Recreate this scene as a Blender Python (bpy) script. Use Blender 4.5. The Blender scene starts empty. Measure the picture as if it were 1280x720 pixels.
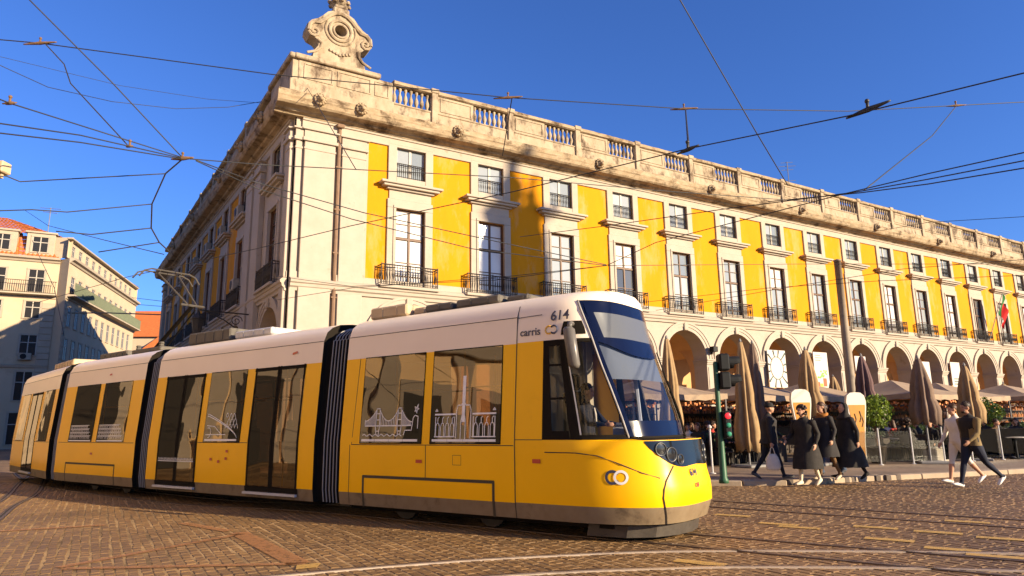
import bpy, bmesh, math, random
import numpy as np
from mathutils import Vector, Matrix
random.seed(7)
rad = math.radians
scene = bpy.context.scene
COL = scene.collection

# ------------------------------------------------------------------ camera
CAM_H = 1.5
cd = bpy.data.cameras.new('camera')
cam = bpy.data.objects.new('camera', cd); COL.objects.link(cam); scene.camera = cam
cd.sensor_width = 36.0; cd.lens = 847.0 / 1280 * 36.0
cd.clip_start = 0.05; cd.clip_end = 3000
PIT, ROL = 0.1983, 0.0147
fw = Vector((0, math.cos(PIT), math.sin(PIT)))
up0 = Vector((0, -math.sin(PIT), math.cos(PIT))); rt0 = Vector((1, 0, 0))
rt = rt0 * math.cos(ROL) - up0 * math.sin(ROL)
up = up0 * math.cos(ROL) + rt0 * math.sin(ROL)
M = Matrix(((rt.x, up.x, -fw.x, 0), (rt.y, up.y, -fw.y, 0), (rt.z, up.z, -fw.z, CAM_H), (0, 0, 0, 1)))
cam.matrix_world = M

# ------------------------------------------------------------------ light
SUN_EL, SUN_YAW = rad(16.5), rad(118.5)      # yaw is clockwise from +Y
w = bpy.data.worlds.new('World'); scene.world = w; w.use_nodes = True
nt = w.node_tree; nt.nodes.clear()
sky = nt.nodes.new('ShaderNodeTexSky'); sky.sky_type = 'NISHITA'; sky.sun_disc = False
sky.sun_elevation = SUN_EL; sky.sun_rotation = SUN_YAW
sky.air_density = 1.0; sky.dust_density = 0.3; sky.ozone_density = 3.0; sky.altitude = 0
bg = nt.nodes.new('ShaderNodeBackground'); bg.inputs['Strength'].default_value = 0.072
wo = nt.nodes.new('ShaderNodeOutputWorld')
tint = nt.nodes.new('ShaderNodeMix'); tint.data_type = 'RGBA'; tint.blend_type = 'MULTIPLY'; tint.inputs['Factor'].default_value = 1.0
tint.inputs['B'].default_value = (.44, .68, 1.22, 1)      # deep polarised blue
nt.links.new(sky.outputs['Color'], tint.inputs['A']); nt.links.new(tint.outputs['Result'], bg.inputs['Color']); nt.links.new(bg.outputs[0], wo.inputs[0])
sd = bpy.data.lights.new('sun', 'SUN'); sd.energy = 5.0; sd.angle = rad(0.5); sd.color = (1.0, 0.82, 0.56)
sun = bpy.data.objects.new('sun', sd); COL.objects.link(sun)
sdir = Vector((math.sin(SUN_YAW) * math.cos(SUN_EL), math.cos(SUN_YAW) * math.cos(SUN_EL), math.sin(SUN_EL)))
sun.rotation_euler = sdir.to_track_quat('Z', 'Y').to_euler()
sun.location = (20, -10, 30)
scene.view_settings.view_transform = 'Standard'; scene.view_settings.look = 'None'
scene.view_settings.exposure = 1.35; scene.view_settings.gamma = 1.0

# ------------------------------------------------------------------ helpers
def tag(o, label=None, cat=None, group=None, kind=None):
    if label: o['label'] = label
    if cat: o['category'] = cat
    if group: o['group'] = group
    if kind: o['kind'] = kind
    return o

def empty(name, loc=(0, 0, 0), rz=0.0, label=None, cat=None, group=None, parent=None):
    o = bpy.data.objects.new(name, None); COL.objects.link(o)
    o.location = loc; o.rotation_euler = (0, 0, rz); o.empty_display_size = 0.2
    if parent: o.parent = parent
    return tag(o, label, cat, group)

def place(name, me, parent=None, loc=(0, 0, 0), rz=0.0, rot=None, scale=None):
    o = bpy.data.objects.new(name, me); COL.objects.link(o)
    o.location = loc; o.rotation_euler = rot if rot else (0, 0, rz)
    if scale: o.scale = scale
    if parent: o.parent = parent
    return o

def copy_tree(o, parent=None):
    c = o.copy(); COL.objects.link(c)
    if parent: c.parent = parent
    for ch in list(o.children): copy_tree(ch, c)
    return c

class MB:
    """collects polygons; build() links them as one mesh object"""
    def __init__(s): s.v = []; s.f = []; s.m = []
    def poly(s, pts, mi=0):
        b = len(s.v); s.v += [tuple(p) for p in pts]; s.f.append(tuple(range(b, b + len(pts)))); s.m.append(mi)
    def raw(s, vs, fs, mi=0):
        b = len(s.v); s.v += [tuple(p) for p in vs]
        for f in fs: s.f.append(tuple(i + b for i in f)); s.m.append(mi)
    def box(s, x0, y0, z0, x1, y1, z1, mi=0, X=None):
        vs = [(x0, y0, z0), (x1, y0, z0), (x1, y1, z0), (x0, y1, z0), (x0, y0, z1), (x1, y0, z1), (x1, y1, z1), (x0, y1, z1)]
        if X is not None: vs = [X @ Vector(p) for p in vs]
        s.raw(vs, [(0, 3, 2, 1), (4, 5, 6, 7), (0, 1, 5, 4), (1, 2, 6, 5), (2, 3, 7, 6), (3, 0, 4, 7)], mi)
    def bbox(s, x0, y0, z0, x1, y1, z1, b=0.02, mi=0, X=None):
        """box with chamfered edges"""
        c = Vector(((x0 + x1) / 2, (y0 + y1) / 2, (z0 + z1) / 2)); h = Vector((abs(x1 - x0) / 2, abs(y1 - y0) / 2, abs(z1 - z0) / 2))
        b = min(b, h.x * .9, h.y * .9, h.z * .9)
        bm = bmesh.new(); bmesh.ops.create_cube(bm, size=2)
        for v in bm.verts: v.co = Vector((v.co.x * h.x, v.co.y * h.y, v.co.z * h.z)) + c
        bmesh.ops.bevel(bm, geom=list(bm.edges), offset=b, segments=1, affect='EDGES')
        s.addbm(bm, mi, X)
    def addbm(s, bm, mi=0, X=None):
        bm.verts.ensure_lookup_table(); bm.verts.index_update()
        vs = [(X @ v.co) if X is not None else v.co.copy() for v in bm.verts]
        s.raw(vs, [[v.index for v in f.verts] for f in bm.faces], mi); bm.free()
    def tube(s, pts, r, n=6, mi=0, cap=True):
        pts = [Vector(p) for p in pts]; k = len(pts)
        rs = r if isinstance(r, (list, tuple)) else [r] * k
        rings = []; prev = None
        for i, p in enumerate(pts):
            t = (pts[min(i + 1, k - 1)] - pts[max(i - 1, 0)]).normalized()
            a = Vector((0, 0, 1)) if abs(t.z) < .9 else Vector((1, 0, 0))
            if prev is None: u = t.cross(a).normalized()
            else:
                u = prev - t * prev.dot(t); u = u.normalized() if u.length > 1e-6 else t.cross(a).normalized()
            prev = u; v = t.cross(u)
            rings.append([p + (u * math.cos(2 * math.pi * j / n) + v * math.sin(2 * math.pi * j / n)) * rs[i] for j in range(n)])
        s.loft(rings, mi, cap)
    def loft(s, rings, mi=0, cap=True, closed=True):
        n = len(rings[0]); vs = [p for rg in rings for p in rg]; fs = []
        for i in range(len(rings) - 1):
            for j in range(n if closed else n - 1):
                a = i * n + j; b = i * n + (j + 1) % n
                fs.append((a, b, b + n, a + n))
        if cap: fs.append(tuple(reversed(range(n)))); fs.append(tuple(range((len(rings) - 1) * n, len(rings) * n)))
        s.raw(vs, fs, mi)
    def lathe(s, prof, n=10, c=(0, 0, 0), mi=0, cap=True, X=None):
        rings = []
        for r, z in prof:
            rg = [Vector((c[0] + r * math.cos(2 * math.pi * j / n), c[1] + r * math.sin(2 * math.pi * j / n), c[2] + z)) for j in range(n)]
            if X is not None: rg = [X @ p for p in rg]
            rings.append(rg)
        s.loft(rings, mi, cap)
    def ball(s, c, r, mi=0, seg=8, ring=6, X=None):
        r = r if isinstance(r, (tuple, list)) else (r, r, r)
        rings = []
        for i in range(1, ring):
            a = math.pi * i / ring
            rg = [Vector((c[0] + r[0] * math.sin(a) * math.cos(2 * math.pi * j / seg), c[1] + r[1] * math.sin(a) * math.sin(2 * math.pi * j / seg), c[2] - r[2] * math.cos(a))) for j in range(seg)]
            if X is not None: rg = [X @ p for p in rg]
            rings.append(rg)
        s.loft(rings, mi, True)
    def prism(s, pts, d, mi=0, cap2=True):
        """pts: 3-D outline, extruded by vector d"""
        d = Vector(d); a = [Vector(p) for p in pts]; b = [p + d for p in a]; n = len(a)
        fs = [tuple(range(n))] + ([tuple(reversed(range(n, 2 * n)))] if cap2 else [])
        fs += [(j, j + n, (j + 1) % n + n, (j + 1) % n) for j in range(n)]
        s.raw(a + b, fs, mi)
    def mesh(s, name, mats, smooth=False):
        me = bpy.data.meshes.new(name); me.from_pydata(s.v, [], s.f); me.update()
        for m in (mats if isinstance(mats, (list, tuple)) else [mats]): me.materials.append(m)
        if s.m and max(s.m) > 0: me.polygons.foreach_set('material_index', s.m)
        if smooth: me.polygons.foreach_set('use_smooth', [True] * len(me.polygons))
        return me
    def build(s, name, mats, parent=None, loc=(0, 0, 0), rz=0.0, smooth=False, rot=None):
        return place(name, s.mesh(name, mats, smooth), parent, loc, rz, rot)

def smooth_by_angle(me, ang=40):
    bm = bmesh.new(); bm.from_mesh(me); bmesh.ops.remove_doubles(bm, verts=bm.verts, dist=1e-4)
    bmesh.ops.recalc_face_normals(bm, faces=bm.faces)
    for e in bm.edges:
        e.smooth = not (len(e.link_faces) == 2 and e.calc_face_angle(0) > rad(ang))
    for f in bm.faces: f.smooth = True
    bm.to_mesh(me); bm.free(); return me

# ------------------------------------------------------------------ materials
def _nodes(name):
    m = bpy.data.materials.new(name); m.use_nodes = True
    return m, m.node_tree, m.node_tree.nodes['Principled BSDF']
def N(t, typ, **k):
    n = t.nodes.new(typ)
    for a, b in k.items(): setattr(n, a, b)
    return n

def mat(name, col, rough=.6, metal=0.0, spec=.5, coat=0.0, emit=None):
    m, t, b = _nodes(name)
    b.inputs['Base Color'].default_value = (*col, 1); b.inputs['Roughness'].default_value = rough
    b.inputs['Metallic'].default_value = metal; b.inputs['Specular IOR Level'].default_value = spec
    b.inputs['Coat Weight'].default_value = coat; b.inputs['Coat Roughness'].default_value = .05
    if emit: b.inputs['Emission Color'].default_value = (*col, 1); b.inputs['Emission Strength'].default_value = emit
    return m

def worn(name, c1, c2, scale=3.0, rough=.8, bump=.1, c3=None, s3=.6, t3=.62, streak=1.0, rnd=0.0, metal=0.0, det=6, bscale=None, contrast=.18):
    """base colour varied by noise between c1 and c2; optional third stain colour c3; object coordinates"""
    m, t, b = _nodes(name); L = t.links.new
    mp = N(t, 'ShaderNodeMapping'); mp.inputs['Scale'].default_value = (1, 1, streak)
    geo = N(t, 'ShaderNodeNewGeometry'); L(geo.outputs['Position'], mp.inputs['Vector'])
    n1 = N(t, 'ShaderNodeTexNoise'); n1.inputs['Scale'].default_value = scale; n1.inputs['Detail'].default_value = det; n1.inputs['Roughness'].default_value = .65
    L(mp.outputs[0], n1.inputs['Vector'])
    mr = N(t, 'ShaderNodeMapRange'); mr.inputs['From Min'].default_value = .5 - contrast; mr.inputs['From Max'].default_value = .5 + contrast
    L(n1.outputs['Fac'], mr.inputs['Value'])
    mx = N(t, 'ShaderNodeMix', data_type='RGBA'); mx.inputs['A'].default_value = (*c1, 1); mx.inputs['B'].default_value = (*c2, 1)
    L(mr.outputs[0], mx.inputs['Factor']); out = mx.outputs['Result']
    if c3 is not None:
        n2 = N(t, 'ShaderNodeTexNoise'); n2.inputs['Scale'].default_value = s3; n2.inputs['Detail'].default_value = 8; n2.inputs['Roughness'].default_value = .7
        L(mp.outputs[0], n2.inputs['Vector'])
        m2 = N(t, 'ShaderNodeMapRange'); m2.inputs['From Min'].default_value = t3 - .06; m2.inputs['From Max'].default_value = t3 + .08
        L(n2.outputs['Fac'], m2.inputs['Value'])
        mx2 = N(t, 'ShaderNodeMix', data_type='RGBA'); mx2.inputs['B'].default_value = (*c3, 1)
        L(out, mx2.inputs['A']); L(m2.outputs[0], mx2.inputs['Factor']); out = mx2.outputs['Result']
    if rnd:
        src = geo.outputs['Random Per Island'] if rnd > 0 else N(t, 'ShaderNodeObjectInfo').outputs['Random']
        r = N(t, 'ShaderNodeMapRange'); r.inputs['To Min'].default_value = 1 - abs(rnd); r.inputs['To Max'].default_value = 1 + abs(rnd)
        L(src, r.inputs['Value'])
        hs = N(t, 'ShaderNodeHueSaturation'); L(out, hs.inputs['Color']); L(r.outputs[0], hs.inputs['Value']); out = hs.outputs['Color']
    L(out, b.inputs['Base Color']); b.inputs['Roughness'].default_value = rough; b.inputs['Metallic'].default_value = metal
    b.inputs['Specular IOR Level'].default_value = .25
    if bump:
        n3 = N(t, 'ShaderNodeTexNoise'); n3.inputs['Scale'].default_value = bscale or scale * 4; n3.inputs['Detail'].default_value = 5
        L(mp.outputs[0], n3.inputs['Vector'])
        bp = N(t, 'ShaderNodeBump'); bp.inputs['Strength'].default_value = bump; bp.inputs['Distance'].default_value = .03
        L(n3.outputs['Fac'], bp.inputs['Height']); L(bp.outputs[0], b.inputs['Normal'])
    return m

def glass_reflect(name, col, rough=.02, ior=1.9, wav=.012, wscale=1.3, c2=None):
    """dark or curtained pane seen from outside: tinted body colour under a mirror-like coat, slightly wavy"""
    m, t, b = _nodes(name); L = t.links.new
    b.inputs['Base Color'].default_value = (*col, 1); b.inputs['Roughness'].default_value = rough
    b.inputs['IOR'].default_value = ior
    geo = N(t, 'ShaderNodeNewGeometry')
    n = N(t, 'ShaderNodeTexNoise'); n.inputs['Scale'].default_value = wscale; n.inputs['Detail'].default_value = 1
    L(geo.outputs['Position'], n.inputs['Vector'])
    bp = N(t, 'ShaderNodeBump'); bp.inputs['Strength'].default_value = 1.0; bp.inputs['Distance'].default_value = wav
    L(n.outputs['Fac'], bp.inputs['Height']); L(bp.outputs[0], b.inputs['Normal'])
    if c2:
        oi = N(t, 'ShaderNodeObjectInfo'); r = N(t, 'ShaderNodeMix', data_type='RGBA')
        r.inputs['A'].default_value = (*col, 1); r.inputs['B'].default_value = (*c2, 1)
        L(oi.outputs['Random'], r.inputs['Factor']); L(r.outputs['Result'], b.inputs['Base Color'])
    return m

def clear_glass(name, tint=(.8, .85, .9), refl=1.5, trans=.9):
    m, t, b = _nodes(name); L = t.links.new; t.nodes.remove(b)
    out = t.nodes['Material Output']
    tr = N(t, 'ShaderNodeBsdfTransparent'); tr.inputs['Color'].default_value = (*tint, 1)
    gl = N(t, 'ShaderNodeBsdfGlossy'); gl.inputs['Roughness'].default_value = .01
    fr = N(t, 'ShaderNodeFresnel'); fr.inputs['IOR'].default_value = refl
    mx = N(t, 'ShaderNodeMixShader'); L(fr.outputs[0], mx.inputs[0]); L(tr.outputs[0], mx.inputs[1]); L(gl.outputs[0], mx.inputs[2])
    L(mx.outputs[0], out.inputs['Surface']); return m

def tinted_glass(name, tint, ior=1.8, wav=.006, wscale=1.3):
    m, t, b = _nodes(name); L = t.links.new; t.nodes.remove(b); out = t.nodes['Material Output']
    geo = N(t, 'ShaderNodeNewGeometry'); n = N(t, 'ShaderNodeTexNoise'); n.inputs['Scale'].default_value = wscale; n.inputs['Detail'].default_value = 1; L(geo.outputs['Position'], n.inputs['Vector'])
    bp = N(t, 'ShaderNodeBump'); bp.inputs['Distance'].default_value = wav; L(n.outputs['Fac'], bp.inputs['Height'])
    tr = N(t, 'ShaderNodeBsdfTransparent'); tr.inputs['Color'].default_value = (*tint, 1)
    gl = N(t, 'ShaderNodeBsdfGlossy'); gl.inputs['Roughness'].default_value = .012; gl.inputs['Color'].default_value = (1, .87, .70, 1); L(bp.outputs[0], gl.inputs['Normal'])
    fr = N(t, 'ShaderNodeFresnel'); fr.inputs['IOR'].default_value = ior
    mx = N(t, 'ShaderNodeMixShader'); L(fr.outputs[0], mx.inputs[0]); L(tr.outputs[0], mx.inputs[1]); L(gl.outputs[0], mx.inputs[2]); L(mx.outputs[0], out.inputs['Surface'])
    return m

def leafy(name, c1, c2):
    m, t, b = _nodes(name); L = t.links.new
    geo = N(t, 'ShaderNodeNewGeometry'); mx = N(t, 'ShaderNodeMix', data_type='RGBA')
    mx.inputs['A'].default_value = (*c1, 1); mx.inputs['B'].default_value = (*c2, 1)
    L(geo.outputs['Random Per Island'], mx.inputs['Factor']); L(mx.outputs['Result'], b.inputs['Base Color'])
    b.inputs['Roughness'].default_value = .5; b.inputs['Subsurface Weight'].default_value = 0.0
    tr = N(t, 'ShaderNodeBsdfTranslucent'); L(mx.outputs['Result'], tr.inputs['Color'])
    ms = N(t, 'ShaderNodeMixShader'); ms.inputs[0].default_value = .3
    L(b.outputs[0], ms.inputs[1]); L(tr.outputs[0], ms.inputs[2]); L(ms.outputs[0], t.nodes['Material Output'].inputs['Surface'])
    return m

MT = dict(
    plaster=worn('yellow_plaster', (.56, .218, .002), (.51, .195, .002), 1.1, .95, .05, c3=(.50, .25, .075), s3=.6, t3=.58, streak=.35),
    stone=worn('limestone', (.37, .312, .25), (.335, .277, .217), 1.6, .85, .10, c3=(.22, .15, .09), s3=.9, t3=.68),
    stonedirty=worn('weathered_limestone', (.37, .285, .185), (.25, .175, .10), 2.0, .9, .3, c3=(.085, .055, .03), s3=1.1, t3=.56, streak=1.6),
    stonebal=worn('balustrade_stone', (.37, .295, .205), (.28, .21, .135), 2.2, .9, .2, c3=(.09, .06, .038), s3=1.3, t3=.56, streak=.6),
    rust=worn('stained_downpipe', (.20, .125, .08), (.15, .09, .055), 3, .8, .1),
    wood=worn('brown_timber', (.13, .062, .03), (.085, .04, .02), 8, .5, .1),
    woodw=worn('white_timber', (.42, .37, .31), (.34, .30, .25), 8, .5, .05),
    iron=worn('wrought_iron', (.025, .022, .02), (.05, .04, .03), 10, .6, .1),
    pane=glass_reflect('window_pane', (.34, .35, .34), .04, 1.6, .006, 2.0, (.17, .19, .20)),
    panedark=glass_reflect('dark_window_pane', (.03, .035, .04), .04, 1.6, .006, 2.0, (.12, .12, .12)),
    curtain=glass_reflect('pane_with_white_curtain', (.55, .52, .48), .08, 1.5, .003, 2.0),
    inner=worn('arcade_plaster', (.52, .31, .14), (.45, .26, .115), 1.5, .9, .05),
    panefar=mat('far_window_pane', (.022, .020, .018), .25, spec=.25), accase=worn('yellowed_casing', (.34, .29, .22), (.26, .22, .16), 6, .7, .05),
    dark=mat('dark_opening', (.02, .015, .012), .7),
    grey=worn('grey_metal', (.20, .19, .18), (.15, .14, .13), 4, .5, .05),
    tilered=worn('terracotta_tile', (.50, .14, .035), (.36, .095, .025), 3, .85, .2, rnd=.25),
    black=mat('black_plastic', (.010, .010, .010), .6, spec=.2),
    white=mat('white_paint', (.78, .76, .72), .5),
    wire=mat('black_cable', (.015, .014, .014), .6),
    bronze=worn('bronze_fitting', (.17, .095, .045), (.12, .065, .03), 8, .6, .1),
    insul=mat('ceramic_insulator', (.55, .48, .40), .4),
)
# ------------------------------------------------------------------ sky is the world; ground
YG = rad(31.1)                      # the setts run square to the arcade
gx = Vector((math.cos(YG), math.sin(YG))); gy = Vector((-math.sin(YG), math.cos(YG)))
def setts_material():
    m, t, b = _nodes('basalt_setts'); L = t.links.new
    geo = N(t, 'ShaderNodeNewGeometry'); oi = N(t, 'ShaderNodeObjectInfo')
    n = N(t, 'ShaderNodeTexNoise'); n.inputs['Scale'].default_value = .45; n.inputs['Detail'].default_value = 5; L(geo.outputs['Position'], n.inputs['Vector'])
    n2 = N(t, 'ShaderNodeTexNoise'); n2.inputs['Scale'].default_value = 45; n2.inputs['Detail'].default_value = 3; L(geo.outputs['Position'], n2.inputs['Vector'])
    ad = N(t, 'ShaderNodeMath', operation='ADD'); L(geo.outputs['Random Per Island'], ad.inputs[0]); L(oi.outputs['Random'], ad.inputs[1])
    fr = N(t, 'ShaderNodeMath', operation='FRACT'); L(ad.outputs[0], fr.inputs[0])
    cr = N(t, 'ShaderNodeValToRGB'); e = cr.color_ramp.elements
    e[0].color = (.142, .076, .026, 1); e[1].color = (.195, .107, .036, 1); e2 = cr.color_ramp.elements.new(.6); e2.color = (.168, .091, .030, 1)
    L(fr.outputs[0], cr.inputs['Fac'])
    mx = N(t, 'ShaderNodeMix', data_type='RGBA', blend_type='MULTIPLY'); mx.inputs['Factor'].default_value = 1
    r = N(t, 'ShaderNodeMapRange'); r.inputs['From Min'].default_value = .3; r.inputs['From Max'].default_value = .7; r.inputs['To Min'].default_value = .7; r.inputs['To Max'].default_value = 1.3
    L(n.outputs['Fac'], r.inputs['Value']); L(cr.outputs['Color'], mx.inputs['A']); L(r.outputs[0], mx.inputs['B'])
    L(mx.outputs['Result'], b.inputs['Base Color'])
    rr = N(t, 'ShaderNodeMapRange'); rr.inputs['To Min'].default_value = .42; rr.inputs['To Max'].default_value = .75; L(n2.outputs['Fac'], rr.inputs['Value']); L(rr.outputs[0], b.inputs['Roughness'])
    bp = N(t, 'ShaderNodeBump'); bp.inputs['Strength'].default_value = .35; bp.inputs['Distance'].default_value = .01; L(n2.outputs['Fac'], bp.inputs['Height']); L(bp.outputs[0], b.inputs['Normal'])
    return m
MT['sett'] = setts_material()

def brick_ground(name, c1, c2, mortar, bw, bh, rot, ms=.02, bump=.4):
    m, t, b = _nodes(name); L = t.links.new
    geo = N(t, 'ShaderNodeNewGeometry'); mp = N(t, 'ShaderNodeMapping'); mp.inputs['Rotation'].default_value = (0, 0, rot)
    L(geo.outputs['Position'], mp.inputs['Vector'])
    br = N(t, 'ShaderNodeTexBrick'); br.inputs['Scale'].default_value = 1; br.inputs['Brick Width'].default_value = bw; br.inputs['Row Height'].default_value = bh
    br.inputs['Mortar Size'].default_value = ms; br.inputs['Color1'].default_value = (*c1, 1); br.inputs['Color2'].default_value = (*c2, 1); br.inputs['Mortar'].default_value = (*mortar, 1)
    L(mp.outputs[0], br.inputs['Vector'])
    n = N(t, 'ShaderNodeTexNoise'); n.inputs['Scale'].default_value = .5; n.inputs['Detail'].default_value = 6; L(geo.outputs['Position'], n.inputs['Vector'])
    r = N(t, 'ShaderNodeMapRange'); r.inputs['From Min'].default_value = .3; r.inputs['From Max'].default_value = .7; r.inputs['To Min'].default_value = .7; r.inputs['To Max'].default_value = 1.25; L(n.outputs['Fac'], r.inputs['Value'])
    mx = N(t, 'ShaderNodeMix', data_type='RGBA', blend_type='MULTIPLY'); mx.inputs['Factor'].default_value = 1
    L(br.outputs['Color'], mx.inputs['A']); L(r.outputs[0], mx.inputs['B']); L(mx.outputs['Result'], b.inputs['Base Color'])
    b.inputs['Roughness'].default_value = .75
    bp = N(t, 'ShaderNodeBump'); bp.inputs['Strength'].default_value = bump; bp.inputs['Distance'].default_value = .02; bp.invert = True
    L(br.outputs['Fac'], bp.inputs['Height']); L(bp.outputs[0], b.inputs['Normal'])
    return m

MT['roadfar'] = brick_ground('sett_paving_far', (.175, .102, .049), (.13, .076, .038), (.23, .137, .067), .19, .13, -YG + rad(90), .015)
MT['joint'] = worn('sandy_joint_bed', (.42, .265, .12), (.26, .16, .072), 1.2, .95, .2, c3=(.12, .072, .034), s3=.5, t3=.50)
mb = MB(); S = 900
mb.poly([(-S, -S, -.045), (S, -S, -.045), (S, S, -.045), (-S, S, -.045)])
ground = tag(mb.build('ground', MT['roadfar']), kind='structure')
# the bed under the modelled setts
road = None
mb = MB(); mb.poly([(-22, 2, -.0055), (26, 2, -.0055), (26, 26, -.0055), (-22, 26, -.0055)])
road = tag(mb.build('road', MT['joint']), kind='structure')

def inpoly(x, y, P):
    c = False; j = len(P) - 1
    for i in range(len(P)):
        if ((P[i][1] > y) != (P[j][1] > y)) and x < (P[j][0] - P[i][0]) * (y - P[i][1]) / (P[j][1] - P[i][1]) + P[i][0]: c = not c
        j = i
    return c
KERB = [(-36, 64), (-15.5, 31), (-13.2, 25.6), (-10.5, 22.6), (-6, 20.6), (-2, 19.2), (2.0, 17.6), (4.73, 16.95), (6.0, 16.8), (7.0, 16.95), (8.4, 17.5), (10.2, 18.05), (12.1, 18.65), (14.1, 19.4), (20, 22.4), (40, 34.2), (90, 64)]
PAVE = KERB + [(120, 160), (-80, 160)]
def cam_see(x, y, m=.6):
    # coarse view wedge on the ground (what the frame shows, plus a margin)
    return y > 4.6 and abs(x) < .80 * y + m + 3.6
random.seed(3)
V = []; F = []; ind = []
def sett_verts(cx, cy, hw_, hl, a, dz):
    ca, sa = math.cos(a), math.sin(a); out = []
    for k, (sx, sy) in enumerate(((-1, -1), (1, -1), (1, 1), (-1, 1))):
        jx = sx * hw_ * random.uniform(.93, 1.06); jy = sy * hl * random.uniform(.94, 1.05)
        out.append((jx, jy))
    lo = [(cx + ca * x - sa * y, cy + sa * x + ca * y, -.032) for x, y in out]
    md = [(cx + ca * x * .97 - sa * y * .97, cy + sa * x * .97 + ca * y * .97, dz - .004 + random.uniform(-.001, .001)) for x, y in out]
    hi = [(cx + ca * x * .84 - sa * y * .88, cy + sa * x * .84 + ca * y * .88, dz + random.uniform(-.002, .002)) for x, y in out]
    return lo + md + hi
SF = [(8, 9, 10, 11)] + [(i, (i + 1) % 4, 4 + (i + 1) % 4, 4 + i) for i in range(4)] + [(4 + i, 4 + (i + 1) % 4, 8 + (i + 1) % 4, 8 + i) for i in range(4)]
PW, PL = .118, .185
singles = []
tdir = Vector((math.sin(rad(124.9)), math.cos(rad(124.9))))
cols = int(60 / PW)
for i in range(-cols, cols):
    # columns wander a little like hand-laid courses
    y = -25 + random.uniform(0, PL)
    ph = random.uniform(0, 6); am = random.uniform(.004, .018)
    while y < 32:
        ln = PL * random.uniform(.72, 1.25)
        u = i * PW + am * math.sin(y * 1.7 + ph) + random.uniform(-.006, .006); vv = y + ln / 2
        y += ln
        X = gx.x * u + gy.x * vv; Y = gx.y * u + gy.y * vv
        if not cam_see(X, Y) or Y > 21 or X > 21 or X < -20: continue
        if inpoly(X, Y, PAVE): continue
        depth = Y
        vs = sett_verts(X, Y, (PW - random.uniform(.014, .026)) / 2, (ln - random.uniform(.008, .016)) / 2, YG + random.uniform(-.03, .03), random.uniform(-.002, .002))
        d = Y * .98
        # the setts that show largest: nearest the camera, in front of the tram, left half
        key = Y + (0 if X < .72 * Y else 3)
        singles.append((key, vs, X, Y))
singles.sort(key=lambda q: q[0])
for key, vs, X, Y in singles[:300]:
    me = bpy.data.meshes.new('cobblestone'); me.from_pydata([(a - X, b - Y, c) for a, b, c in vs], [], SF); me.materials.append(MT['sett'])
    place('cobblestone', me, road, (X, Y, 0))
for key, vs, X, Y in singles[300:]:
    b = len(V); V += vs; F += [tuple(k + b for k in f) for f in SF]
me = bpy.data.meshes.new('cobblestones'); me.from_pydata(V, [], F); me.materials.append(MT['sett'])
tag(place('cobblestones', me, road), kind='stuff')

# pavement with kerb stones
MT['pave'] = brick_ground('limestone_paving', (.20, .132, .08), (.16, .104, .062), (.105, .07, .042), .42, .30, -YG, .012, .25)
MT['kerb'] = worn('kerb_limestone', (.36, .275, .19), (.29, .215, .145), 3, .8, .15, rnd=-.06)
MT['kerbdark'] = worn('dark_kerb_basalt', (.11, .085, .065), (.08, .06, .05), 4, .8, .15)
mb = MB()
top = [(x, y, .10) for x, y in PAVE]
mb.poly(top)
for i in range(len(KERB) - 1):
    (x0, y0), (x1, y1) = KERB[i], KERB[i + 1]
    mb.poly([(x0, y0, -.05), (x1, y1, -.05), (x1, y1, .10), (x0, y0, .10)])
pav = tag(mb.build('pavement', MT['pave']), kind='structure')
# kerb stones, laid along the line in front of the first edge
def walk(P, step):
    out = []; carry = 0.0
    for i in range(len(P) - 1):
        a = Vector(P[i]); b = Vector(P[i + 1]); L = (b - a).length; t = carry
        while t + .02 < L:
            out.append((a + (b - a) * (t / L), (b - a).normalized())); t += step
        carry = t - L
    return out
dark_at = [6.25, 6.45, 7.95, 8.15, 8.9, 9.2, 9.5]
kst = MB(); kst.bbox(-.495, -.30, -.06, .495, .02, .118, .018); kme = kst.mesh('kerb_stone', MT['kerb'])
kd = MB(); kd.bbox(-.075, -.306, -.06, .075, .0, .122, .008); kdm = kd.mesh('kerb_block', MT['kerbdark'])
for p, t in walk(KERB[2:15], 1.0):
    c = p + t * .5; place('kerb_stone', kme, pav, (c.x, c.y, 0), math.atan2(t.y, t.x))
for xx in dark_at:
    for i in range(len(KERB) - 1):
        if KERB[i][0] <= xx < KERB[i + 1][0]:
            a = Vector(KERB[i]); b = Vector(KERB[i + 1]); f = (xx - a.x) / (b.x - a.x); c = a + (b - a) * f; t = (b - a).normalized()
            place('kerb_block', kdm, pav, (c.x, c.y, 0.0), math.atan2(t.y, t.x)); break

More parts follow.
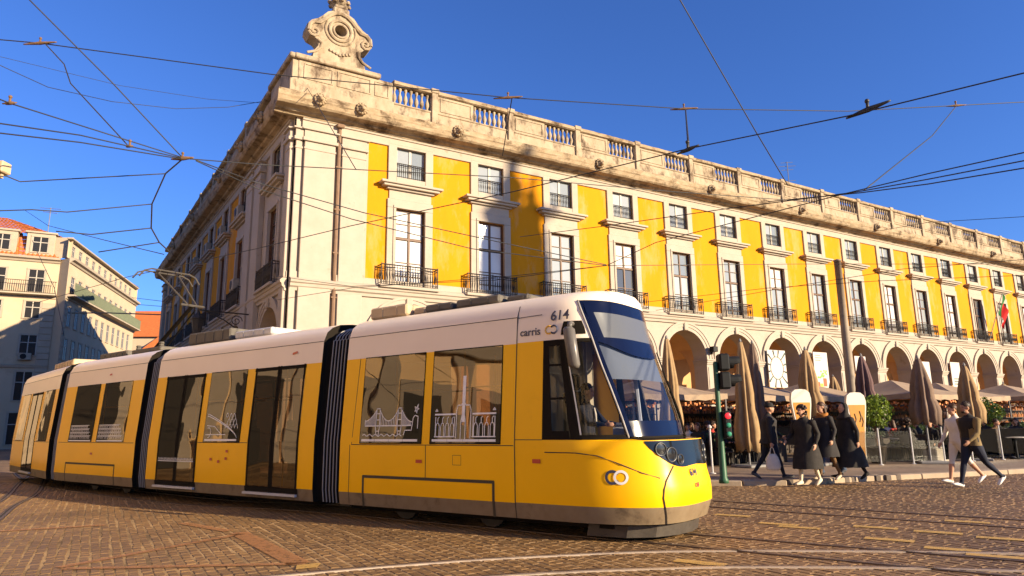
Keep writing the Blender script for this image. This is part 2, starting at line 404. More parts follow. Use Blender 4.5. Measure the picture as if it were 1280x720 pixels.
# tram rails: grooved rail heads let into the setts
MT['rail'] = worn('polished_rail_steel', (.44, .35, .27), (.36, .28, .21), 6, .35, .03, metal=.25)
MT['groove'] = mat('rail_groove', (.02, .016, .013), .8)
MT['railold'] = worn('dull_rail_steel', (.16, .11, .08), (.10, .07, .05), 6, .5, .05, metal=.6)
def smooth_line(P, n=8):
    P = [Vector((*p, 0)) for p in P]; out = []
    for i in range(len(P) - 1):
        p0 = P[max(i - 1, 0)]; p1 = P[i]; p2 = P[i + 1]; p3 = P[min(i + 2, len(P) - 1)]
        for k in range(n):
            t = k / n
            out.append(.5 * ((2 * p1) + (-p0 + p2) * t + (2 * p0 - 5 * p1 + 4 * p2 - p3) * t * t + (-p0 + 3 * p1 - 3 * p2 + p3) * t ** 3))
    out.append(P[-1]); return out
def ribbon(mb, P, o0, o1, z, mi):
    k = len(P); L = []; R = []
    for i, p in enumerate(P):
        t = (P[min(i + 1, k - 1)] - P[max(i - 1, 0)]).normalized(); n = Vector((-t.y, t.x, 0))
        L.append(p + n * o0 + Vector((0, 0, z))); R.append(p + n * o1 + Vector((0, 0, z)))
    for i in range(k - 1): mb.poly([L[i], L[i + 1], R[i + 1], R[i]], mi)
    return L, R
track = tag(empty('tram_track'), kind='structure')
def rail(P, shiny=True, n=8):
    P = smooth_line(P, n); mb = MB()
    ribbon(mb, P, -.022, .028, .012, 0)
    ribbon(mb, P, .028, .066, .004, 1)
    for o in (-.028, .028):
        k = len(P)
        A, _ = ribbon(MB(), P, o, o, .012, 0); B, _ = ribbon(MB(), P, o, o, -.03, 0)
        for i in range(k - 1): mb.poly([A[i], A[i + 1], B[i + 1], B[i]], 0)
    ribbon(mb, P, .066, .090, .011, 0 if not shiny else 2)
    return mb.build('rail', [MT['rail'] if shiny else MT['railold'], MT['groove'], MT['railold']], track)
nb = Vector((math.cos(rad(-34.9)), math.sin(rad(-34.9))))
nn = Vector((-nb.y, nb.x))
A0 = Vector((2.81, 8.25))
def line(p, d, a, b): return [tuple(p + d * a), tuple(p + d * ((a + b) / 2)), tuple(p + d * b)]
rail([(-18.5, 25.8), (-14.6, 21.0), (-10.6, 17.3), (-6.5, 14.15)] + line(A0, nb, -8.0, 9), False)
rail([(-17.9, 26.5), (-13.9, 21.75), (-10.0, 18.05), (-5.95, 14.9)] + line(A0 + nn * .9, nb, -8.0, 9), False)
c2 = Vector((3.5, 12.6)); d2 = Vector((.77, -.64)).normalized()
rail(line(c2, d2, -1.5, 10), False); rail(line(c2 + Vector((-d2.y, d2.x)) * .9, d2, -1.5, 10), False)
rail([(-9, 4.2), (-5, 6.35), (-2.21, 7.49), (-.76, 8.0), (.51, 8.28), (1.83, 8.43), (3.7, 8.3), (5.64, 7.98), (9, 7.2), (12, 6.2)])
rail([(-8.5, 3.3), (-4.6, 5.5), (-1.9, 6.65), (-.04, 7.27), (1.62, 7.5), (2.8, 7.47), (3.95, 7.33), (5.0, 7.11), (8.6, 6.4), (12, 5.3)])
rail([(-8.6, 9.9), (-11.15, 15.26), (-15.43, 22.04), (-22, 33)], False)
rail([(-7.6, 9.9), (-8.93, 12.28), (-10.3, 14.6), (-11.9, 17.6), (-16.0, 24.0), (-21.5, 33)], False)

# painted marks on the setts
def paint_material(name, col, cover):
    m, t, b = _nodes(name); L = t.links.new
    geo = N(t, 'ShaderNodeNewGeometry')
    n = N(t, 'ShaderNodeTexNoise'); n.inputs['Scale'].default_value = 9; n.inputs['Detail'].default_value = 6; n.inputs['Roughness'].default_value = .7; L(geo.outputs['Position'], n.inputs['Vector'])
    mp = N(t, 'ShaderNodeMapping'); mp.inputs['Rotation'].default_value = (0, 0, -YG); L(geo.outputs['Position'], mp.inputs['Vector'])
    br = N(t, 'ShaderNodeTexBrick'); br.inputs['Scale'].default_value = 1; br.offset = .37
    mp2 = N(t, 'ShaderNodeMapping'); mp2.inputs['Rotation'].default_value = (0, 0, rad(90) - YG); L(geo.outputs['Position'], mp2.inputs['Vector'])
    br.inputs['Brick Width'].default_value = PL; br.inputs['Row Height'].default_value = PW; br.inputs['Mortar Size'].default_value = .012
    L(mp2.outputs[0], br.inputs['Vector'])
    r = N(t, 'ShaderNodeMapRange'); r.inputs['From Min'].default_value = cover - .1; r.inputs['From Max'].default_value = cover + .1; r.inputs['To Min'].default_value = .8; r.inputs['To Max'].default_value = 0.0; L(n.outputs['Fac'], r.inputs['Value'])
    b.inputs['Base Color'].default_value = (*col, 1); b.inputs['Roughness'].default_value = .7
    L(r.outputs[0], b.inputs['Alpha'])
    return m
MT['paint_or'] = paint_material('worn_orange_paint', (.34, .15, .05), .60)
MT['paint_ye'] = paint_material('worn_yellow_paint', (.52, .31, .075), .64)
def mark(P, m, label, grp):
    mb = MB(); mb.poly([(x, y, .0095) for x, y in P])
    return tag(mb.build('road_marking', m), label, 'road marking', grp)
def strip(a, b, w_):
    a = Vector(a); b = Vector(b); d = (b - a).normalized(); n = Vector((-d.y, d.x)) * w_ / 2
    return [tuple(a - n), tuple(b - n), tuple(b + n), tuple(a + n)]
mark(strip((-5.1, 8.0), (-3.95, 10.25), .13), MT['paint_or'], 'longest faded orange line on the setts, left side of the wedge', None)
mark(strip((-5.0, 7.93), (-2.35, 8.02), .12), MT['paint_or'], 'faded orange line on the setts forming the near side of the wedge', None)
mark(strip((-4.05, 10.4), (-2.42, 8.02), .26), MT['paint_or'], 'broad faded orange line on the setts, right side of the wedge', None)
mark([(-2.42, 7.93), (-2.18, 8.05), (-2.16, 7.80), (-2.36, 7.70)], MT['paint_ye'], 'short yellow painted patch beyond the tip of the orange wedge', None)
mark(strip((-5.4, 11.5), (-4.25, 10.55), .16), MT['paint_or'], 'faded orange line beyond the wedge, nearest the tram shadow', None)
mark(strip((-9.6, 10.2), (-6.6, 11.4), .16), MT['paint_or'], 'faint orange line on the setts at the left edge of the street', None)
DASH = [(3.5, 11.45), (3.86, 10.45), (4.02, 10.10), (5.05, 10.00), (4.70, 9.0), (5.62, 9.5), (1.98, 7.75), (6.1, 8.95), (5.05, 8.30), (5.25, 7.85), (2.9, 11.8), (6.6, 10.4), (7.3, 9.7)]
for i, (x, y) in enumerate(DASH):
    q = Vector((x, y)); mark(strip(tuple(q - nb * .28), tuple(q + nb * .28), .17), MT['paint_ye'], 'short worn yellow dash painted on the setts right of the tram', 'yellow dashes beside the tram track')
# ------------------------------------------------------------------ the arcaded corner building
BA = rad(90) - 1.0282                      # world angle of the sunlit front
P0 = Vector((-5.44, 30.63))
BD = Vector((math.cos(BA), math.sin(BA))); BN = Vector((math.sin(BA), -math.cos(BA)))   # along, outward
CORN = P0 + BD * -4.80
bld = empty('arcade_building', (CORN.x, CORN.y, 0), BA, 'long bright yellow building with white stone arcade, balustraded roof and scroll ornament on its corner', 'building')
S = 4.4
LA = rad(-87.1); LL = 41.0                 # shaded flank, angle relative to the front
LO = Vector((-math.sin(LA) * 0, 0)) + Vector((-math.cos(LA), -math.sin(LA))) * LL
class Frame:
    """facade frame inside the building: u along, out = towards the street"""
    def __init__(s, o, a, off): s.o = Vector(o); s.a = a; s.off = off
    def loc(s, u, out=0.0, z=0.0):
        u += s.off; c, n = math.cos(s.a), math.sin(s.a)
        return (s.o.x + c * u + n * out, s.o.y + n * u - c * out, z)
    def put(s, name, mats, mb, u, z=0.0, out=0.0, smooth=False):
        return mb.build(name, mats, bld, s.loc(u, out, z), s.a, smooth)
    def inst(s, name, me, u, z=0.0, out=0.0):
        return place(name, me, bld, s.loc(u, out, z), s.a)
FR = Frame((0, 0), 0.0, 4.80)              # u = 0 at left jamb of first window
FL = Frame(LO, LA, 0.0)                    # u runs from the far end to the corner
AR, SPR, APX = 1.66, 5.18, 6.84            # arch radius, springing, crown
D_P = 1.05                                 # depth of the piers
# shared meshes (local: x along, -y outward, z up); window origin at left jamb
def surround_mesh():
    m = MB(); W = 1.45
    o = -.10
    # lower surround
    m.bbox(-.44, o, 7.82, -.02, .02, 11.57, .015); m.bbox(W + .02, o, 7.82, W + .42, .02, 11.57, .015)
    m.bbox(-.44, o, 11.572, W + .42, .02, 12.0, .015)
    m.box(-.14, o - .04, 7.82, -.021, o - .002, 11.55); m.box(W + .021, o - .04, 7.82, W + .14, o - .002, 11.55); m.box(-.14, o - .04, 11.574, W + .14, o - .002, 11.70)
    # frieze and projecting cap
    m.bbox(-.36, -.07, 12.002, W + .34, .02, 12.44, .01)
    for i, (z0, z1, d, e) in enumerate(((12.442, 12.54, .20, .50), (12.542, 12.66, .36, .72), (12.662, 12.78, .46, .86))):
        m.bbox(-e, -d, z0, W + e - .04, .02, z1, .02)
    # upper surround
    m.bbox(-.44, o, 12.782, -.02, .02, 14.72, .015); m.bbox(W + .02, o, 12.782, W + .42, .02, 14.72, .015)
    m.bbox(-.018, o + .01, 12.782, W + .018, .02, 13.12, .012); m.bbox(-.44, o, 14.722, W + .42, .02, 14.98, .015)
    return m.mesh('window_surround', MT['stone'])
def reveal_mesh():
    m = MB(); W = 1.45
    for z0, z1 in ((7.80, 11.55), (13.12, 14.70)):
        m.poly([(0, 0, z0), (0, .42, z0), (0, .42, z1), (0, 0, z1)]); m.poly([(W, 0, z0), (W, .42, z0), (W, .42, z1), (W, 0, z1)])
        m.poly([(0, 0, z1), (W, 0, z1), (W, .42, z1), (0, .42, z1)]); m.poly([(0, 0, z0), (W, 0, z0), (W, .42, z0), (0, .42, z0)], 1)
    return m.mesh('window_reveal', [MT['wood'], MT['stone']])
def bars(x0, x1, z0, z1, xs, zs, y, b=.045, outer=.07):
    m = MB(); d = .05
    m.box(x0, y, z0, x0 + outer, y + d, z1); m.box(x1 - outer, y, z0, x1, y + d, z1)
    m.box(x0 + outer, y, z0, x1 - outer, y + d, z0 + outer); m.box(x0 + outer, y, z1 - outer, x1 - outer, y + d, z1)
    for x, w_ in xs: m.box(x - w_ / 2, y - .012, z0 + outer + .002, x + w_ / 2, y + d - .004, z1 - outer - .002)
    for z, w_ in zs: m.box(x0 + outer + .002, y - .008, z - w_ / 2, x1 - outer - .002, y + d - .006, z + w_ / 2)
    return m
lowf = bars(0, 1.45, 7.80, 11.55, [(.725, .09)], [(10.15, .10), (9.0, .035), (10.86, .035), (8.35, .04)], .09).mesh('window', MT['wood'])
upf = bars(0, 1.45, 13.12, 14.70, [(.725, .12)], [], .10).mesh('window', MT['woodw'])
def pane_mesh(x0, z0, x1, z1, m_):
    m = MB(); m.poly([(x0, .125, z0), (x1, .125, z0), (x1, .125, z1), (x0, .125, z1)]); return m.mesh('pane', m_)
PL_ = {}
for key, m_ in (('c', MT['curtain']), ('p', MT['pane']), ('d', MT['panedark'])):
    PL_[key] = [pane_mesh(.07, 7.87, .656, 10.07, m_), pane_mesh(.794, 7.87, 1.38, 10.07, m_), pane_mesh(.07, 10.23, .656, 11.48, m_), pane_mesh(.794, 10.23, 1.38, 11.48, m_)]
    PL_[key + 'u'] = [pane_mesh(.07, 13.19, .666, 14.63, m_), pane_mesh(.784, 13.19, 1.38, 14.63, m_)]
def railing_mesh():
    m = MB(); x0, x1 = -.74, 2.04; y0 = -.34; z0, z1 = 7.82, 8.74
    for (a, b) in (((x0, y0), (x1, y0)), ((x0, y0), (x0, -.02)), ((x1, y0), (x1, -.02))):
        L = math.hypot(b[0] - a[0], b[1] - a[1]); n = max(2, int(L / .125))
        for z, r in ((z0, .018), (z1, .03), (z1 - .12, .015), (z0 + .10, .015)): m.tube([(a[0], a[1], z), (b[0], b[1], z)], r, 4)
        for k in range(n + 1):
            t = k / n; x = a[0] + (b[0] - a[0]) * t; y = a[1] + (b[1] - a[1]) * t
            m.tube([(x, y, z0), (x, y, z0 + .3), (x, y, z0 + .46), (x, y, z1 - .25), (x, y, z1)], [.013, .014, .034, .014, .013], 4, cap=False)
    for x in (x0, x1, .65): m.tube([(x, y0, z0), (x, y0, z1 + .06)], .03, 5)
    return m.mesh('balcony_railing', MT['iron'])
def rail2_mesh():
    m = MB()
    for z, r in ((13.2, .016), (13.86, .024), (13.76, .012)): m.tube([(0.0, .03, z), (1.45, .03, z)], r, 4)
    for k in range(14):
        x = .05 + k * 1.35 / 13; m.tube([(x, .03, 13.13), (x, .03, 13.4), (x, .03, 13.5), (x, .03, 13.62), (x, .03, 13.86)], [.012, .012, .028, .012, .012], 4, cap=False)
    return m.mesh('window_railing', MT['iron'])
def slab_mesh():
    m = MB(); m.bbox(-.82, -.42, 7.66, 2.12, -.302, 7.80, .02); return m.mesh('balcony_slab', MT['stone'])
SUR, REV, RAIL, RAIL2, SLAB = surround_mesh(), reveal_mesh(), railing_mesh(), rail2_mesh(), slab_mesh()
def archivolt_mesh():
    """moulded ring round an arch, centred on x = 0"""
    m = MB(); n = 20
    for (r0, r1, d) in ((AR + .005, AR + .20, .05), (AR + .205, AR + .38, .085), (AR + .385, AR + .50, .12)):
        prof = [(r0, .01), (r0, -d), (r1, -d), (r1, .01)]
        rings = []
        for k in range(n + 1):
            a = math.pi * k / n; rings.append([Vector((-math.cos(a) * r, y, SPR + math.sin(a) * r)) for r, y in prof])
        m.loft(rings)
    m.bbox(-.16, -.17, APX - .02, .16, -.0, APX + .44, .03)          # keystone
    return m.mesh('archivolt', MT['stone'])
def impost_mesh(w_):
    m = MB(); h = w_ / 2
    for z0, z1, d in ((4.86, 4.96, .05), (4.962, 5.08, .10), (5.082, 5.175, .15)):
        m.bbox(-h - d * .6, -d, z0, h + d * .6, D_P + .02, z1, .012)
    m.bbox(-h - .06, -.08, 0, h + .06, D_P + .05, .75, .02)
    # recessed panel frame on the pier face
    m.box(-h + .1, -.03, .95, -h + .22, -.002, 4.7); m.box(h - .22, -.03, .95, h - .1, -.002, 4.7)
    return m.mesh('impost', MT['stone'])
ARV = archivolt_mesh()
IMP = impost_mesh(S - 2 * AR)
def wall_front(centres, u0, u1, name, frame, up_mat_ranges, arch=True):
    """wall with rectangular window openings above and arches below; centres are arch axes"""
    m = MB()
    edges = [u0] + [(centres[i] + centres[i + 1]) / 2 for i in range(len(centres) - 1)] + [u1]
    H1 = 7.80; TOP = 15.2
    for i, c in enumerate(centres):
        a, b = edges[i], edges[i + 1]; l, r = c - AR, c + AR
        m.poly([(a, 0, 0), (l, 0, 0), (l, 0, SPR), (a, 0, SPR)]); m.poly([(r, 0, 0), (b, 0, 0), (b, 0, SPR), (r, 0, SPR)])
        m.poly([(a, 0, SPR), (l, 0, SPR), (l, 0, H1), (a, 0, H1)]); m.poly([(r, 0, SPR), (b, 0, SPR), (b, 0, H1), (r, 0, H1)])
        n = 20; pts = [(c - AR * math.cos(math.pi * k / n), SPR + AR * math.sin(math.pi * k / n)) for k in range(n + 1)]
        for k in range(n):
            (xa, za), (xb, zb) = pts[k], pts[k + 1]
            m.poly([(xa, 0, za), (xb, 0, zb), (xb, 0, H1), (xa, 0, H1)])
            m.poly([(xa, 0, za), (xb, 0, zb), (xb, D_P, zb), (xa, D_P, za)])
        m.poly([(l, 0, 0), (l, D_P, 0), (l, D_P, SPR), (l, 0, SPR)]); m.poly([(r, 0, 0), (r, D_P, 0), (r, D_P, SPR), (r, 0, SPR)])
        # inner face of the arcade wall
        m.poly([(a, D_P, 0), (l, D_P, 0), (l, D_P, H1), (a, D_P, H1)], 2); m.poly([(r, D_P, 0), (b, D_P, 0), (b, D_P, H1), (r, D_P, H1)], 2)
        for k in range(n):
            (xa, za), (xb, zb) = pts[k], pts[k + 1]; m.poly([(xa, D_P, za), (xb, D_P, zb), (xb, D_P, H1), (xa, D_P, H1)], 2)
        # upper wall round the windows
        wl, wr = c - .725, c + .725
        def q(x0, z0, x1, z1):
            ym = 0
            for (ya, yb) in up_mat_ranges:
                lo, hi = max(x0, ya), min(x1, yb)
                if hi > lo: m.poly([(lo, 0, max(z0, H1)), (hi, 0, max(z0, H1)), (hi, 0, z1), (lo, 0, z1)], 1)
            # stone remainder
            xs = [x0]
            for (ya, yb) in up_mat_ranges: xs += [min(max(ya, x0), x1), min(max(yb, x0), x1)]
            xs.append(x1)
            for k in range(0, len(xs) - 1, 2):
                if xs[k + 1] - xs[k] > 1e-4: m.poly([(xs[k], 0, z0), (xs[k + 1], 0, z0), (xs[k + 1], 0, z1), (xs[k], 0, z1)], 0)
        q(a, H1, wl, TOP); q(wr, H1, b, TOP); q(wl, 11.55, wr, 13.12); q(wl, 14.70, wr, TOP)
    return frame.put(name, [MT['stone'], MT['plaster'], MT['inner']], m, 0)
NB = 19
CR = [n * S + .725 for n in range(NB)]
UE = CR[-1] + S / 2
wall_front(CR, -4.75, UE, 'wall', FR, [(-1.40, UE)])
CLv = [2.65] + [9.3 + 4.55 * k for k in range(7)]
CL = sorted(LL - v for v in CLv)
ylo, yhi = LL - 38.9, LL - 7.3
wall_front(CL, 0, LL - .05, 'wall', FL, [(ylo, yhi)])
# window bays
for fr, cs in ((FR, CR), (FL, CL)):
    for i, c in enumerate(cs):
        u = c - .725; front = fr is FR
        kind = ('c' if i < 2 else 'pppdpppppcppdpppppp'[i]) if front else 'd'
        fr.inst('window_surround', SUR, u); fr.inst('window_reveal', REV, u)
        wl = fr.inst('window', lowf, u); wu = fr.inst('window', upf, u)
        mixed = front and i in (3, 6, 11, 14, 17)
        for q, me in enumerate(PL_[kind]): place('pane', PL_['c'][q] if mixed and (q > 1 or i == 11) else me, wl)
        for me in PL_['d' if (not front or i % 3 == 1) else 'p'][0:0]: pass
        for me in PL_[('p' if front else 'd') + 'u']: place('pane', me, wu)
        fr.inst('balcony_slab', SLAB, u); fr.inst('balcony_railing', RAIL, u); fr.inst('window_railing', RAIL2, u)
        fr.inst('archivolt', ARV, c)
        if i: fr.inst('impost', IMP, (cs[i - 1] + c) / 2) if abs(c - cs[i - 1]) < 5 else None
# yellow meets a low white plinth above the string course
def run(frame, name, mats, prof, u0, u1, mi=0, smooth=False):
    """moulding: profile (out, z) swept along the facade"""
    m = MB(); m.prism([(u0, -o, z) for o, z in prof], (u1 - u0, 0, 0), mi); return frame.put(name, mats, m, 0)
def lumpy(prof, u0, u1, name, mats, frame, n, amp, seed):
    """weathered moulding: the swept profile is slightly uneven along its length"""
    random.seed(seed); m = MB(); rings = []
    for k in range(n + 1):
        u = u0 + (u1 - u0) * k / n
        rings.append([Vector((u, -(o + random.uniform(-amp, amp)), z + random.uniform(-amp, amp))) for o, z in prof])
    m.loft(rings); return frame.put(name, mats, m, 0)
STR = [(.01, 7.20), (.10, 7.22), (.12, 7.34), (.20, 7.40), (.22, 7.52), (.28, 7.56), (.30, 7.66), (.20, 7.74), (.06, 7.80), (.05, 8.06), (.012, 8.08)]
ARCH = [(.012, 14.60), (.09, 14.62), (.10, 14.98), (.16, 15.0), (.18, 15.08), (.01, 15.085)]
CORNI = [(.0, 15.09), (.20, 15.09), (.24, 15.16), (.40, 15.20), (.46, 15.28), (.80, 15.32), (.88, 15.40), (.93, 15.56), (.97, 15.62), (.98, 15.86), (.90, 15.92), (.2, 15.98), (.0, 15.98)]
lumpy(STR, -4.72, UE, 'string_course', MT['stone'], FR, 150, .006, 1)
lumpy(STR, 0, LL - .05, 'string_course', MT['stone'], FL, 80, .006, 2)
for (a, b, f_, sd_) in ((-4.5, UE, FR, 3), (0, LL - .3, FL, 4)):
    run(f_, 'architrave', MT['stone'], ARCH, a, b)
lumpy(CORNI, -5.78, UE, 'cornice', MT['stonedirty'], FR, 220, .014, 5)
lumpy(CORNI, -.3, LL + .0, 'cornice', MT['stonedirty'], FL, 100, .014, 6)
# parapet with balusters
PB, PT = 15.985, 17.93
def post_mesh():
    m = MB(); m.bbox(-.16, -.42, PB, .16, .12, PT - .21, .02); m.bbox(-.22, -.48, PT - .208, .22, .18, PT + .03, .03); return m.mesh('parapet_post', MT['stonebal'])
def panel_mesh(w_):
    m = MB(); m.bbox(0, -.30, 16.752, w_, .0, 17.66, .01)
    m.box(.14, -.335, 16.85, w_ - .14, -.302, 16.90); m.box(.14, -.335, 17.52, w_ - .14, -.302, 17.57)
    m.box(.14, -.335, 16.902, .19, -.302, 17.518); m.box(w_ - .19, -.335, 16.902, w_ - .14, -.302, 17.518)
    return m.mesh('parapet_panel', MT['stonebal'])
bal = MB(); bal.lathe([(.085, 16.755), (.085, 16.83), (.05, 16.86), (.075, 16.93), (.115, 17.06), (.10, 17.18), (.05, 17.34), (.045, 17.44), (.075, 17.50), (.085, 17.56), (.085, 17.655)], 8, (0, -.16, 0))
bal = bal.mesh('baluster', MT['stonebal'], True); POST, PAN = post_mesh(), panel_mesh(2.02)
def parapet(fr, posts, u0, u1, sd_):
    lumpy([(.28, PB), (.36, 16.0), (.33, 16.12), (.30, 16.66), (.35, 16.70), (.35, 16.748), (-.02, 16.748), (-.02, PB)], u0, u1, 'parapet_base', MT['stonebal'], fr, int((u1 - u0) * 2), .006, sd_)
    lumpy([(.34, 17.662), (.42, 17.70), (.44, 17.84), (.34, 17.92), (.0, 17.93), (-.06, 17.84), (-.04, 17.662)], u0, u1, 'parapet_coping', MT['stonedirty'], fr, int((u1 - u0) * 2), .010, sd_ + 1)
    for p in posts:
        fr.inst('parapet_post', POST, p); fr.inst('parapet_panel', PAN, p + .19)
        for k in range(7): fr.inst('baluster', bal, p - .33 - k * .287)
parapet(FR, [1.80 + S * k for k in range(NB - 1)], -.35, UE, 10)
parapet(FL, [LL - 8.2 - 4.55 * k for k in range(7)], 1.0, LL - 3.4, 20)
# lion heads under the cornice
lion = MB(); random.seed(5)
lion.ball((0, -.04, 0), (.21, .17, .20), seg=10, ring=7); lion.ball((0, -.24, -.06), (.11, .10, .10)); lion.ball((-.10, -.20, .07), .055); lion.ball((.10, -.20, .07), .055)
for k in range(12):
    a = 2 * math.pi * k / 12; lion.ball((.23 * math.cos(a), -.02, .22 * math.sin(a)), (.08, .09, .08), seg=6, ring=4)
lion = lion.mesh('lion_head', MT['stonedirty'], True)
for u in [-4.0, -2.1] + [2.8 + 8.8 * k for k in range(9)]: FR.inst('lion_head', lion, u, 15.70, 1.0)
for v in (2.2, 6.2, 11.6, 20.4, 29.2): FL.inst('lion_head', lion, LL - v, 15.70, 1.0)
# white corner: pilaster, downpipe, capital bands
def pil(fr, u0, u1, d, name='pilaster'):
    m = MB(); m.bbox(u0, -d, 0, u1, .0, 14.0, .02)
    for z0, z1, e in ((13.62, 13.72, .03), (14.002, 14.16, .10), (14.162, 14.52, .04), (14.522, 14.598, .14)): m.bbox(u0 - e, -d - e, z0, u1 + e, .0, z1, .015)
    m.bbox(u0 - .05, -d - .05, 0, u1 + .05, .0, 1.0, .02); return fr.put(name, MT['stone'], m, 0)
pil(FR, -4.38, -3.0, .16); pil(FR, -2.66, -1.55, .10); pil(FR, -4.75, -4.48, .10)
m = MB(); m.tube([(-2.83, -.12, 0), (-2.83, -.12, 14.9)], .09, 8)
for z in range(1, 15, 2): m.box(-2.95, -.20, z, -2.71, .0, z + .06)
m.bbox(-3.0, -.34, 14.9, -2.66, -.19, 15.085, .03); FR.put('downpipe', MT['rust'], m, 0)
pil(FL, LL - .75, LL - .1, .16)
pil(FL, LL - 6.0, LL - 4.75, .26); pil(FL, LL - 7.7, LL - 6.5, .26); pil(FL, .05, 1.4, .2)
# corner attic under the ornament
m = MB()
m.bbox(-5.0, -.44, PB, -.37, .5, 16.72, .02); m.bbox(-4.86, -.34, 16.722, -.40, .45, 17.74, .02); m.bbox(-5.06, -.50, 17.742, -1.05, .55, 17.98, .04)
for a, b in ((-4.62, -3.3), (-3.1, -1.5), (-1.3, -.6)):
    for z0, z1 in ((16.86, 16.91), (17.56, 17.61)): m.box(a, -.375, z0, b, -.342, z1)
    m.box(a, -.375, 16.912, a + .05, -.342, 17.558); m.box(b - .05, -.375, 16.912, b, -.342, 17.558)
FR.put('corner_attic', MT['stonebal'], m, 0)
m = MB(); m.bbox(LL - 3.4, -.44, PB, LL + .42, .5, 16.72, .02); m.bbox(LL - 3.3, -.34, 16.722, LL + .30, .4, 17.74, .02); m.bbox(LL - 3.4, -.5, 17.742, LL + .44, .5, 17.975, .04)
FL.put('corner_attic', MT['stonebal'], m, 0)
# scroll ornament (cartouche with round opening), standing on the attic
orn = MB(); oc = -3.02; T = .80
half = [(1.72, 0.0), (1.70, .12), (1.45, .22), (1.18, .42), (1.00, .70), (.98, .90), (1.12, 1.05), (1.40, 1.15), (1.56, 1.38), (1.54, 1.66), (1.34, 1.92), (1.06, 2.08), (.84, 2.30), (.62, 2.56), (.34, 2.70), (0, 2.74)]
outl_ = [(oc + x, z) for x, z in half] + [(oc - x, z) for x, z in reversed(half[:-1])]
zb = 17.985
cz, cr_ = zb + 1.72, .30
n = 40
def rad_at(a):
    """distance from the opening's centre to the outline along angle a"""
    best = 9; dx, dz = math.cos(a), math.sin(a); k = len(outl_)
    for i in range(k):
        x1, z1 = outl_[i]; x2, z2 = outl_[(i + 1) % k]; z1 += zb; z2 += zb
        ex, ez = x2 - x1, z2 - z1; det = dx * -ez + ex * dz
        if abs(det) < 1e-9: continue
        t = ((x1 - oc) * -ez + ex * (z1 - cz)) / det; s_ = (dx * (z1 - cz) - dz * (x1 - oc)) / det
        if t > 0 and -1e-6 <= s_ <= 1 + 1e-6: best = min(best, t)
    return best
angs = sorted([2 * math.pi * k / n for k in range(n)] + [math.atan2(z + zb - cz, x - oc) % (2 * math.pi) for x, z in outl_])
inn = [(oc + cr_ * math.cos(a), cz + cr_ * math.sin(a)) for a in angs]; ou = [(oc + rad_at(a) * math.cos(a), cz + rad_at(a) * math.sin(a)) for a in angs]
k_ = len(angs); y0, y1 = -.30, -.30 + T
for i in range(k_):
    j = (i + 1) % k_
    for y in (y0, y1): orn.poly([(inn[i][0], y, inn[i][1]), (inn[j][0], y, inn[j][1]), (ou[j][0], y, ou[j][1]), (ou[i][0], y, ou[i][1])])
    orn.poly([(ou[i][0], y0, ou[i][1]), (ou[j][0], y0, ou[j][1]), (ou[j][0], y1, ou[j][1]), (ou[i][0], y1, ou[i][1])])
    orn.poly([(inn[i][0], y0, inn[i][1]), (inn[j][0], y0, inn[j][1]), (inn[j][0], y1, inn[j][1]), (inn[i][0], y1, inn[i][1])])
def scroll(P, r): orn.tube([(oc + x, y0 - .03, zb + z) for x, z in P], r, 6)
for s_ in (-1, 1):
    top = [(s_ * x, z - .10 if z > 1.9 else z) for x, z in ((1.46, 1.34), (1.42, 1.66), (1.24, 1.84), (.98, 1.98), (.76, 2.20), (.56, 2.44), (.30, 2.64), (0, 2.72))]
    scroll(top, .10)
    sp = [(s_ * (1.22 + .26 * (1 - q / 14) * math.cos(q * .75 + .2)), 1.36 - .26 * (1 - q / 14) * math.sin(q * .75 + .2)) for q in range(13)]
    scroll(sp, .065)
    scroll([(s_ * x, z) for x, z in ((1.05, 1.02), (.86, .86), (.88, .64), (1.08, .40), (1.5, .20))], .06)
orn.tube([(oc + .52 * math.cos(a), y0 - .03, cz + .52 * math.sin(a)) for a in [2 * math.pi * q / 24 for q in range(25)]], .07, 6)
orn.tube([(oc + .33 * math.cos(a), y0 - .02, cz + .33 * math.sin(a)) for a in [2 * math.pi * q / 24 for q in range(25)]], .05, 6)
orn.tube([(oc + .72 * math.cos(a), y0 - .02, cz + .72 * math.sin(a)) for a in [math.pi * (.85 + 1.3 * q / 16) for q in range(17)]], .045, 6)
for q in range(7): orn.ball((oc - .45 + q * .15, y0 - .03, zb + .62 - .05 * (3 - abs(q - 3))), (.09, .07, .08), seg=6, ring=4)
orn.bbox(oc - .38, y0 - .05, zb + 2.62, oc + .38, y1 + .05, zb + 2.92, .05); orn.bbox(oc - .30, y0, zb + 2.92, oc + .30, y1, zb + 3.12, .05)
# finial on top
orn.lathe([(.26, 3.12), (.40, 3.22), (.48, 3.34), (.34, 3.46), (.20, 3.52), (.34, 3.66), (.46, 3.90), (.40, 4.12), (.24, 4.30), (.10, 4.52), (.03, 4.7)], 10, (oc, y0 + T / 2, zb))
for q in range(8):
    a = 2 * math.pi * q / 8; orn.ball((oc + .46 * math.cos(a), y0 + T / 2 + .46 * math.sin(a), zb + 3.34), (.12, .12, .10), seg=6, ring=4)
o_ = FR.put('scroll_ornament', MT['stonebal'], orn, 0); smooth_by_angle(o_.data, 35)
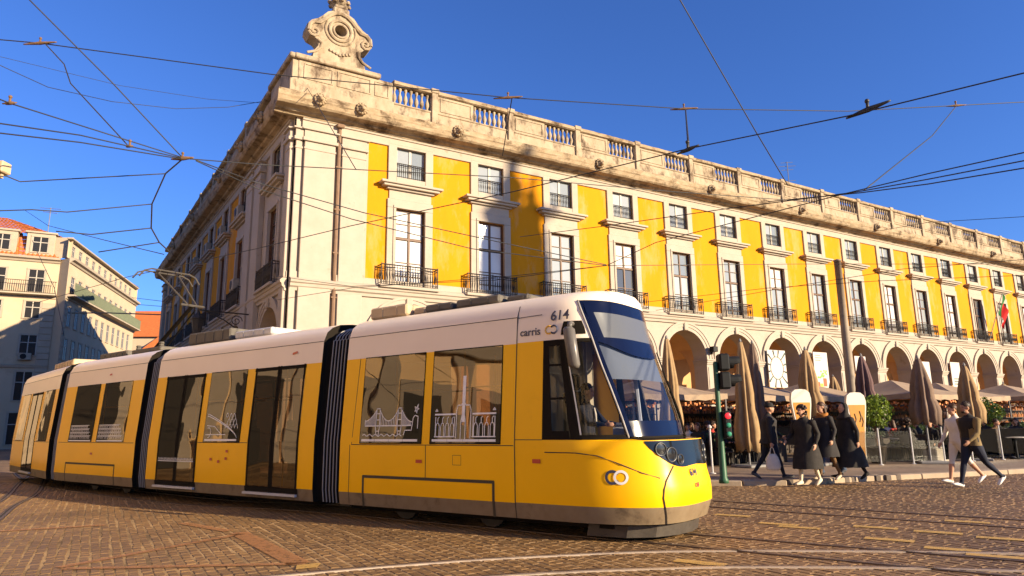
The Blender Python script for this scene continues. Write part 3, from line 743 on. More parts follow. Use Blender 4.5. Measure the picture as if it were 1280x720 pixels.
# roof, back wall and arcade interior
m = MB()
def bpt(u, y, z): return FR.loc(u, -y, z)
q_far = FL.loc(0, -14, 0); q_l = FL.loc(0, 0, 0)
m.poly([FR.loc(-4.7, -.1, 16.0), FR.loc(UE, -.1, 16.0), FR.loc(UE, -30, 16.0), (q_l[0] + .2, q_l[1], 16.0)])
m.poly([FR.loc(UE, 0, 0), FR.loc(UE, -30, 0), FR.loc(UE, -30, 16.0), FR.loc(UE, 0, 16.0)])
m.poly([(q_l[0], q_l[1], 0), (q_l[0] + 22, q_l[1], 0), (q_l[0] + 22, q_l[1], 16), (q_l[0], q_l[1], 16)])
m.build('roof', MT['stonedirty'], bld)
AD = 5.4                                   # depth of the arcade walk
def arcade(fr, cs, u0, u1):
    m = MB(); Z = 7.3
    for i, c in enumerate(cs):
        l, r = (u0 if i == 0 else (cs[i - 1] + c) / 2), (u1 if i == len(cs) - 1 else (c + cs[i + 1]) / 2)
        n = 10; V = [(l + (r - l) * k / n, 5.4 + 1.6 * math.sin(math.pi * k / n)) for k in range(n + 1)]
        for k in range(n): m.poly([(V[k][0], D_P, V[k][1]), (V[k + 1][0], D_P, V[k + 1][1]), (V[k + 1][0], AD, V[k + 1][1]), (V[k][0], AD, V[k][1])], 0)
        # back wall with a tall dark door
        dl, dr = c - .75, c + .75
        for a, b, z0, z1 in ((l, dl, 0, Z), (dr, r, 0, Z), (dl, dr, 3.9, Z)): m.poly([(a, AD, z0), (b, AD, z0), (b, AD, z1), (a, AD, z1)], 0)
        m.poly([(dl, AD + .3, 0), (dr, AD + .3, 0), (dr, AD + .3, 3.9), (dl, AD + .3, 3.9)], 1)
        m.poly([(dr, AD, 0), (dr, AD + .3, 0), (dr, AD + .3, 3.9), (dr, AD, 3.9)], 0); m.poly([(dl, AD, 3.9), (dr, AD, 3.9), (dr, AD + .3, 3.9), (dl, AD + .3, 3.9)], 0)
        # transverse arch at each pier
        if i < len(cs) - 1:
            nn_ = 10; hw_ = (AD - D_P) / 2 - .45; mid = (AD + D_P) / 2; t = .42
            A = [(mid - hw_ * math.cos(math.pi * k / nn_), 4.3 + hw_ * 1.05 * math.sin(math.pi * k / nn_)) for k in range(nn_ + 1)]
            for x in (r - t, r + t):
                for k in range(nn_): m.poly([(x, A[k][0], A[k][1]), (x, A[k + 1][0], A[k + 1][1]), (x, A[k + 1][0], Z), (x, A[k][0], Z)], 0)
                m.poly([(x, D_P, 0), (x, A[0][0], 0), (x, A[0][0], Z), (x, D_P, Z)], 0); m.poly([(x, A[-1][0], 0), (x, AD, 0), (x, AD, Z), (x, A[-1][0], Z)], 0)
            for k in range(nn_): m.poly([(r - t, A[k][0], A[k][1]), (r + t, A[k][0], A[k][1]), (r + t, A[k + 1][0], A[k + 1][1]), (r - t, A[k + 1][0], A[k + 1][1])], 0)
            for y in (A[0][0], A[-1][0]): m.poly([(r - t, y, 0), (r + t, y, 0), (r + t, y, 4.3), (r - t, y, 4.3)], 0)
    return fr.put('arcade_walk', [MT['inner'], MT['dark']], m, 0)
arcade(FR, CR, -4.6, UE); 
m = MB(); m.poly([(.1, 1.06, 0), (LL - .3, 1.06, 0), (LL - .3, 1.06, 7.3), (.1, 1.06, 7.3)]); FL.put('arcade_back_wall', MT['inner'], m, 0)
# blocking walls behind the windows so no daylight shows through
m = MB(); m.poly([(-4.6, .43, 7.4), (UE, .43, 7.4), (UE, .43, 15.9), (-4.6, .43, 15.9)]); FR.put('inner_wall', MT['dark'], m, 0)
m = MB(); m.poly([(.1, .43, 7.4), (LL - .3, .43, 7.4), (LL - .3, .43, 15.9), (.1, .43, 15.9)]); FL.put('inner_wall', MT['dark'], m, 0)
def wpt(fr, u, out, z): 
    l = fr.loc(u, out, z); c, s = math.cos(BA), math.sin(BA); return Vector((CORN.x + c * l[0] - s * l[1], CORN.y + s * l[0] + c * l[1], z))
# air conditioners on the shaded flank
def ac(fr, u, z, label):
    p = wpt(fr, u, .0, z); t = empty('air_conditioner', p, BA + fr.a, label, 'air conditioner', 'air conditioners on the shaded flank')
    m = MB(); m.bbox(-.42, -.42, 0, .42, -.08, .62, .03); m.build('casing', MT['accase'], t)
    m = MB(); m.lathe([(.24, 0), (.24, .02), (.06, .03)], 14, (0, 0, 0), X=Matrix.Translation((-.1, -.42, .31)) @ Matrix.Rotation(rad(90), 4, 'X')); m.build('fan_grille', MT['black'], t)
    m = MB(); m.box(-.35, -.42, -.06, -.3, .0, -.005); m.box(.3, -.42, -.06, .35, .0, -.005); m.build('bracket', MT['grey'], t)
for k, nme in enumerate(('nearest the corner pilasters', 'second from the corner pilasters', 'third from the corner pilasters', 'farthest from the corner pilasters')):
    ac(FL, LL - (9.3 + 4.55 * k) - .05, 12.85, 'white air conditioner on a shaded upper window sill, ' + nme)
ac(FL, LL - 9.3, 8.75, 'white air conditioner on the lower balcony of the shaded flank')
# lantern on a scrolled bracket
p = wpt(FL, LL - 5.4, .28, 6.9); t = empty('wall_lantern', p, BA + LA, 'black wall lantern hanging from a scrolled iron bracket on the shaded flank', 'lantern')
m = MB(); m.tube([(0, 0, 0), (0, -2.3, .05)], .035, 6); m.tube([(0, 0, -.9), (0, -.5, -.75), (0, -1.1, -.35), (0, -1.9, 0)], .03, 6)
m.tube([(0, -.55 + .28 * (1 - q / 20) * math.cos(q * .6), -.35 + .28 * (1 - q / 20) * math.sin(q * .6)) for q in range(18)], .022, 5); m.build('bracket', MT['iron'], t)
m = MB(); m.lathe([(.05, 0), (.10, -.12), (.34, -.34), (.36, -.40), (.30, -.42), (.18, -1.05), (.05, -1.15), (.02, -1.28)], 6, (0, -2.25, .0)); m.build('lamp_body', MT['iron'], t)
# floodlights between the arches
fl = MB(); fl.bbox(-.20, -.42, -.16, .20, -.10, .16, .02); fl.box(-.03, -.14, -.3, .03, .0, -.16); fl.box(-.16, -.425, -.12, .16, -.421, .12); flm = fl.mesh('floodlight', MT['black'])
for k, u in enumerate((20.25, 29.1)):
    p = wpt(FR, u, .12, 5.75); tag(place('floodlight', flm, None, p, BA), 'small black floodlight above the pier ' + ('beside the traffic light' if k == 0 else 'behind the tan closed parasol'), 'floodlight')
# flag on a slanting staff
MT['flagred'] = worn('red_flag_cloth', (.62, .015, .012), (.5, .01, .01), 3, .8, .05); MT['flaggreen'] = worn('green_flag_cloth', (.02, .14, .03), (.015, .10, .02), 3, .8, .05)
p = wpt(FR, 13 * S + .72 - 4.1, .5, 8.0); t = empty('national_flag', p, BA, 'red and green flag hanging from a slanted staff on a balcony', 'flag')
m = MB(); m.tube([(0, 0, 0), (1.2, -1.0, 4.0)], .035, 6); m.build('staff', MT['grey'], t)
m = MB(); R_ = 12; cols_ = 10
for i in range(cols_ + 1):
    f = i / cols_
rings = []
for i in range(R_ + 1):
    f = i / R_; a = Vector((1.2 - .3 * f * .9, -1.0 + .25 * f, 3.95 - f * 1.0)); row = []
    for j in range(cols_ + 1):
        g = j / cols_; row.append(a + Vector((.18 * g * 3.2 * (1 - .45 * g) + .05 * math.sin(g * 9 + f * 3), -.10 * math.sin(g * 11 + f * 2), -1.55 * g * (1 - .12 * f))))
    rings.append(row)
m.loft(rings, 0, False, False); m.m = [1 if (k % cols_) < 4 else 0 for k in range(len(m.f))]
fo = m.build('flag_cloth', [MT['flagred'], MT['flaggreen']], t, smooth=True); fo.scale = (1.3, 1.3, 1.3); fo.location = (-.3 * 1.2, .3 * 1.0, -.3 * 3.95)
# roof aerial
p = wpt(FR, 33.0, -2.5, 16); m = MB(); m.tube([(0, 0, 0), (0, 0, 5.2)], .03, 5)
for z, l in ((5.1, .5), (4.8, .7), (4.5, .5), (3.6, .6), (3.3, .6)): m.tube([(-l, 0, z), (l, .15, z + .12)], .018, 4)
tag(m.build('roof_aerial', MT['grey'], None, p), 'thin television aerial standing behind the stone balustrade', 'aerial')
# ------------------------------------------------------------------ the tram
MT['ty'] = worn('yellow_tram_paint', (.89, .452, .001), (.84, .425, .001), .9, .30, 0, c3=(.74, .36, .004), s3=.7, t3=.66)
MT['tw'] = worn('white_tram_paint', (.82, .69, .54), (.78, .65, .50), .8, .32, 0)
MT['tg'] = worn('grey_skirt_paint', (.20, .145, .085), (.165, .115, .065), 5, .5, .03, c3=(.09, .062, .038), s3=2.5, t3=.62)
MT['tglass'] = tinted_glass('tinted_tram_glass', (.36, .27, .18), 1.85, .006, 1.3)
MT['tdoor'] = glass_reflect('tinted_door_glass', (.028, .015, .007), .015, 1.8, .005, 1.1)
MT['seam'] = mat('dark_panel_joint', (.03, .022, .015), .6)
MT['rubber'] = mat('black_rubber', (.013, .010, .007), .9, spec=.1)
MT['decal'] = mat('white_window_film', (.72, .70, .68), .5)
MT['silver'] = worn('pale_grey_strip', (.50, .48, .46), (.40, .38, .36), 8, .4, .02)
MT['ribgrey'] = mat('grey_bellows_seam', (.26, .24, .22), .6)
MT['cabin'] = mat('cabin_lining', (.16, .14, .12), .7)
MT['seatcloth'] = mat('seat_cloth', (.05, .035, .025), .85)
MT['navy'] = mat('navy_lettering', (.03, .035, .07), .4)
MT['golden'] = mat('gold_lettering', (.75, .42, .04), .4)
MT['redmark'] = mat('red_marker_lens', (.45, .05, .02), .3)
MT['roofbox'] = worn('roof_equipment_grey', (.12, .105, .085), (.085, .072, .058), 4, .7, .06)
MT['roofbox2'] = worn('roof_equipment_tan', (.48, .36, .22), (.40, .29, .17), 4, .6, .06)
MT['steel'] = worn('brushed_guard_steel', (.085, .07, .055), (.055, .045, .036), 6, .5, .05, metal=.3)
MT['screen'] = clear_glass('windscreen_glass', (.66, .70, .78), 1.40)
MT['cabglass'] = clear_glass('cab_side_glass', (.80, .76, .70), 1.35)
MT['blueband'] = mat('dark_blue_windscreen_band', (.004, .007, .026), .16, spec=.12)
MT['blind'] = mat('grey_roller_blind', (.16, .165, .175), .8)
MT['dash'] = mat('grey_dashboard', (.20, .21, .24), .6)
MT['hlblack'] = mat('gloss_black_panel', (.008, .009, .011), .10, spec=.35)
MT['lens'] = mat('headlamp_lens', (.012, .012, .014), .12, spec=.5)
MT['chrome'] = mat('lamp_rim', (.03, .03, .03), .35)
MT['cablin'] = mat('cab_lining', (.30, .29, .27), .8)

TY = rad(-55.1)
TD = Vector((-math.sin(TY), -math.cos(TY))); TN = Vector((-TD.y, TD.x))
TO = Vector((-2.97, 11.80)) + TN * 1.2
TROT = math.atan2(TD.y, TD.x)
tram = empty('tram', (TO.x, TO.y, 0), TROT, 'long yellow and white articulated tram numbered 614 rounding the curve on the setts', 'tram')
HZ = [.235, .45, 1.25, 2.65, 3.03, 3.2, 3.3, 3.37, 3.41]; HW = [1.17, 1.2, 1.2, 1.1, 1.07, 1.0, .88, .7, .4]
def hw(z): return float(np.interp(z, HZ, HW))
ZR = [.235, .34, .437, .445, .8, 1.25, 1.7, 2.2, 2.643, 2.651, 2.85, 3.02, 3.03, 3.12, 3.2, 3.255, 3.3, 3.34, 3.37, 3.395, 3.41]
def zmat(z):                      # 0 yellow, 1 white, 2 grey
    return 2 if z < .44 else (0 if z < 2.645 else 1)
def section(inset=0.0):
    R_ = [(-(hw(z) - inset), z - (inset if z > 3.1 else 0)) for z in ZR]
    return R_ + [(0, 3.415 - inset)] + [(-y, z) for y, z in reversed(R_)]
def to_tram(yaw, O):
    """pose of a carriage frame inside the tram's frame: origin on the camera-side face, x forward"""
    t = rad(yaw); D = Vector((-math.sin(t), -math.cos(t))); n = Vector((-D.y, D.x)); c = Vector(O) + n * 1.2 - TO
    a = math.atan2(D.y, D.x) - TROT
    return (c.x * TD.x + c.y * TD.y, c.x * TN.x + c.y * TN.y, 0), a
def shell(x0, x1, holes=()):
    m = MB(); s = section(); n = len(s); xs = sorted(set([x0, x1] + [v for h in holes for v in h[:2]]))
    for i in range(len(xs) - 1):
        for j in range(n - 1):
            (ya, za), (yb, zb_) = s[j], s[j + 1]; xm, zm = (xs[i] + xs[i + 1]) / 2, (za + zb_) / 2
            if any(h[0] < xm < h[1] and h[2] < zm < 2.645 for h in holes): continue
            m.poly([(xs[i], ya, za), (xs[i + 1], ya, za), (xs[i + 1], yb, zb_), (xs[i], yb, zb_)], zmat((za + zb_) / 2))
    for x in (x0, x1): m.poly([(x, y, z) for y, z in s], 3)
    m.poly([(x0, -1.17, .235), (x1, -1.17, .235), (x1, 1.17, .235), (x0, 1.17, .235)], 3)
    me = m.mesh('carriage', [MT['ty'], MT['tw'], MT['tg'], MT['rubber']])
    return smooth_by_angle(me, 30)
def side_pt(x, z, s_=-1, off=0.0): return Vector((x, s_ * (hw(z) + off), z))
def side_quad(m, x0, x1, z0, z1, s_, off, mi=0, nz=4, edge=True):
    zs = sorted(set([z0, z1] + [q for q in (.45, .8, 1.25, 1.7, 2.2) if z0 < q < z1])); nz = len(zs) - 1
    for k in range(nz): m.poly([side_pt(x0, zs[k], s_, off), side_pt(x1, zs[k], s_, off), side_pt(x1, zs[k + 1], s_, off), side_pt(x0, zs[k + 1], s_, off)], mi)
    if edge:
        for x in (x0, x1):
            for k in range(nz): m.poly([side_pt(x, zs[k], s_, off), side_pt(x, zs[k + 1], s_, off), side_pt(x, zs[k + 1], s_, -.01), side_pt(x, zs[k], s_, -.01)], mi)
        for z in (z0, z1): m.poly([side_pt(x0, z, s_, off), side_pt(x1, z, s_, off), side_pt(x1, z, s_, -.01), side_pt(x0, z, s_, -.01)], mi)
def stroke(m, P, wd, s_=-1, off=.012, mi=0):
    """flat line drawn on the side of the carriage, points are (x, z)"""
    for (xa, za), (xb, zb_) in zip(P[:-1], P[1:]):
        d = Vector((xb - xa, zb_ - za)); L = d.length
        if L < 1e-5: continue
        d /= L; nx, nz = -d.y * wd / 2, d.x * wd / 2; e = d * wd * .3
        m.poly([side_pt(xa - e.x + nx, za - e.y + nz, s_, off), side_pt(xb + e.x + nx, zb_ + e.y + nz, s_, off), side_pt(xb + e.x - nx, zb_ + e.y - nz, s_, off), side_pt(xa - e.x - nx, za - e.y - nz, s_, off)], mi)
def text_mesh(txt, size, mat_, name='lettering', bold=0.0):
    cu = bpy.data.curves.new(name, 'FONT'); cu.body = txt; cu.size = size; cu.extrude = .002; cu.offset = bold
    ob = bpy.data.objects.new(name, cu); COL.objects.link(ob)
    dg = bpy.context.evaluated_depsgraph_get(); me = bpy.data.meshes.new_from_object(ob.evaluated_get(dg))
    bpy.data.objects.remove(ob); me.name = name; me.materials.clear(); me.materials.append(mat_); return me
def window(car, x0, x1, z0=1.235, z1=2.635):
    for s_ in (-1, 1):
        m = MB(); side_quad(m, x0, x1, z0, z1, s_, .006, edge=False); m.build('window', MT['tglass'], car)
        m = MB(); stroke(m, [(x0, z0), (x1, z0)], .03, s_, .004); stroke(m, [(x0, z1), (x1, z1)], .03, s_, .004)
        for x in (x0, x1): stroke(m, [(x, z0), (x, 1.7), (x, 2.2), (x, z1)], .03, s_, .004)
        m.build('window_rubber', MT['rubber'], car)
def door(car, x0, x1, z0=.34, z1=2.635):
    mid = (x0 + x1) / 2
    for s_ in (-1, 1):
        for a, b in ((x0, mid - .012), (mid + .012, x1)):
            m = MB()
            for P in ([(a + .025, z) for z in (z0, .45, .8, 1.25, 1.7, 2.2, z1)], [(b - .025, z) for z in (z0, .45, .8, 1.25, 1.7, 2.2, z1)]): stroke(m, P, .05, s_, .008)
            stroke(m, [(a, z1 - .03), (b, z1 - .03)], .06, s_, .008); stroke(m, [(a, z0 + .05), (b, z0 + .05)], .09, s_, .008)
            side_quad(m, a, b, z0, z1, s_, .004, 1, edge=False)
            m.build('door_leaf', [MT['rubber'], MT['tglass']], car)
        m = MB(); side_quad(m, mid - .03, mid + .03, z0, z1, s_, .003); m.build('door_seal', MT['rubber'], car)
        m = MB(); y = s_ * 1.2
        m.box(x0 - .02, min(y, y + s_ * .05), z0 - .045, x1 + .02, max(y, y + s_ * .05), z0 - .004); m.build('door_step', MT['silver'], car)
def joints(car, segs, name='panel_joint', wd=.012):
    m = MB()
    for s_ in (-1, 1):
        for P in segs: stroke(m, P, wd, s_, .0035)
    return m.build(name, MT['seam'], car)
def film_bridge(car, x0, x1):
    """suspension bridge, river and lamp drawn in white film along the window foot"""
    m = MB(); L = x1 - x0; z = 1.26; X = lambda f: x0 + f * L
    for k in range(4): stroke(m, [(X(.01 + k * .245), z + .015), (X(.235 + k * .245), z + .015)], .035)
    stroke(m, [(X(.02 + q * .018), z + .095 + .016 * math.sin(q * 1.1)) for q in range(39)], .014)
    for t in (.28, .66):
        for o in (-.035, .035): stroke(m, [(X(t + o * .6), z + .10), (X(t + o), z + .22), (X(t + o * .8), z + .52)], .014)
        for h in (.16, .24, .34, .44, .52): stroke(m, [(X(t - .03), z + h), (X(t + .03), z + h)], .012)
    stroke(m, [(X(.05), z + .245), (X(.86), z + .245)], .018); stroke(m, [(X(.05), z + .245), (X(.05), z + .34)], .012)
    def cab(a, b, ha, hb, hm):
        P = []
        for q in range(13):
            f = q / 12; P.append((X(a + (b - a) * f), z + ha + (hb - ha) * f - hm * 4 * f * (1 - f)))
        stroke(m, P, .014)
        for (x, zz) in P[1:-1]: stroke(m, [(x, z + .25), (x, zz)], .009)
    cab(.05, .26, .32, .52, .045); cab(.30, .64, .52, .52, .20); cab(.68, .87, .52, .30, .05)
    stroke(m, [(X(.74), z + .10), (X(.76), z + .17), (X(.87), z + .17), (X(.89), z + .36), (X(.92), z + .40), (X(.97), z + .38), (X(.97), z + .20)], .014)
    stroke(m, [(X(.91), z + .46), (X(.98), z + .50), (X(.91), z + .53), (X(.945), z + .43), (X(.965), z + .57), (X(.91), z + .46)], .012)
    m.build('window_film', MT['decal'], car)
def film_arcade(car, x0, x1):
    """column between two balustraded arcades in white film"""
    m = MB(); L = x1 - x0; z = 1.26; X = lambda f: x0 + f * L
    for k in range(4): stroke(m, [(X(.01 + k * .245), z + .015), (X(.235 + k * .245), z + .015)], .035)
    for a, b in ((.04, .36), (.63, .97)):
        stroke(m, [(X(a), z + .07), (X(b), z + .07)], .016); stroke(m, [(X(a), z + .40), (X(b), z + .40)], .024)
        stroke(m, [(X(a + .01), z + .07), (X(a + .01), z + .36)], .014); stroke(m, [(X(b - .01), z + .07), (X(b - .01), z + .36)], .014)
        for k in range(4):
            c = a + (b - a) * (.14 + .24 * k); w_ = .028
            stroke(m, [(X(c - w_), z + .08), (X(c - w_), z + .22), (X(c - w_ * .6), z + .26), (X(c), z + .275), (X(c + w_ * .6), z + .26), (X(c + w_), z + .22), (X(c + w_), z + .08)], .012)
            stroke(m, [(X(c), z + .28), (X(c), z + .34), (X(c + .02), z + .36)], .012)
    for c in (.06, .95): stroke(m, [(X(c - .02), z + .45), (X(c), z + .48), (X(c + .02), z + .45), (X(c - .02), z + .45)], .012)
    for c in (.45, .52): stroke(m, [(X(c), z + .02), (X(c), z + .30), (X(c + (.485 - c) * .5), z + .40)], .014)
    stroke(m, [(X(.38), z + .05), (X(.38), z + .46), (X(.40), z + .53), (X(.45), z + .53), (X(.47), z + .58)], .014)
    stroke(m, [(X(.60), z + .05), (X(.60), z + .46), (X(.58), z + .53), (X(.52), z + .53), (X(.50), z + .58)], .014)
    stroke(m, [(X(.485), z + .30), (X(.485), z + .95)], .06)
    m.build('window_film', MT['decal'], car)
def film_shell(car, x0, x1):
    m = MB(); L = x1 - x0; z = 1.26; X = lambda f: x0 + f * L
    for k in range(5): stroke(m, [(X(.02 + k * .19), z + .015), (X(.19 + k * .19), z + .015)], .035)
    for h, w_ in ((.48, 1.0), (.44, .97)): stroke(m, [(X(.03 + .93 * q / 16), z + .06 + h * (1 - (q / 16)) ** .7 * (1 if q else .98)) for q in range(17)], .016)
    stroke(m, [(X(.05), z + .30), (X(.28), z + .28), (X(.50), z + .12)], .014); stroke(m, [(X(.03), z + .12), (X(.62), z + .12)], .014)
    stroke(m, [(X(.10 + .08 * math.cos(a * .5)), z + .16 + .10 * math.sin(a * .5)) for a in range(-3, 5)], .014)
    for r_ in range(3):
        for c in range(4 - r_):
            cx = .64 + c * .09 + r_ * .045; cz = z + .28 + r_ * .10
            stroke(m, [(X(cx - .045), cz - .04), (X(cx - .02), cz + .03), (X(cx), cz + .05), (X(cx + .02), cz + .03), (X(cx + .045), cz - .04)], .012)
    stroke(m, [(X(.62 + .03 * math.cos(q)), z + .50 + .04 * math.sin(q)) for q in [k * .7 for k in range(10)]], .011)
    m.build('window_film', MT['decal'], car)
def film_town(car, x0, x1, seed):
    random.seed(seed); m = MB(); L = x1 - x0; z = 1.25; X = lambda f: x0 + f * L
    stroke(m, [(X(.01), z + .0), (X(.99), z + .0)], .03)
    for r_ in range(4):
        zz = z + .05 + r_ * .085; stroke(m, [(X(.02), zz + .07), (X(.96 - .04 * r_), zz + .07)], .011)
        f = .03
        while f < .92 - .04 * r_:
            w_ = random.uniform(.03, .07); stroke(m, [(X(f), zz), (X(f), zz + .05), (X(f + w_), zz + .05), (X(f + w_), zz)], .011); f += w_ + .025
    m.build('window_film', MT['decal'], car)
def small_logo(car, x, z, r=.055, gold=True, s_=-1):
    """two interlocked open rings"""
    for k, (cx, mm, a0, a1) in enumerate(((x - r * .8, MT['golden'] if gold else MT['navy'], .6, 5.5), (x + r * .8, MT['navy'] if gold else MT['decal'], -2.5, 2.5 if gold else 3.8))):
        m = MB(); stroke(m, [(cx + r * math.cos(a0 + (a1 - a0) * q / 20), z + r * math.sin(a0 + (a1 - a0) * q / 20)) for q in range(21)], r * .42, s_, .008); m.build('logo_ring', mm, car)

def bogie(x, par):
    """sideframe and wheels under a carriage"""
    for dx in (-.88, .88):
        for s_ in (-1, 1):
            m = MB(); X = Matrix.Translation((x + dx, s_ * .60, .29)) @ Matrix.Rotation(rad(90), 4, 'X')
            m.lathe([(.29, -.06), (.29, .05), (.25, .07), (.12, .04), (.10, .10), (.02, .11)], 20, (0, 0, 0), X=X if s_ > 0 else X @ Matrix.Rotation(math.pi, 4, 'X')); m.build('wheel', MT['steel'], par, smooth=False)
    m = MB()
    for s_ in (-1, 1): m.bbox(x - 1.2, s_ * .84 - .06, .24, x + 1.2, s_ * .84 + .06, .42, .03); m.bbox(x - .3, s_ * .86 - .08, .14, x + .3, s_ * .86 + .08, .30, .03)
    m.build('bogie_frame', MT['rubber'], par)

# carriage poses: front car, first suspended car, middle car, rear suspended car
def carriage(yaw, O, x0, x1, wins, doors):
    loc, a = to_tram(yaw, O); me = shell(x0, x1, [(p, q, 1.24) for p, q in wins] + [(p, q, .34) for p, q in doors]); c = place('carriage', me, tram, loc, a)
    m = MB(); m.box(x0 + .03, -1.12, .33, x1 - .03, 1.12, .36); m.build('cabin_floor', MT['cabin'], c)
    m = MB(); m.poly([(x0 + .03, -1.05, 2.70), (x1 - .03, -1.05, 2.70), (x1 - .03, 1.05, 2.70), (x0 + .03, 1.05, 2.70)]); m.build('cabin_ceiling', MT['cabin'], c)
    for p, q in wins:
        for s_ in (-1, 1):
            m = MB(); m.box(p - .1, s_ * 1.12 - .01, .36, q + .1, s_ * 1.12 + .01, 1.22); m.build('inner_panel', MT['cabin'], c)
        k = p + .15
        while k < q - .3:
            for y in (-.78, .78):
                m = MB(); m.bbox(k, y - .22, .75, k + .42, y + .22, .83, .03); m.bbox(k, y - .22, .83, k + .08, y + .22, 1.50, .03); m.bbox(k + .01, y - .12, 1.50, k + .07, y + .12, 1.66, .03); m.bbox(k + .1, y - .1, .36, k + .3, y + .1, .75, .02); m.build('seat', MT['seatcloth'], c)
            k += .78
    for p, q in list(wins) + list(doors):
        for y in (-.42, .42):
            m = MB(); m.tube([(p + .06, y, .36), (p + .06, y, 2.7)], .018, 6); m.tube([(p + .06, y, 2.1), (q - .06, y, 2.1)], .014, 6); m.build('grab_rail', MT['golden'], c)
    return c
A_ = (-55.1, (-2.97, 11.80)); B_ = (-53.1, (-8.6, 15.75)); C_ = (-44.6, (-12.65, 18.85))
car1 = carriage(*A_, .02, 3.62, [(.50, 1.86), (2.05, 3.37)], []); car2 = carriage(*A_, -6.28, -.66, [(-4.12, -2.88)], [(-5.86, -4.34), (-2.60, -1.09)])
car3 = carriage(*B_, -4.42, -.02, [(-3.72, -2.33), (-2.06, -.60)], []); car4 = carriage(*C_, -5.35, .02, [(-4.85, -3.75), (-1.6, -.4)], [(-3.45, -1.95)])
window(car1, .50, 1.86); window(car1, 2.05, 3.37)
film_bridge(car1, .54, 1.82); film_arcade(car1, 2.09, 3.33)
joints(car1, [[(.03, 3.03), (3.61, 3.03)], [(.26, 1.20), (.26, .80), (.26, .45), (.26, .26)], [(.30, 1.205), (3.60, 1.205)], [(1.96, 1.20), (1.96, .70)], [(.36, 2.64), (.30, 1.2)]])
m = MB()
for s_ in (-1, 1):
    for P in ([(.60, .24), (.60, .45), (.60, .70), (3.25, .70), (3.25, .45), (3.25, .24)],): stroke(m, P, .045, s_, .004)
m.build('bogie_hatch_joint', MT['seam'], car1)
m = MB()
for x, z in ((1.83, .96),): stroke(m, [(x - .05, z), (x + .05, z)], .05)
m.build('marker_lamp', MT['redmark'], car1)
joints(car1, [[(2.5, 1.06), (2.66, 1.06), (2.66, .92), (2.5, .92), (2.5, 1.06)]], 'filler_flap', .006)
door(car2, -5.86, -4.34); window(car2, -4.12, -2.88); door(car2, -2.60, -1.09); film_shell(car2, -4.08, -2.92)
joints(car2, [[(-6.27, 3.03), (-.67, 3.03)], [(-4.32, 1.225), (-2.62, 1.225)]])
m = MB()
for x, z in ((-3.82, .90), (-3.55, .86), (-3.30, .92), (-3.28, 1.06)): stroke(m, [(x, z), (x + .045, z)], .05)
m.build('door_marker', MT['redmark'], car2)
m = MB(); stroke(m, [(-1.5, 2.86), (-1.38, 2.88)], .04); m.build('marker_lamp', MT['redmark'], car2)
for x0_, x1_ in ((-5.78, -4.42),):
    m = MB()
    for q in range(24):
        x = x0_ + (x1_ - x0_) * q / 24; stroke(m, [(x, .86), (x + .02, .91), (x + .04, .86)], .010, -1, .014)
    stroke(m, [(x0_, .84), (x1_, .84)], .014, -1, .014); m.build('window_film', MT['decal'], car2)
window(car3, -3.72, -2.33); window(car3, -2.06, -.60); film_town(car3, -3.68, -2.37, 4); film_town(car3, -2.02, -.66, 9)
joints(car3, [[(-4.4, 3.03), (-.03, 3.03)], [(-4.3, 1.205), (-.1, 1.205)]])
m = MB()
for s_ in (-1, 1): stroke(m, [(-3.72, .24), (-3.72, .45), (-3.72, .69), (-.95, .69), (-.95, .45), (-.95, .24)], .045, s_, .004)
m.build('bogie_hatch_joint', MT['seam'], car3)
m = MB(); stroke(m, [(-2.3, .94), (-2.2, .94)], .05); stroke(m, [(-1.9, 2.85), (-1.8, 2.86)], .04); m.build('marker_lamp', MT['redmark'], car3)
window(car4, -4.85, -3.75); door(car4, -3.45, -1.95); window(car4, -1.6, -.4)
joints(car4, [[(-5.3, 3.03), (.0, 3.03)], [(-5.3, 1.205), (.0, 1.205)]])
bogie(1.93, car1); bogie(-2.3, car3)
# underframe
for car, x0, x1 in ((car1, .1, 5.0), (car2, -6.2, -.7), (car3, -4.4, -.1), (car4, -5.3, 0)):
    m = MB(); m.box(x0, -.98, .16, x1, .98, .234); m.build('underframe', MT['rubber'], car)
# gangway bellows
def gangway(pa, xa, pb, xb, name='gangway_bellows'):
    """concertina between two carriage frames"""
    (la, aa), (lb, ab) = to_tram(*pa), to_tram(*pb)
    def pt(l, a, x, y, z): return Vector((l[0] + math.cos(a) * x - math.sin(a) * y, l[1] + math.sin(a) * x + math.cos(a) * y, z))
    m = MB(); rings = []; K = 17; ribs = []
    for k in range(K):
        f = k / (K - 1); ins = .085 + (.05 if k % 2 else .0)
        s = section(ins)
        s = [(y, max(z, .20)) for y, z in s]
        rg = [pt(la, aa, xa, y, z).lerp(pt(lb, ab, xb, y, z), f) for y, z in s]; rings.append(rg)
        if k % 2 == 0 and 1 < k < K - 1: ribs.append(rg)
    m.loft(rings, 0, True); g = m.build(name, MT['rubber'], tram)
    for rg in ribs[1:6]:
        m = MB(); m.tube([p for p in rg], .011, 5, cap=True); m.build('rib', MT['ribgrey'], g)
    return g
gangway(A_, -.66, A_, .02); gangway(B_, -.02, A_, -6.28); gangway(C_, .02, B_, -4.42)

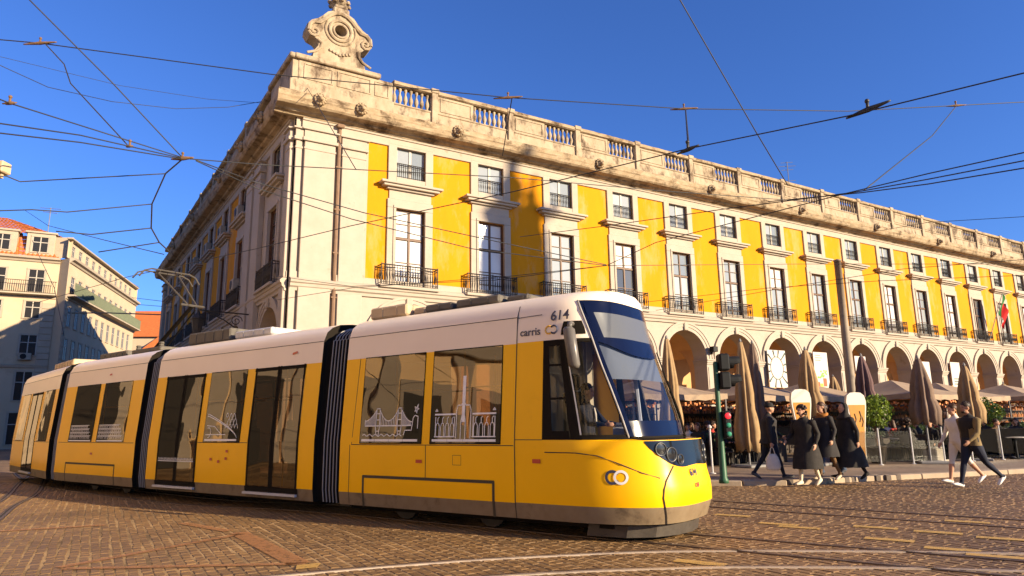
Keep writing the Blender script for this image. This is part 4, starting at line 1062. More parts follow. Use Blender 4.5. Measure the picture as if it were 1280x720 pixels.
# ---- the cab
XS, PP = 4.08, 3.0
NZ = [(.235, 5.755), (.35, 5.795), (.445, 5.835), (.6, 5.84), (.7, 5.83), (.85, 5.79), (.95, 5.775), (1.1, 5.75), (1.27, 5.73)]
WZ = [(1.29, 5.47), (1.6, 5.40), (1.95, 5.28), (2.3, 5.16), (2.651, 5.04), (2.9, 4.97), (3.1, 4.93), (3.2, 4.92), (3.3, 4.93), (3.37, 4.90), (3.40, 4.74), (3.415, 4.4)]
WF = [(1.29, 49.8), (1.6, 46.7), (1.95, 44.1), (2.3, 40.6), (2.651, 37.8), (2.9, 34.2), (3.1, 29.6), (3.2, 26), (3.3, 21), (3.37, 14.5), (3.4, 14), (3.415, 10)]
def xt_(z): return float(np.interp(z, [q[0] for q in NZ + WZ], [q[1] for q in NZ + WZ]))
def cab_pt(phi, z, s_=-1, off=0.0, xt=None):
    """point of the nose surface: phi 0 at the flank, 90 at the tip"""
    xt = xt_(z) if xt is None else xt; h = hw(z) if z < 3.41 else .38
    f = rad(phi)
    x = XS + (xt - XS) * math.sin(f) ** (2 / PP); y = h * max(math.cos(f), 0) ** (2 / PP)
    if off:
        d = 2.0; a, b = max(phi - d, 0.01), min(phi + d, 90)
        fa, fb = rad(a), rad(b)
        tx = (xt - XS) * (math.sin(fb) ** (2 / PP) - math.sin(fa) ** (2 / PP)); ty = h * (max(math.cos(fb), 0) ** (2 / PP) - max(math.cos(fa), 0) ** (2 / PP))
        l = math.hypot(tx, ty); x += off * (-ty) / l; y += off * tx / l
    return Vector((x, s_ * y, z))
PH_A = [.02, 6, 12, 18, 24]; 
def phis(z):
    w = float(np.interp(z, [q[0] for q in WF], [q[1] for q in WF])) if z > 1.28 else 49.0
    return [max(.02, w * k / 6) for k in range(7)] + [w + (90 - w) * k / 9 for k in range(1, 10)], 6
zrows = [q[0] for q in NZ] + [q[0] for q in WZ]
extra = [2.0]
m = MB()
GRID = []
for z in zrows:
    ph, wi = phis(z); row = []
    right = [Vector((3.62, -hw(min(z, 3.41)) if z < 3.41 else -.38, z)), Vector((XS, -hw(min(z, 3.41)) if z < 3.41 else -.38, z))] + [cab_pt(p, z) for p in ph[1:]]
    GRID.append(right + [Vector((p.x, -p.y, p.z)) for p in reversed(right[:-1])])
nc = len(GRID[0]); half = (nc - 1) // 2         # centre column
for i in range(len(GRID) - 1):
    za, zb_ = zrows[i], zrows[i + 1]; zm = (za + zb_) / 2
    for j in range(nc - 1):
        c = j if j < half else nc - 2 - j         # mirrored column index: 0,1.. from the flank
        if 1.28 < zm < 3.19 and c >= 7: continue          # windscreen opening
        if 1.28 < zm < 2.65 and 1 <= c < 7: continue       # cab side window
        a, b = GRID[i][j], GRID[i][j + 1]; c2_, d = GRID[i + 1][j + 1], GRID[i + 1][j]
        mi = 2 if zm < .44 else (0 if (zm < 2.64) else 1)
        if 1.27 < zm < 1.29 and c >= 7: mi = 3
        m.poly([a, b, c2_, d], mi)
m.poly(GRID[-1], 1)
cab = m.build('cab', [MT['ty'], MT['tw'], MT['tg'], MT['rubber']], tram); smooth_by_angle(cab.data, 32)
def cabpatch(name, mats, rows, cols, s_list=(-1, 1), off=.006, parent=None, smooth=True):
    m = MB()
    for s_ in s_list:
        rg = [[cab_pt(p, z, s_, off) for p in pr] for z, pr in zip(rows, cols)]
        m.loft(rg, 0, False, False)
    return m.build(name, mats, parent or cab, smooth=smooth)
def wphi(z): return float(np.interp(z, [q[0] for q in WF], [q[1] for q in WF]))
def full(rows, off, a=0.0):
    out = []
    for z in rows:
        w = wphi(z) + a; R_ = [cab_pt(w + (90 - w) * k / 12, z, -1, off) for k in range(13)]
        out.append(R_ + [Vector((p.x, -p.y, p.z)) for p in reversed(R_[:-1])])
    return out
rws = [1.295, 1.6, 1.95, 2.3, 2.651, 2.9, 3.1, 3.19]
m = MB(); m.loft(full(rws, -.004), 0, False, False); m.build('windscreen', MT['screen'], cab, smooth=True)
# blue-black surround: border strips, destination band with its display
m = MB()
def band(zl, zh, pa, pb, off=.004, n=8):
    """strip of the windscreen between two angle functions"""
    rows = [zl + (zh - zl) * k / n for k in range(n + 1)]
    for s_ in (-1, 1):
        m.loft([[cab_pt(pa(z) + (pb(z) - pa(z)) * q / 6, z, s_, off) for q in range(7)] for z in rows], 0, False, False)
band(1.295, 3.19, lambda z: wphi(z), lambda z: wphi(z) + 4.5)
band(1.295, 1.52, lambda z: wphi(z) + 4.5, lambda z: 90, n=2)
band(3.02, 3.19, lambda z: wphi(z) + 4.5, lambda z: 90, n=4)
band(2.66, 3.02, lambda z: wphi(z) + 4.5, lambda z: wphi(z) + 13, n=3)
# lower edge of the destination band sags in the middle
for s_ in (-1, 1):
    rg = []
    for q in range(5):
        f = q / 4; rg.append([cab_pt(p, 2.66 - f * (.05 + .20 * math.sin(rad(max(0, (p - 38) / 52 * 90))) ** 1.5) , s_, .004) for p in [wphi(2.6) + 4.5 + (90 - wphi(2.6) - 4.5) * k / 9 for k in range(10)]])
    m.loft(rg, 0, False, False)
m.build('windscreen_surround', MT['blueband'], cab, smooth=True)
m = MB()
for s_ in (-1, 1): m.loft([[cab_pt(wphi(z) + 13 + (77 - wphi(z)) * q / 8, z, s_, .001) for q in range(9)] for z in (2.66, 2.78, 2.90, 3.02)], 0, False, False)
MT['display'] = mat('destination_display', (.085, .09, .10), .25, spec=.2); m.build('destination_display', MT['display'], cab, smooth=True)
# rubber edge round the windscreen
for s_ in (-1, 1):
    m = MB(); m.tube([cab_pt(wphi(z) - .4, z, s_, .004) for z in [1.29 + (3.2 - 1.29) * k / 14 for k in range(15)]], .014, 6); m.build('windscreen_seal', MT['ribgrey'], cab, smooth=True)
m = MB(); m.tube([p + Vector((.012, 0, .012)) for p in full([1.29], .0)[0]], .02, 6); m.build('windscreen_seal', MT['rubber'], cab, smooth=True)
# side windows: black frame, rear light, main pane
for s_ in (-1, 1):
    m = MB(); zz = [1.285, 1.6, 1.95, 2.3, 2.645]
    def sp(f, z, off=.003):
        """f 0..1 from the rear edge of the side window to the windscreen edge"""
        w = wphi(z)
        if f <= .0: return Vector((XS, s_ * (hw(z) + off), z))
        return cab_pt(w * f, z, s_, off)
    def strip_(fa, fb, za, zb_, n=6, mi=0, off=.003, mm=None):
        q = mm or m
        for k in range(n):
            z0_, z1_ = za + (zb_ - za) * k / n, za + (zb_ - za) * (k + 1) / n
            q.loft([[sp(fa + (fb - fa) * r / 4, z0_, off) for r in range(5)], [sp(fa + (fb - fa) * r / 4, z1_, off) for r in range(5)]], mi, False, False)
    ph = lambda x: math.degrees(math.asin(min(1, max(0, (x - XS) / 1.2) ** (PP / 2))))
    strip_(0, .045, 1.285, 2.648); strip_(.045, .20, 1.285, 1.40); strip_(.045, .20, 2.56, 2.648); strip_(.045, .20, 2.28, 2.31); strip_(.045, .20, 1.82, 1.85)
    strip_(.20, .32, 1.285, 2.648); strip_(.32, 1.0, 1.285, 1.345, 2); strip_(.32, 1.0, 2.60, 2.648, 2); strip_(.955, 1.0, 1.345, 2.60)
    m.build('side_window_frame', MT['rubber'], cab, smooth=True)
    m = MB(); strip_(.32, .34, 1.345, 2.6, off=.006, mm=m); m.build('window_strip', MT['silver'], cab, smooth=True)
    m = MB(); strip_(.045, .20, 1.40, 2.56, off=-.004, mm=m); strip_(.32, .955, 1.345, 2.60, off=-.004, mm=m); m.build('side_window', MT['cabglass'], cab, smooth=True)
# headlamp band
m = MB(); rows_ = 5
def hb(p):      # lower edge of the black lamp panel
    return float(np.interp(p, [49, 53, 60, 67, 74, 80, 85, 90], [1.24, 1.15, 1.05, .97, .93, .92, .93, .94]))
ps = [49 + 41 * k / 14 for k in range(15)]
for s_ in (-1, 1): m.loft([[cab_pt(p, 1.262 + (hb(p) - 1.262) * r / rows_, s_, .007) for p in ps] for r in range(rows_ + 1)], 0, False, False)
m.build('headlamp_panel', MT['hlblack'], cab, smooth=True)
# ledge over the lamp panel
m = MB(); nz_ = [cab_pt(p, 1.27) for p in ps]; wz_ = full([1.29], 0)[0]
a = [cab_pt(p, 1.275, -1) for p in ps] + [cab_pt(p, 1.275, 1) for p in reversed(ps[:-1])]
b = [cab_pt(wphi(1.29) + (90 - wphi(1.29)) * k / 14, 1.292, -1, -.01) for k in range(15)]; b = b + [Vector((p.x, -p.y, p.z)) for p in reversed(b[:-1])]
m.loft([a, b], 0, False, False); m.build('nose_ledge', MT['hlblack'], cab, smooth=True)
for s_ in (-1, 1):
    for p, z, r in ((60.5, 1.155, .088), (69, 1.085, .098), (76.5, 1.02, .070)):
        c = cab_pt(p, z, s_, .010); n_ = (cab_pt(p, z, s_, .05) - c).normalized()
        X = Matrix.Translation(c) @ n_.to_track_quat('Z', 'Y').to_matrix().to_4x4()
        m = MB(); m.lathe([(r, -.01), (r, .012), (r * .86, .014), (r * .80, .002)], 20, X=X, cap=False)
        m.lathe([(r * .80, .002), (r * .55, .005), (r * .2, .007), (.002, .0075)], 20, mi=1, X=X, cap=False)
        m.build('headlamp', [MT['chrome'], MT['lens']], cab, smooth=True)
def nose_line(P, wd=.012, off=.004):
    for s_ in (-1, 1):
        m = MB(); m.tube([cab_pt(p, z, s_, off) for p, z in P], wd / 2, 4); m.build('panel_joint', MT['seam'], cab)
def phx(x, z):   # angle for a given x on the flank
    t = max(0.0, min(1.0, (x - XS) / (xt_(z) - XS))); return math.degrees(math.asin(t ** (PP / 2)))
nose_line([(69, .94), (66, .88), (60, .76), (57, .66), (56, .56), (57, .45), (59.5, .34), (61, .24)], .024, .003)
nose_line([(phx(x, z), z) for x, z in ((4.12, 1.12), (4.6, 1.115), (4.9, 1.08), (5.2, .97), (5.42, .87), (5.6, .80))] , .014, .002)
for s_ in (-1, 1):
    for P in ([(3.625, z) for z in (.24, .45, .8, 1.25, 1.7, 2.2, 2.65, 3.03, 3.2, 3.3)], [(3.63, 1.285), (4.08, 1.285)], [(3.64, 3.02), (4.05, 3.03)]):
        m = MB(); stroke(m, P, .016 if len(P) > 3 else .010, s_, .004); m.build('panel_joint', MT['seam'], cab)
# lettering
def side_text(txt, size, x, z, mm, par, bold=.0, s_=-1):
    me = text_mesh(txt, size, mm, 'lettering', bold); y = -(hw(z + size * .35) + .008)
    lean = math.atan2(hw(z) - hw(z + size), size)
    return place('lettering', me, par, (x, -(hw(z) + .008), z), rot=(rad(90) - lean, 0, 0))
side_text('614', .205, 4.19, 2.93, MT['navy'], cab, .003)
side_text('carris', .155, 3.68, 2.745, MT['navy'], cab, .002)
m = MB()
for cx, a0, a1, mi in ((4.17, .7, 5.6, 0), (4.25, -2.4, 2.4, 1)):
    P = [(cx + .055 * math.cos(a0 + (a1 - a0) * q / 18), 2.80 + .055 * math.sin(a0 + (a1 - a0) * q / 18)) for q in range(19)]
    pts = [Vector((x, -(hw(z) + .006), z)) for x, z in P]
    m.tube(pts, .012, 4, mi)
m.build('logo', [MT['golden'], MT['navy']], cab)
def nose_ring(cx, cz, r, wd, mm, a0, a1, off):
    m = MB(); n = 26; inn_, out_ = [], []
    for q in range(n + 1):
        a = a0 + (a1 - a0) * q / n
        for lst, rr in ((inn_, r - wd / 2), (out_, r + wd / 2)):
            z = cz + rr * math.sin(a); lst.append(cab_pt(phx(cx + rr * math.cos(a), z), z, -1, off))
    m.loft([inn_, out_], 0, False, False); m.build('logo_ring', mm, cab)
nose_ring(5.08, .815, .075, .034, MT['navy'], .5, 5.8, .004); nose_ring(5.185, .815, .075, .030, MT['decal'], -math.pi, math.pi, .0055)
def nose_text(txt, size, phi, z, mm, bold=.0, s_=-1):
    c = cab_pt(phi, z, s_, .008); t = (cab_pt(phi + 1.5, z, s_, .008) - cab_pt(phi - 1.5, z, s_, .008)).normalized()
    u = (cab_pt(phi, z + .1, s_, .008) - cab_pt(phi, z, s_, .008)).normalized(); n_ = t.cross(u).normalized(); u = n_.cross(t)
    me = text_mesh(txt, size, mm, 'lettering', bold); o = bpy.data.objects.new('lettering', me); COL.objects.link(o); o.parent = cab
    o.matrix_local = Matrix(((t.x, u.x, n_.x, c.x), (t.y, u.y, n_.y, c.y), (t.z, u.z, n_.z, c.z), (0, 0, 0, 1)))
nose_text('614', .135, 83.5, .80, MT['navy'], .002)
nose_text('CAF', .075, 85.5, .655, MT['redmark'], .003)
m = MB(); stroke(m, [(3.94, 1.0), (4.04, 1.0)], .055); m.build('marker_lamp', MT['redmark'], cab)
# camera-side mirror housing with arm
m = MB()
m.loft([[cab_pt(phx(xa + (xb - xa) * q / 6, z), z, -1, .005) for q in range(7)] for z, xa, xb in ((2.71, 4.36, 4.70), (2.80, 4.37, 4.68), (2.90, 4.40, 4.64))], 0, False, False); m.build('mirror_recess', MT['rubber'], cab)
m = MB(); m.tube([(4.58, -1.14, 2.84), (4.60, -1.24, 2.83), (4.61, -1.27, 2.76)], .035, 8)
rg = []
for f, w_, d in ((0, .05, .05), (.06, .085, .07), (.5, .085, .075), (.92, .085, .07), (1, .06, .05)):
    c = Vector((4.60, -1.28, 2.78)).lerp(Vector((4.68, -1.29, 2.22)), f)
    rg.append([c + Vector((w_ * math.cos(q * math.pi / 6), d * math.sin(q * math.pi / 6), 0)) for q in range(12)])
m.loft(rg); MT['mirror'] = worn('grey_mirror_housing', (.13, .115, .10), (.09, .08, .07), 6, .3, .02); m.build('mirror', MT['mirror'], cab, smooth=True)
# wiper
m = MB(); m.tube([cab_pt(80, 1.30, 1, .05), cab_pt(76, 1.6, 1, .04), cab_pt(70, 2.1, 1, .03)], .016, 6); m.tube([cab_pt(74, 1.5, 1, .025), cab_pt(63, 2.55, 1, .025)], .011, 6)
m.build('wiper', MT['rubber'], cab)
# snow-plough guard under the nose
m = MB(); P = [(4.62, -1.0), (5.15, -.93), (5.45, -.70), (5.62, -.35), (5.67, 0), (5.62, .35), (5.45, .70), (5.15, .93), (4.62, 1.0)]
m.loft([[Vector((x * .995, y * .98, .055)) for x, y in P], [Vector((x, y, .06)) for x, y in P], [Vector((x + .03, y, .205)) for x, y in P], [Vector((x - .05, y * .96, .215)) for x, y in P]], 0, False, False)
m.build('guard_plate', MT['steel'], cab)
m = MB(); m.box(4.9, -.7, .10, 5.45, .7, .232); m.build('coupler_cover', MT['rubber'], cab)
# cab interior
m = MB(); m.box(3.66, -1.05, .9, 3.70, 1.05, 3.0); m.box(3.7, -.88, .85, 5.15, .88, .9); m.box(3.7, -.8, 2.98, 4.45, .8, 3.0); m.build('cab_lining', MT['cablin'], cab)
m = MB(); 
m.loft([[Vector((4.95, -.80, 1.0)), Vector((4.95, .80, 1.0)), Vector((4.95, .78, 1.44)), Vector((4.95, -.78, 1.44))], [Vector((5.32, -.55, 1.0)), Vector((5.32, .55, 1.0)), Vector((5.34, .55, 1.34)), Vector((5.34, -.55, 1.34))]])
m.bbox(4.80, -.45, 1.3, 5.02, .55, 1.50, .03); m.build('dashboard', MT['dash'], cab)
m = MB(); 
rg = []
for z in (2.08, 2.2, 2.4, 2.6): rg.append([cab_pt(p, z, -1, -.05) for p in [wphi(z) + 4 + (90 - wphi(z) - 4) * k / 8 for k in range(9)]] + [cab_pt(p, z, 1, -.05) for p in [90 - (90 - wphi(z) - 4) * k / 8 for k in range(1, 9)]])
m.loft(rg, 0, False, False); m.build('roller_blind', MT['blind'], cab, smooth=True)
m = MB(); m.bbox(3.95, -.35, 1.12, 4.45, .25, 1.26, .05); m.bbox(3.90, -.35, 1.26, 4.02, .25, 1.98, .05); m.bbox(3.92, -.17, 1.99, 4.02, .07, 2.24, .04); m.build('driver_seat', MT['rubber'], cab)
m = MB(); m.tube([(4.9, .25, 1.3), (4.78, .25, 2.95)], .03, 6); m.tube([(3.75, .7, 1.0), (3.75, .7, 2.9)], .025, 6); m.build('grab_pole', MT['silver'], cab)
# roof equipment
def rbox(name, car, x0, x1, y0, y1, h, mm, b=.03):
    h *= .8; m = MB(); m.bbox(x0, y0, 3.405, x1, y1, 3.405 + h, b)
    k = x0 + .3
    while k < x1 - .1: m.box(k, y0 - .012, 3.43, k + .03, y0 - .001, 3.40 + h - .03); k += .35
    return m.build(name, mm, car)
rbox('roof_equipment', car1, .04, .95, -.62, .1, .26, MT['roofbox2']); rbox('roof_equipment', car1, 1.0, 1.28, -.5, .2, .16, MT['roofbox2'])
rbox('roof_equipment', car1, 1.36, 1.97, -.6, .5, .16, MT['roofbox']); rbox('roof_equipment', car1, 2.05, 2.95, -.6, .5, .17, MT['roofbox']); rbox('roof_equipment', car1, 3.02, 3.44, -.5, .5, .13, MT['roofbox'])
rbox('roof_equipment', car2, -6.0, -4.35, -.62, .3, .34, MT['roofbox']); rbox('roof_equipment', car2, -4.2, -2.9, -.6, .4, .20, MT['silver'])
rbox('roof_equipment', car3, -4.1, -2.5, -.5, .5, .20, MT['roofbox']); rbox('roof_equipment', car4, -3.6, -1.2, -.6, .5, .24, MT['roofbox2'])
# pantograph on the roof near the second gangway
MT['pant'] = worn('dark_pantograph_steel', (.07, .06, .05), (.05, .042, .035), 6, .6, .05)
def pant(car, x):
    m = MB(); m.bbox(x - .75, -.55, 3.41, x + .75, .55, 3.52, .02)
    for dx in (-.6, .6):
        for y in (-.45, .45): m.lathe([(.05, 0), (.07, .03), (.05, .06), (.07, .09), (.05, .12)], 8, (x + dx, y, 3.52))
    p = m.build('pantograph', MT['roofbox'], car)
    m = MB(); k = Vector((x + 1.1, 0, 4.55))
    m.tube([(x - .75, 0, 3.56), k], .05, 8); m.tube([(x - .35, .12, 3.6), k + Vector((-.05, .1, -.1))], .02, 6); m.build('lower_arm', MT['rubber'], car)
    m = MB(); t_ = Vector((x - .35, 0, 5.6))
    for y in (-.28, .28): m.tube([k + Vector((0, y * .4, 0)), t_ + Vector((0, y, 0))], .022, 6)
    m.tube([k + Vector((0, -.3, 0)), k + Vector((0, .3, 0))], .03, 6); m.build('upper_arm', MT['pant'], car)
    m = MB()
    for dx in (-.18, .18): m.tube([t_ + Vector((dx, y, z)) for y, z in ((-.80, -.22), (-.68, -.05), (-.5, .02), (.5, .02), (.68, -.05), (.80, -.22))], .022, 6)
    m.tube([t_ + Vector((-.18, -.28, 0)), t_ + Vector((.18, -.28, 0))], .018, 6); m.tube([t_ + Vector((-.18, .28, 0)), t_ + Vector((.18, .28, 0))], .018, 6)
    m.build('collector_head', MT['pant'], car)
pant(car3, -1.35)
# ------------------------------------------------------------------ terrace, street furniture, people
RT, UP, FW = rt, up, fw
def ray(px, py):
    return (FW + RT * ((px - 640) / 847.0) + UP * ((360 - py) / 847.0))
def at_depth(px, py, y):
    r = ray(px, py); return Vector((0, 0, CAM_H)) + r * (y / r.y)
def on_ground(px, py, z=0.0):
    r = ray(px, py); return Vector((0, 0, CAM_H)) + r * ((z - CAM_H) / r.z)
PZ = .10
CLOTH = dict(tan=worn('tan_parasol_cloth', (.29, .19, .095), (.23, .145, .07), 4, .85, .1), brown=worn('grey_brown_parasol_cloth', (.17, .115, .085), (.13, .085, .06), 4, .85, .1), plum=worn('dark_plum_parasol_cloth', (.12, .07, .065), (.09, .05, .05), 4, .85, .1), beige=worn('beige_awning_cloth', (.31, .225, .15), (.26, .185, .125), 3, .85, .06, c3=(.20, .14, .095), s3=1.2, t3=.62))
def closed_parasol(px, ytop, ybot, y, cloth, label, wid=.36, lean=0.0, base=True):
    top = at_depth(px, ytop, y); zt = top.z; bz = at_depth(px, ybot, y).z
    t = empty('closed_parasol', (top.x, top.y, PZ), random.uniform(0, 3), label, 'parasol', 'closed parasols on the terrace')
    zt -= PZ; bz -= PZ
    m = MB(); m.tube([(0, 0, .08), (0, 0, zt + .02)], .03, 8); m.lathe([(.02, zt), (.05, zt + .03), (.03, zt + .10), (.01, zt + .13)], 8); m.build('pole', MT['grey'], t)
    m = MB(); n = 32; rings = []; lob = 8; ph = random.uniform(0, 6)
    for k in range(15):
        f = k / 14; z = zt - (zt - bz) * f
        prof = wid * (.16 + .60 * f ** .75 + .24 * math.sin(min(1, f * 1.05) * math.pi * .5)) * (1 if f < .86 else 1 - (f - .86) * 1.2)
        tie = 1 - .16 * math.exp(-((f - .62) / .08) ** 2)
        dep = min(.60, .10 + .85 * f)
        rg = []
        for j in range(n):
            a = 2 * math.pi * j / n
            r = prof * tie * (1 - dep * (.5 + .5 * math.cos(lob * a + ph + f * .8)) ** 1.3) * (1 + .06 * math.sin(3 * a + ph + 2 * f))
            sag = -.16 * (.5 - .5 * math.cos(lob * a + ph + f)) if k == 14 else 0
            rg.append(Vector((r * math.cos(a) + lean * f * .1, r * math.sin(a), z + sag + random.uniform(-.006, .006))))
        rings.append(rg)
    m.loft(rings, 0, True); m.build('cloth', CLOTH[cloth], t, smooth=True)
    if base:
        m = MB(); m.bbox(-.4, -.4, 0, .4, .4, .08, .02); m.build('base_plate', MT['grey'], t)
    return t
random.seed(21)
closed_parasol(833, 424, 545, 21.8, 'tan', 'tan closed parasol leaning just behind the tram windscreen', .42)
closed_parasol(925, 428, 560, 21.5, 'tan', 'tan closed parasol standing right behind the traffic light', .42)
closed_parasol(940, 430, 545, 22.8, 'brown', 'darker closed parasol close behind the tan one by the traffic light', .40)
closed_parasol(1006, 438, 520, 21.9, 'tan', 'wide tan closed parasol between the patterned and the picture banner', .46)
closed_parasol(1076, 446, 512, 24.5, 'plum', 'dark plum closed parasol beside the tall steel lamp post', .44)
closed_parasol(1147, 449, 526, 22.0, 'brown', 'grey brown closed parasol right of the round clipped tree', .50)
closed_parasol(1205, 458, 524, 23.2, 'tan', 'tan closed parasol above the walking man in a dark vest', .46)
closed_parasol(1041, 471, 505, 38, 'tan', 'small distant tan closed parasol in front of the fourth arch', .5)
closed_parasol(1254, 480, 505, 40, 'tan', 'small distant tan closed parasol near the right edge', .5)
# open square awnings
MT['fringe'] = worn('strings_of_lights_and_bunting', (.42, .06, .03), (.55, .30, .10), 30, .7, 0, rnd=.6)
def awning(x, y, rz, w_, d_, ze, zp, label, seed):
    random.seed(seed)
    t = empty('terrace_awning', (x, y, PZ), rz, label, 'awning', 'beige awnings over the terrace')
    m = MB(); hw_, hd = w_ / 2, d_ / 2; n = 6
    co = [(-hw_, -hd), (hw_, -hd), (hw_, hd), (-hw_, hd)]
    for i in range(4):
        a, b = Vector((*co[i], ze)), Vector((*co[(i + 1) % 4], ze)); p = Vector((0, 0, zp)); rows = []
        for k in range(n + 1):
            f = k / n; row = []
            for j in range(n + 1):
                g = j / n; e = a.lerp(b, g); q = e.lerp(p, f); q.z -= .10 * math.sin(math.pi * f) * (1 - f) + .05 * math.sin(math.pi * g) * (1 - f); row.append(q)
            rows.append(row)
        m.loft(rows, 0, False, False)
        lo = [a.lerp(b, g / 12) + Vector((0, 0, -.05 * math.sin(math.pi * g / 12))) for g in range(13)]
        m.loft([lo, [p_ + Vector((0, 0, -.18 - .04 * (k % 2))) for k, p_ in enumerate(lo)]], 0, False, False)
    m.build('canopy', CLOTH['beige'], t, smooth=True)
    for cx, cy in co:
        m = MB(); m.tube([(cx * .97, cy * .97, 0), (cx * .97, cy * .97, ze - .05)], .035, 6); m.build('post', MT['grey'], t)
    m = MB()
    for i in range(4):
        a, b = Vector((*co[i], ze - .22)), Vector((*co[(i + 1) % 4], ze - .22)); L = (b - a).length; k = int(L / .11)
        for q in range(k):
            c = a.lerp(b, (q + random.random()) / k); s = random.uniform(.03, .06); dz = random.uniform(0, .30)
            m.ball((c.x * .96, c.y * .96, c.z - dz), (s, s, s * random.uniform(1, 1.9)), seg=5, ring=3)
        m.tube([a * .96 + Vector((0, 0, ze * .03)), b * .96 + Vector((0, 0, ze * .03))], .012, 4)
    tag(m.build('hanging_lights', MT['fringe'], t), kind='stuff')
    return t
AW = [(5.0, 26.0, .45, 4.2, 4.2, 2.38, 3.05, 'beige awning beside the tram nose, left of the traffic light'), (9.2, 27.8, .5, 4.2, 4.2, 2.35, 2.98, 'beige awning behind the traffic light and its closed parasols'),
      (12.4, 29.2, .5, 3.8, 4.0, 2.32, 2.95, 'beige awning behind the left beer glass sign'), (16.0, 29.0, .52, 4.2, 4.2, 2.35, 3.0, 'beige awning behind the round clipped tree'),
      (19.0, 30.8, .52, 4.0, 4.0, 2.30, 2.95, 'beige awning behind the grey brown closed parasol'), (23.2, 32.5, .52, 4.2, 4.2, 2.30, 2.9, 'beige awning behind the walking man, second from the right edge'),
      (26.5, 33.8, .52, 4.2, 4.2, 2.35, 2.95, 'beige awning at the right edge of the terrace')]
for k, a in enumerate(AW): awning(*a, k + 3)
# stall counters with goods under the awnings (dark bar fronts)
MT['bar'] = worn('dark_bar_front', (.045, .028, .02), (.03, .02, .015), 5, .6, .1)
MT['goods'] = worn('coloured_bottles_and_goods', (.30, .05, .03), (.42, .26, .08), 25, .4, 0, rnd=.7)
def bar(x, y, rz, w_, label, seed):
    random.seed(seed); t = empty('bar_counter', (x, y, PZ), rz, label, 'bar counter', 'bar counters under the awnings')
    m = MB(); m.bbox(-w_ / 2, -.3, 0, w_ / 2, .3, 1.08, .02); m.bbox(-w_ / 2 - .05, -.36, 1.082, w_ / 2 + .05, .36, 1.13, .015); m.build('counter', MT['bar'], t)
    m = MB(); m.box(-w_ / 2, 1.1, 0, w_ / 2, 1.2, 2.05)
    for z in (1.0, 1.35, 1.7): m.box(-w_ / 2, .85, z, w_ / 2, 1.098, z + .03)
    m.build('shelf_unit', MT['bar'], t)
    m = MB()
    for z in (1.035, 1.385, 1.735):
        x_ = -w_ / 2 + .06
        while x_ < w_ / 2 - .05:
            h_ = random.uniform(.14, .28); r = random.uniform(.03, .05); m.lathe([(r, z), (r, z + h_ * .6), (r * .4, z + h_ * .75), (r * .35, z + h_)], 6, (x_, .97, 0)); x_ += random.uniform(.09, .15)
    tag(m.build('bottles', MT['goods'], t), kind='stuff')
for k, (x, y, rz, w_, lb) in enumerate(((4.8, 27.6, .45, 3.6, 'dark bar counter with bottle shelves under the awning by the tram nose'), (9.0, 29.4, .5, 3.8, 'dark bar counter with bottle shelves behind the traffic light'), (12.6, 30.8, .5, 3.4, 'dark bar counter behind the left beer glass sign'), (16.2, 30.8, .52, 3.8, 'dark bar counter behind the round clipped tree'), (20.4, 33.0, .52, 4.6, 'dark bar counter behind the closed parasols on the right'), (26.2, 35.6, .52, 5.0, 'dark bar counter at the right edge of the terrace'))): bar(x, y, rz, w_, lb, 40 + k)

# beer-glass cut-out signs
MT['beer'] = worn('amber_beer_print', (.42, .17, .003), (.36, .135, .003), 6, .5, 0, c3=(.45, .16, .01), s3=7, t3=.6); MT['foam'] = mat('white_foam_print', (.50, .45, .38), .7)
def beer_sign(px, ytop, y, label):
    p = at_depth(px, ytop, y); H = p.z - PZ
    t = empty('beer_glass_sign', (p.x, p.y, PZ), rad(10), label, 'sign', 'beer glass signs')
    prof = [(.15, 0), (.17, .3 * H), (.24, .55 * H), (.33, .80 * H), (.34, .88 * H), (.30, .96 * H), (.18, H), (0, H + .015)]
    P = [(x, z) for x, z in prof] + [(-x, z) for x, z in reversed(prof[:-1])]
    m = MB(); m.prism([(x, .05, z) for x, z in P], (0, -.10, 0)); m.build('board', MT['foam'], t)
    q = [(.12, .06), (.14, .3 * H), (.205, .55 * H), (.285, .80 * H), (.285, .83 * H)]
    P = [(x, z) for x, z in q] + [(-x, z) for x, z in reversed(q)]
    m = MB(); m.prism([(x, -.052, z) for x, z in P], (0, -.006, 0)); m.build('beer', MT['beer'], t)
    m = MB()
    for a, b in ((-.12, .02), (.06, .10), (.12, -.05)):
        m.tube([(a, -.064, .55 * H + b), (a + .06, -.064, .62 * H + b), (a + .02, -.064, .70 * H + b)], .018, 5)
    m.build('emblem', CLOTH['tan'], t)
beer_sign(999, 487, 21.3, 'tall beer glass cut-out sign behind the two women in long coats'); beer_sign(1067.5, 491, 21.6, 'tall beer glass cut-out sign beside the round clipped tree')

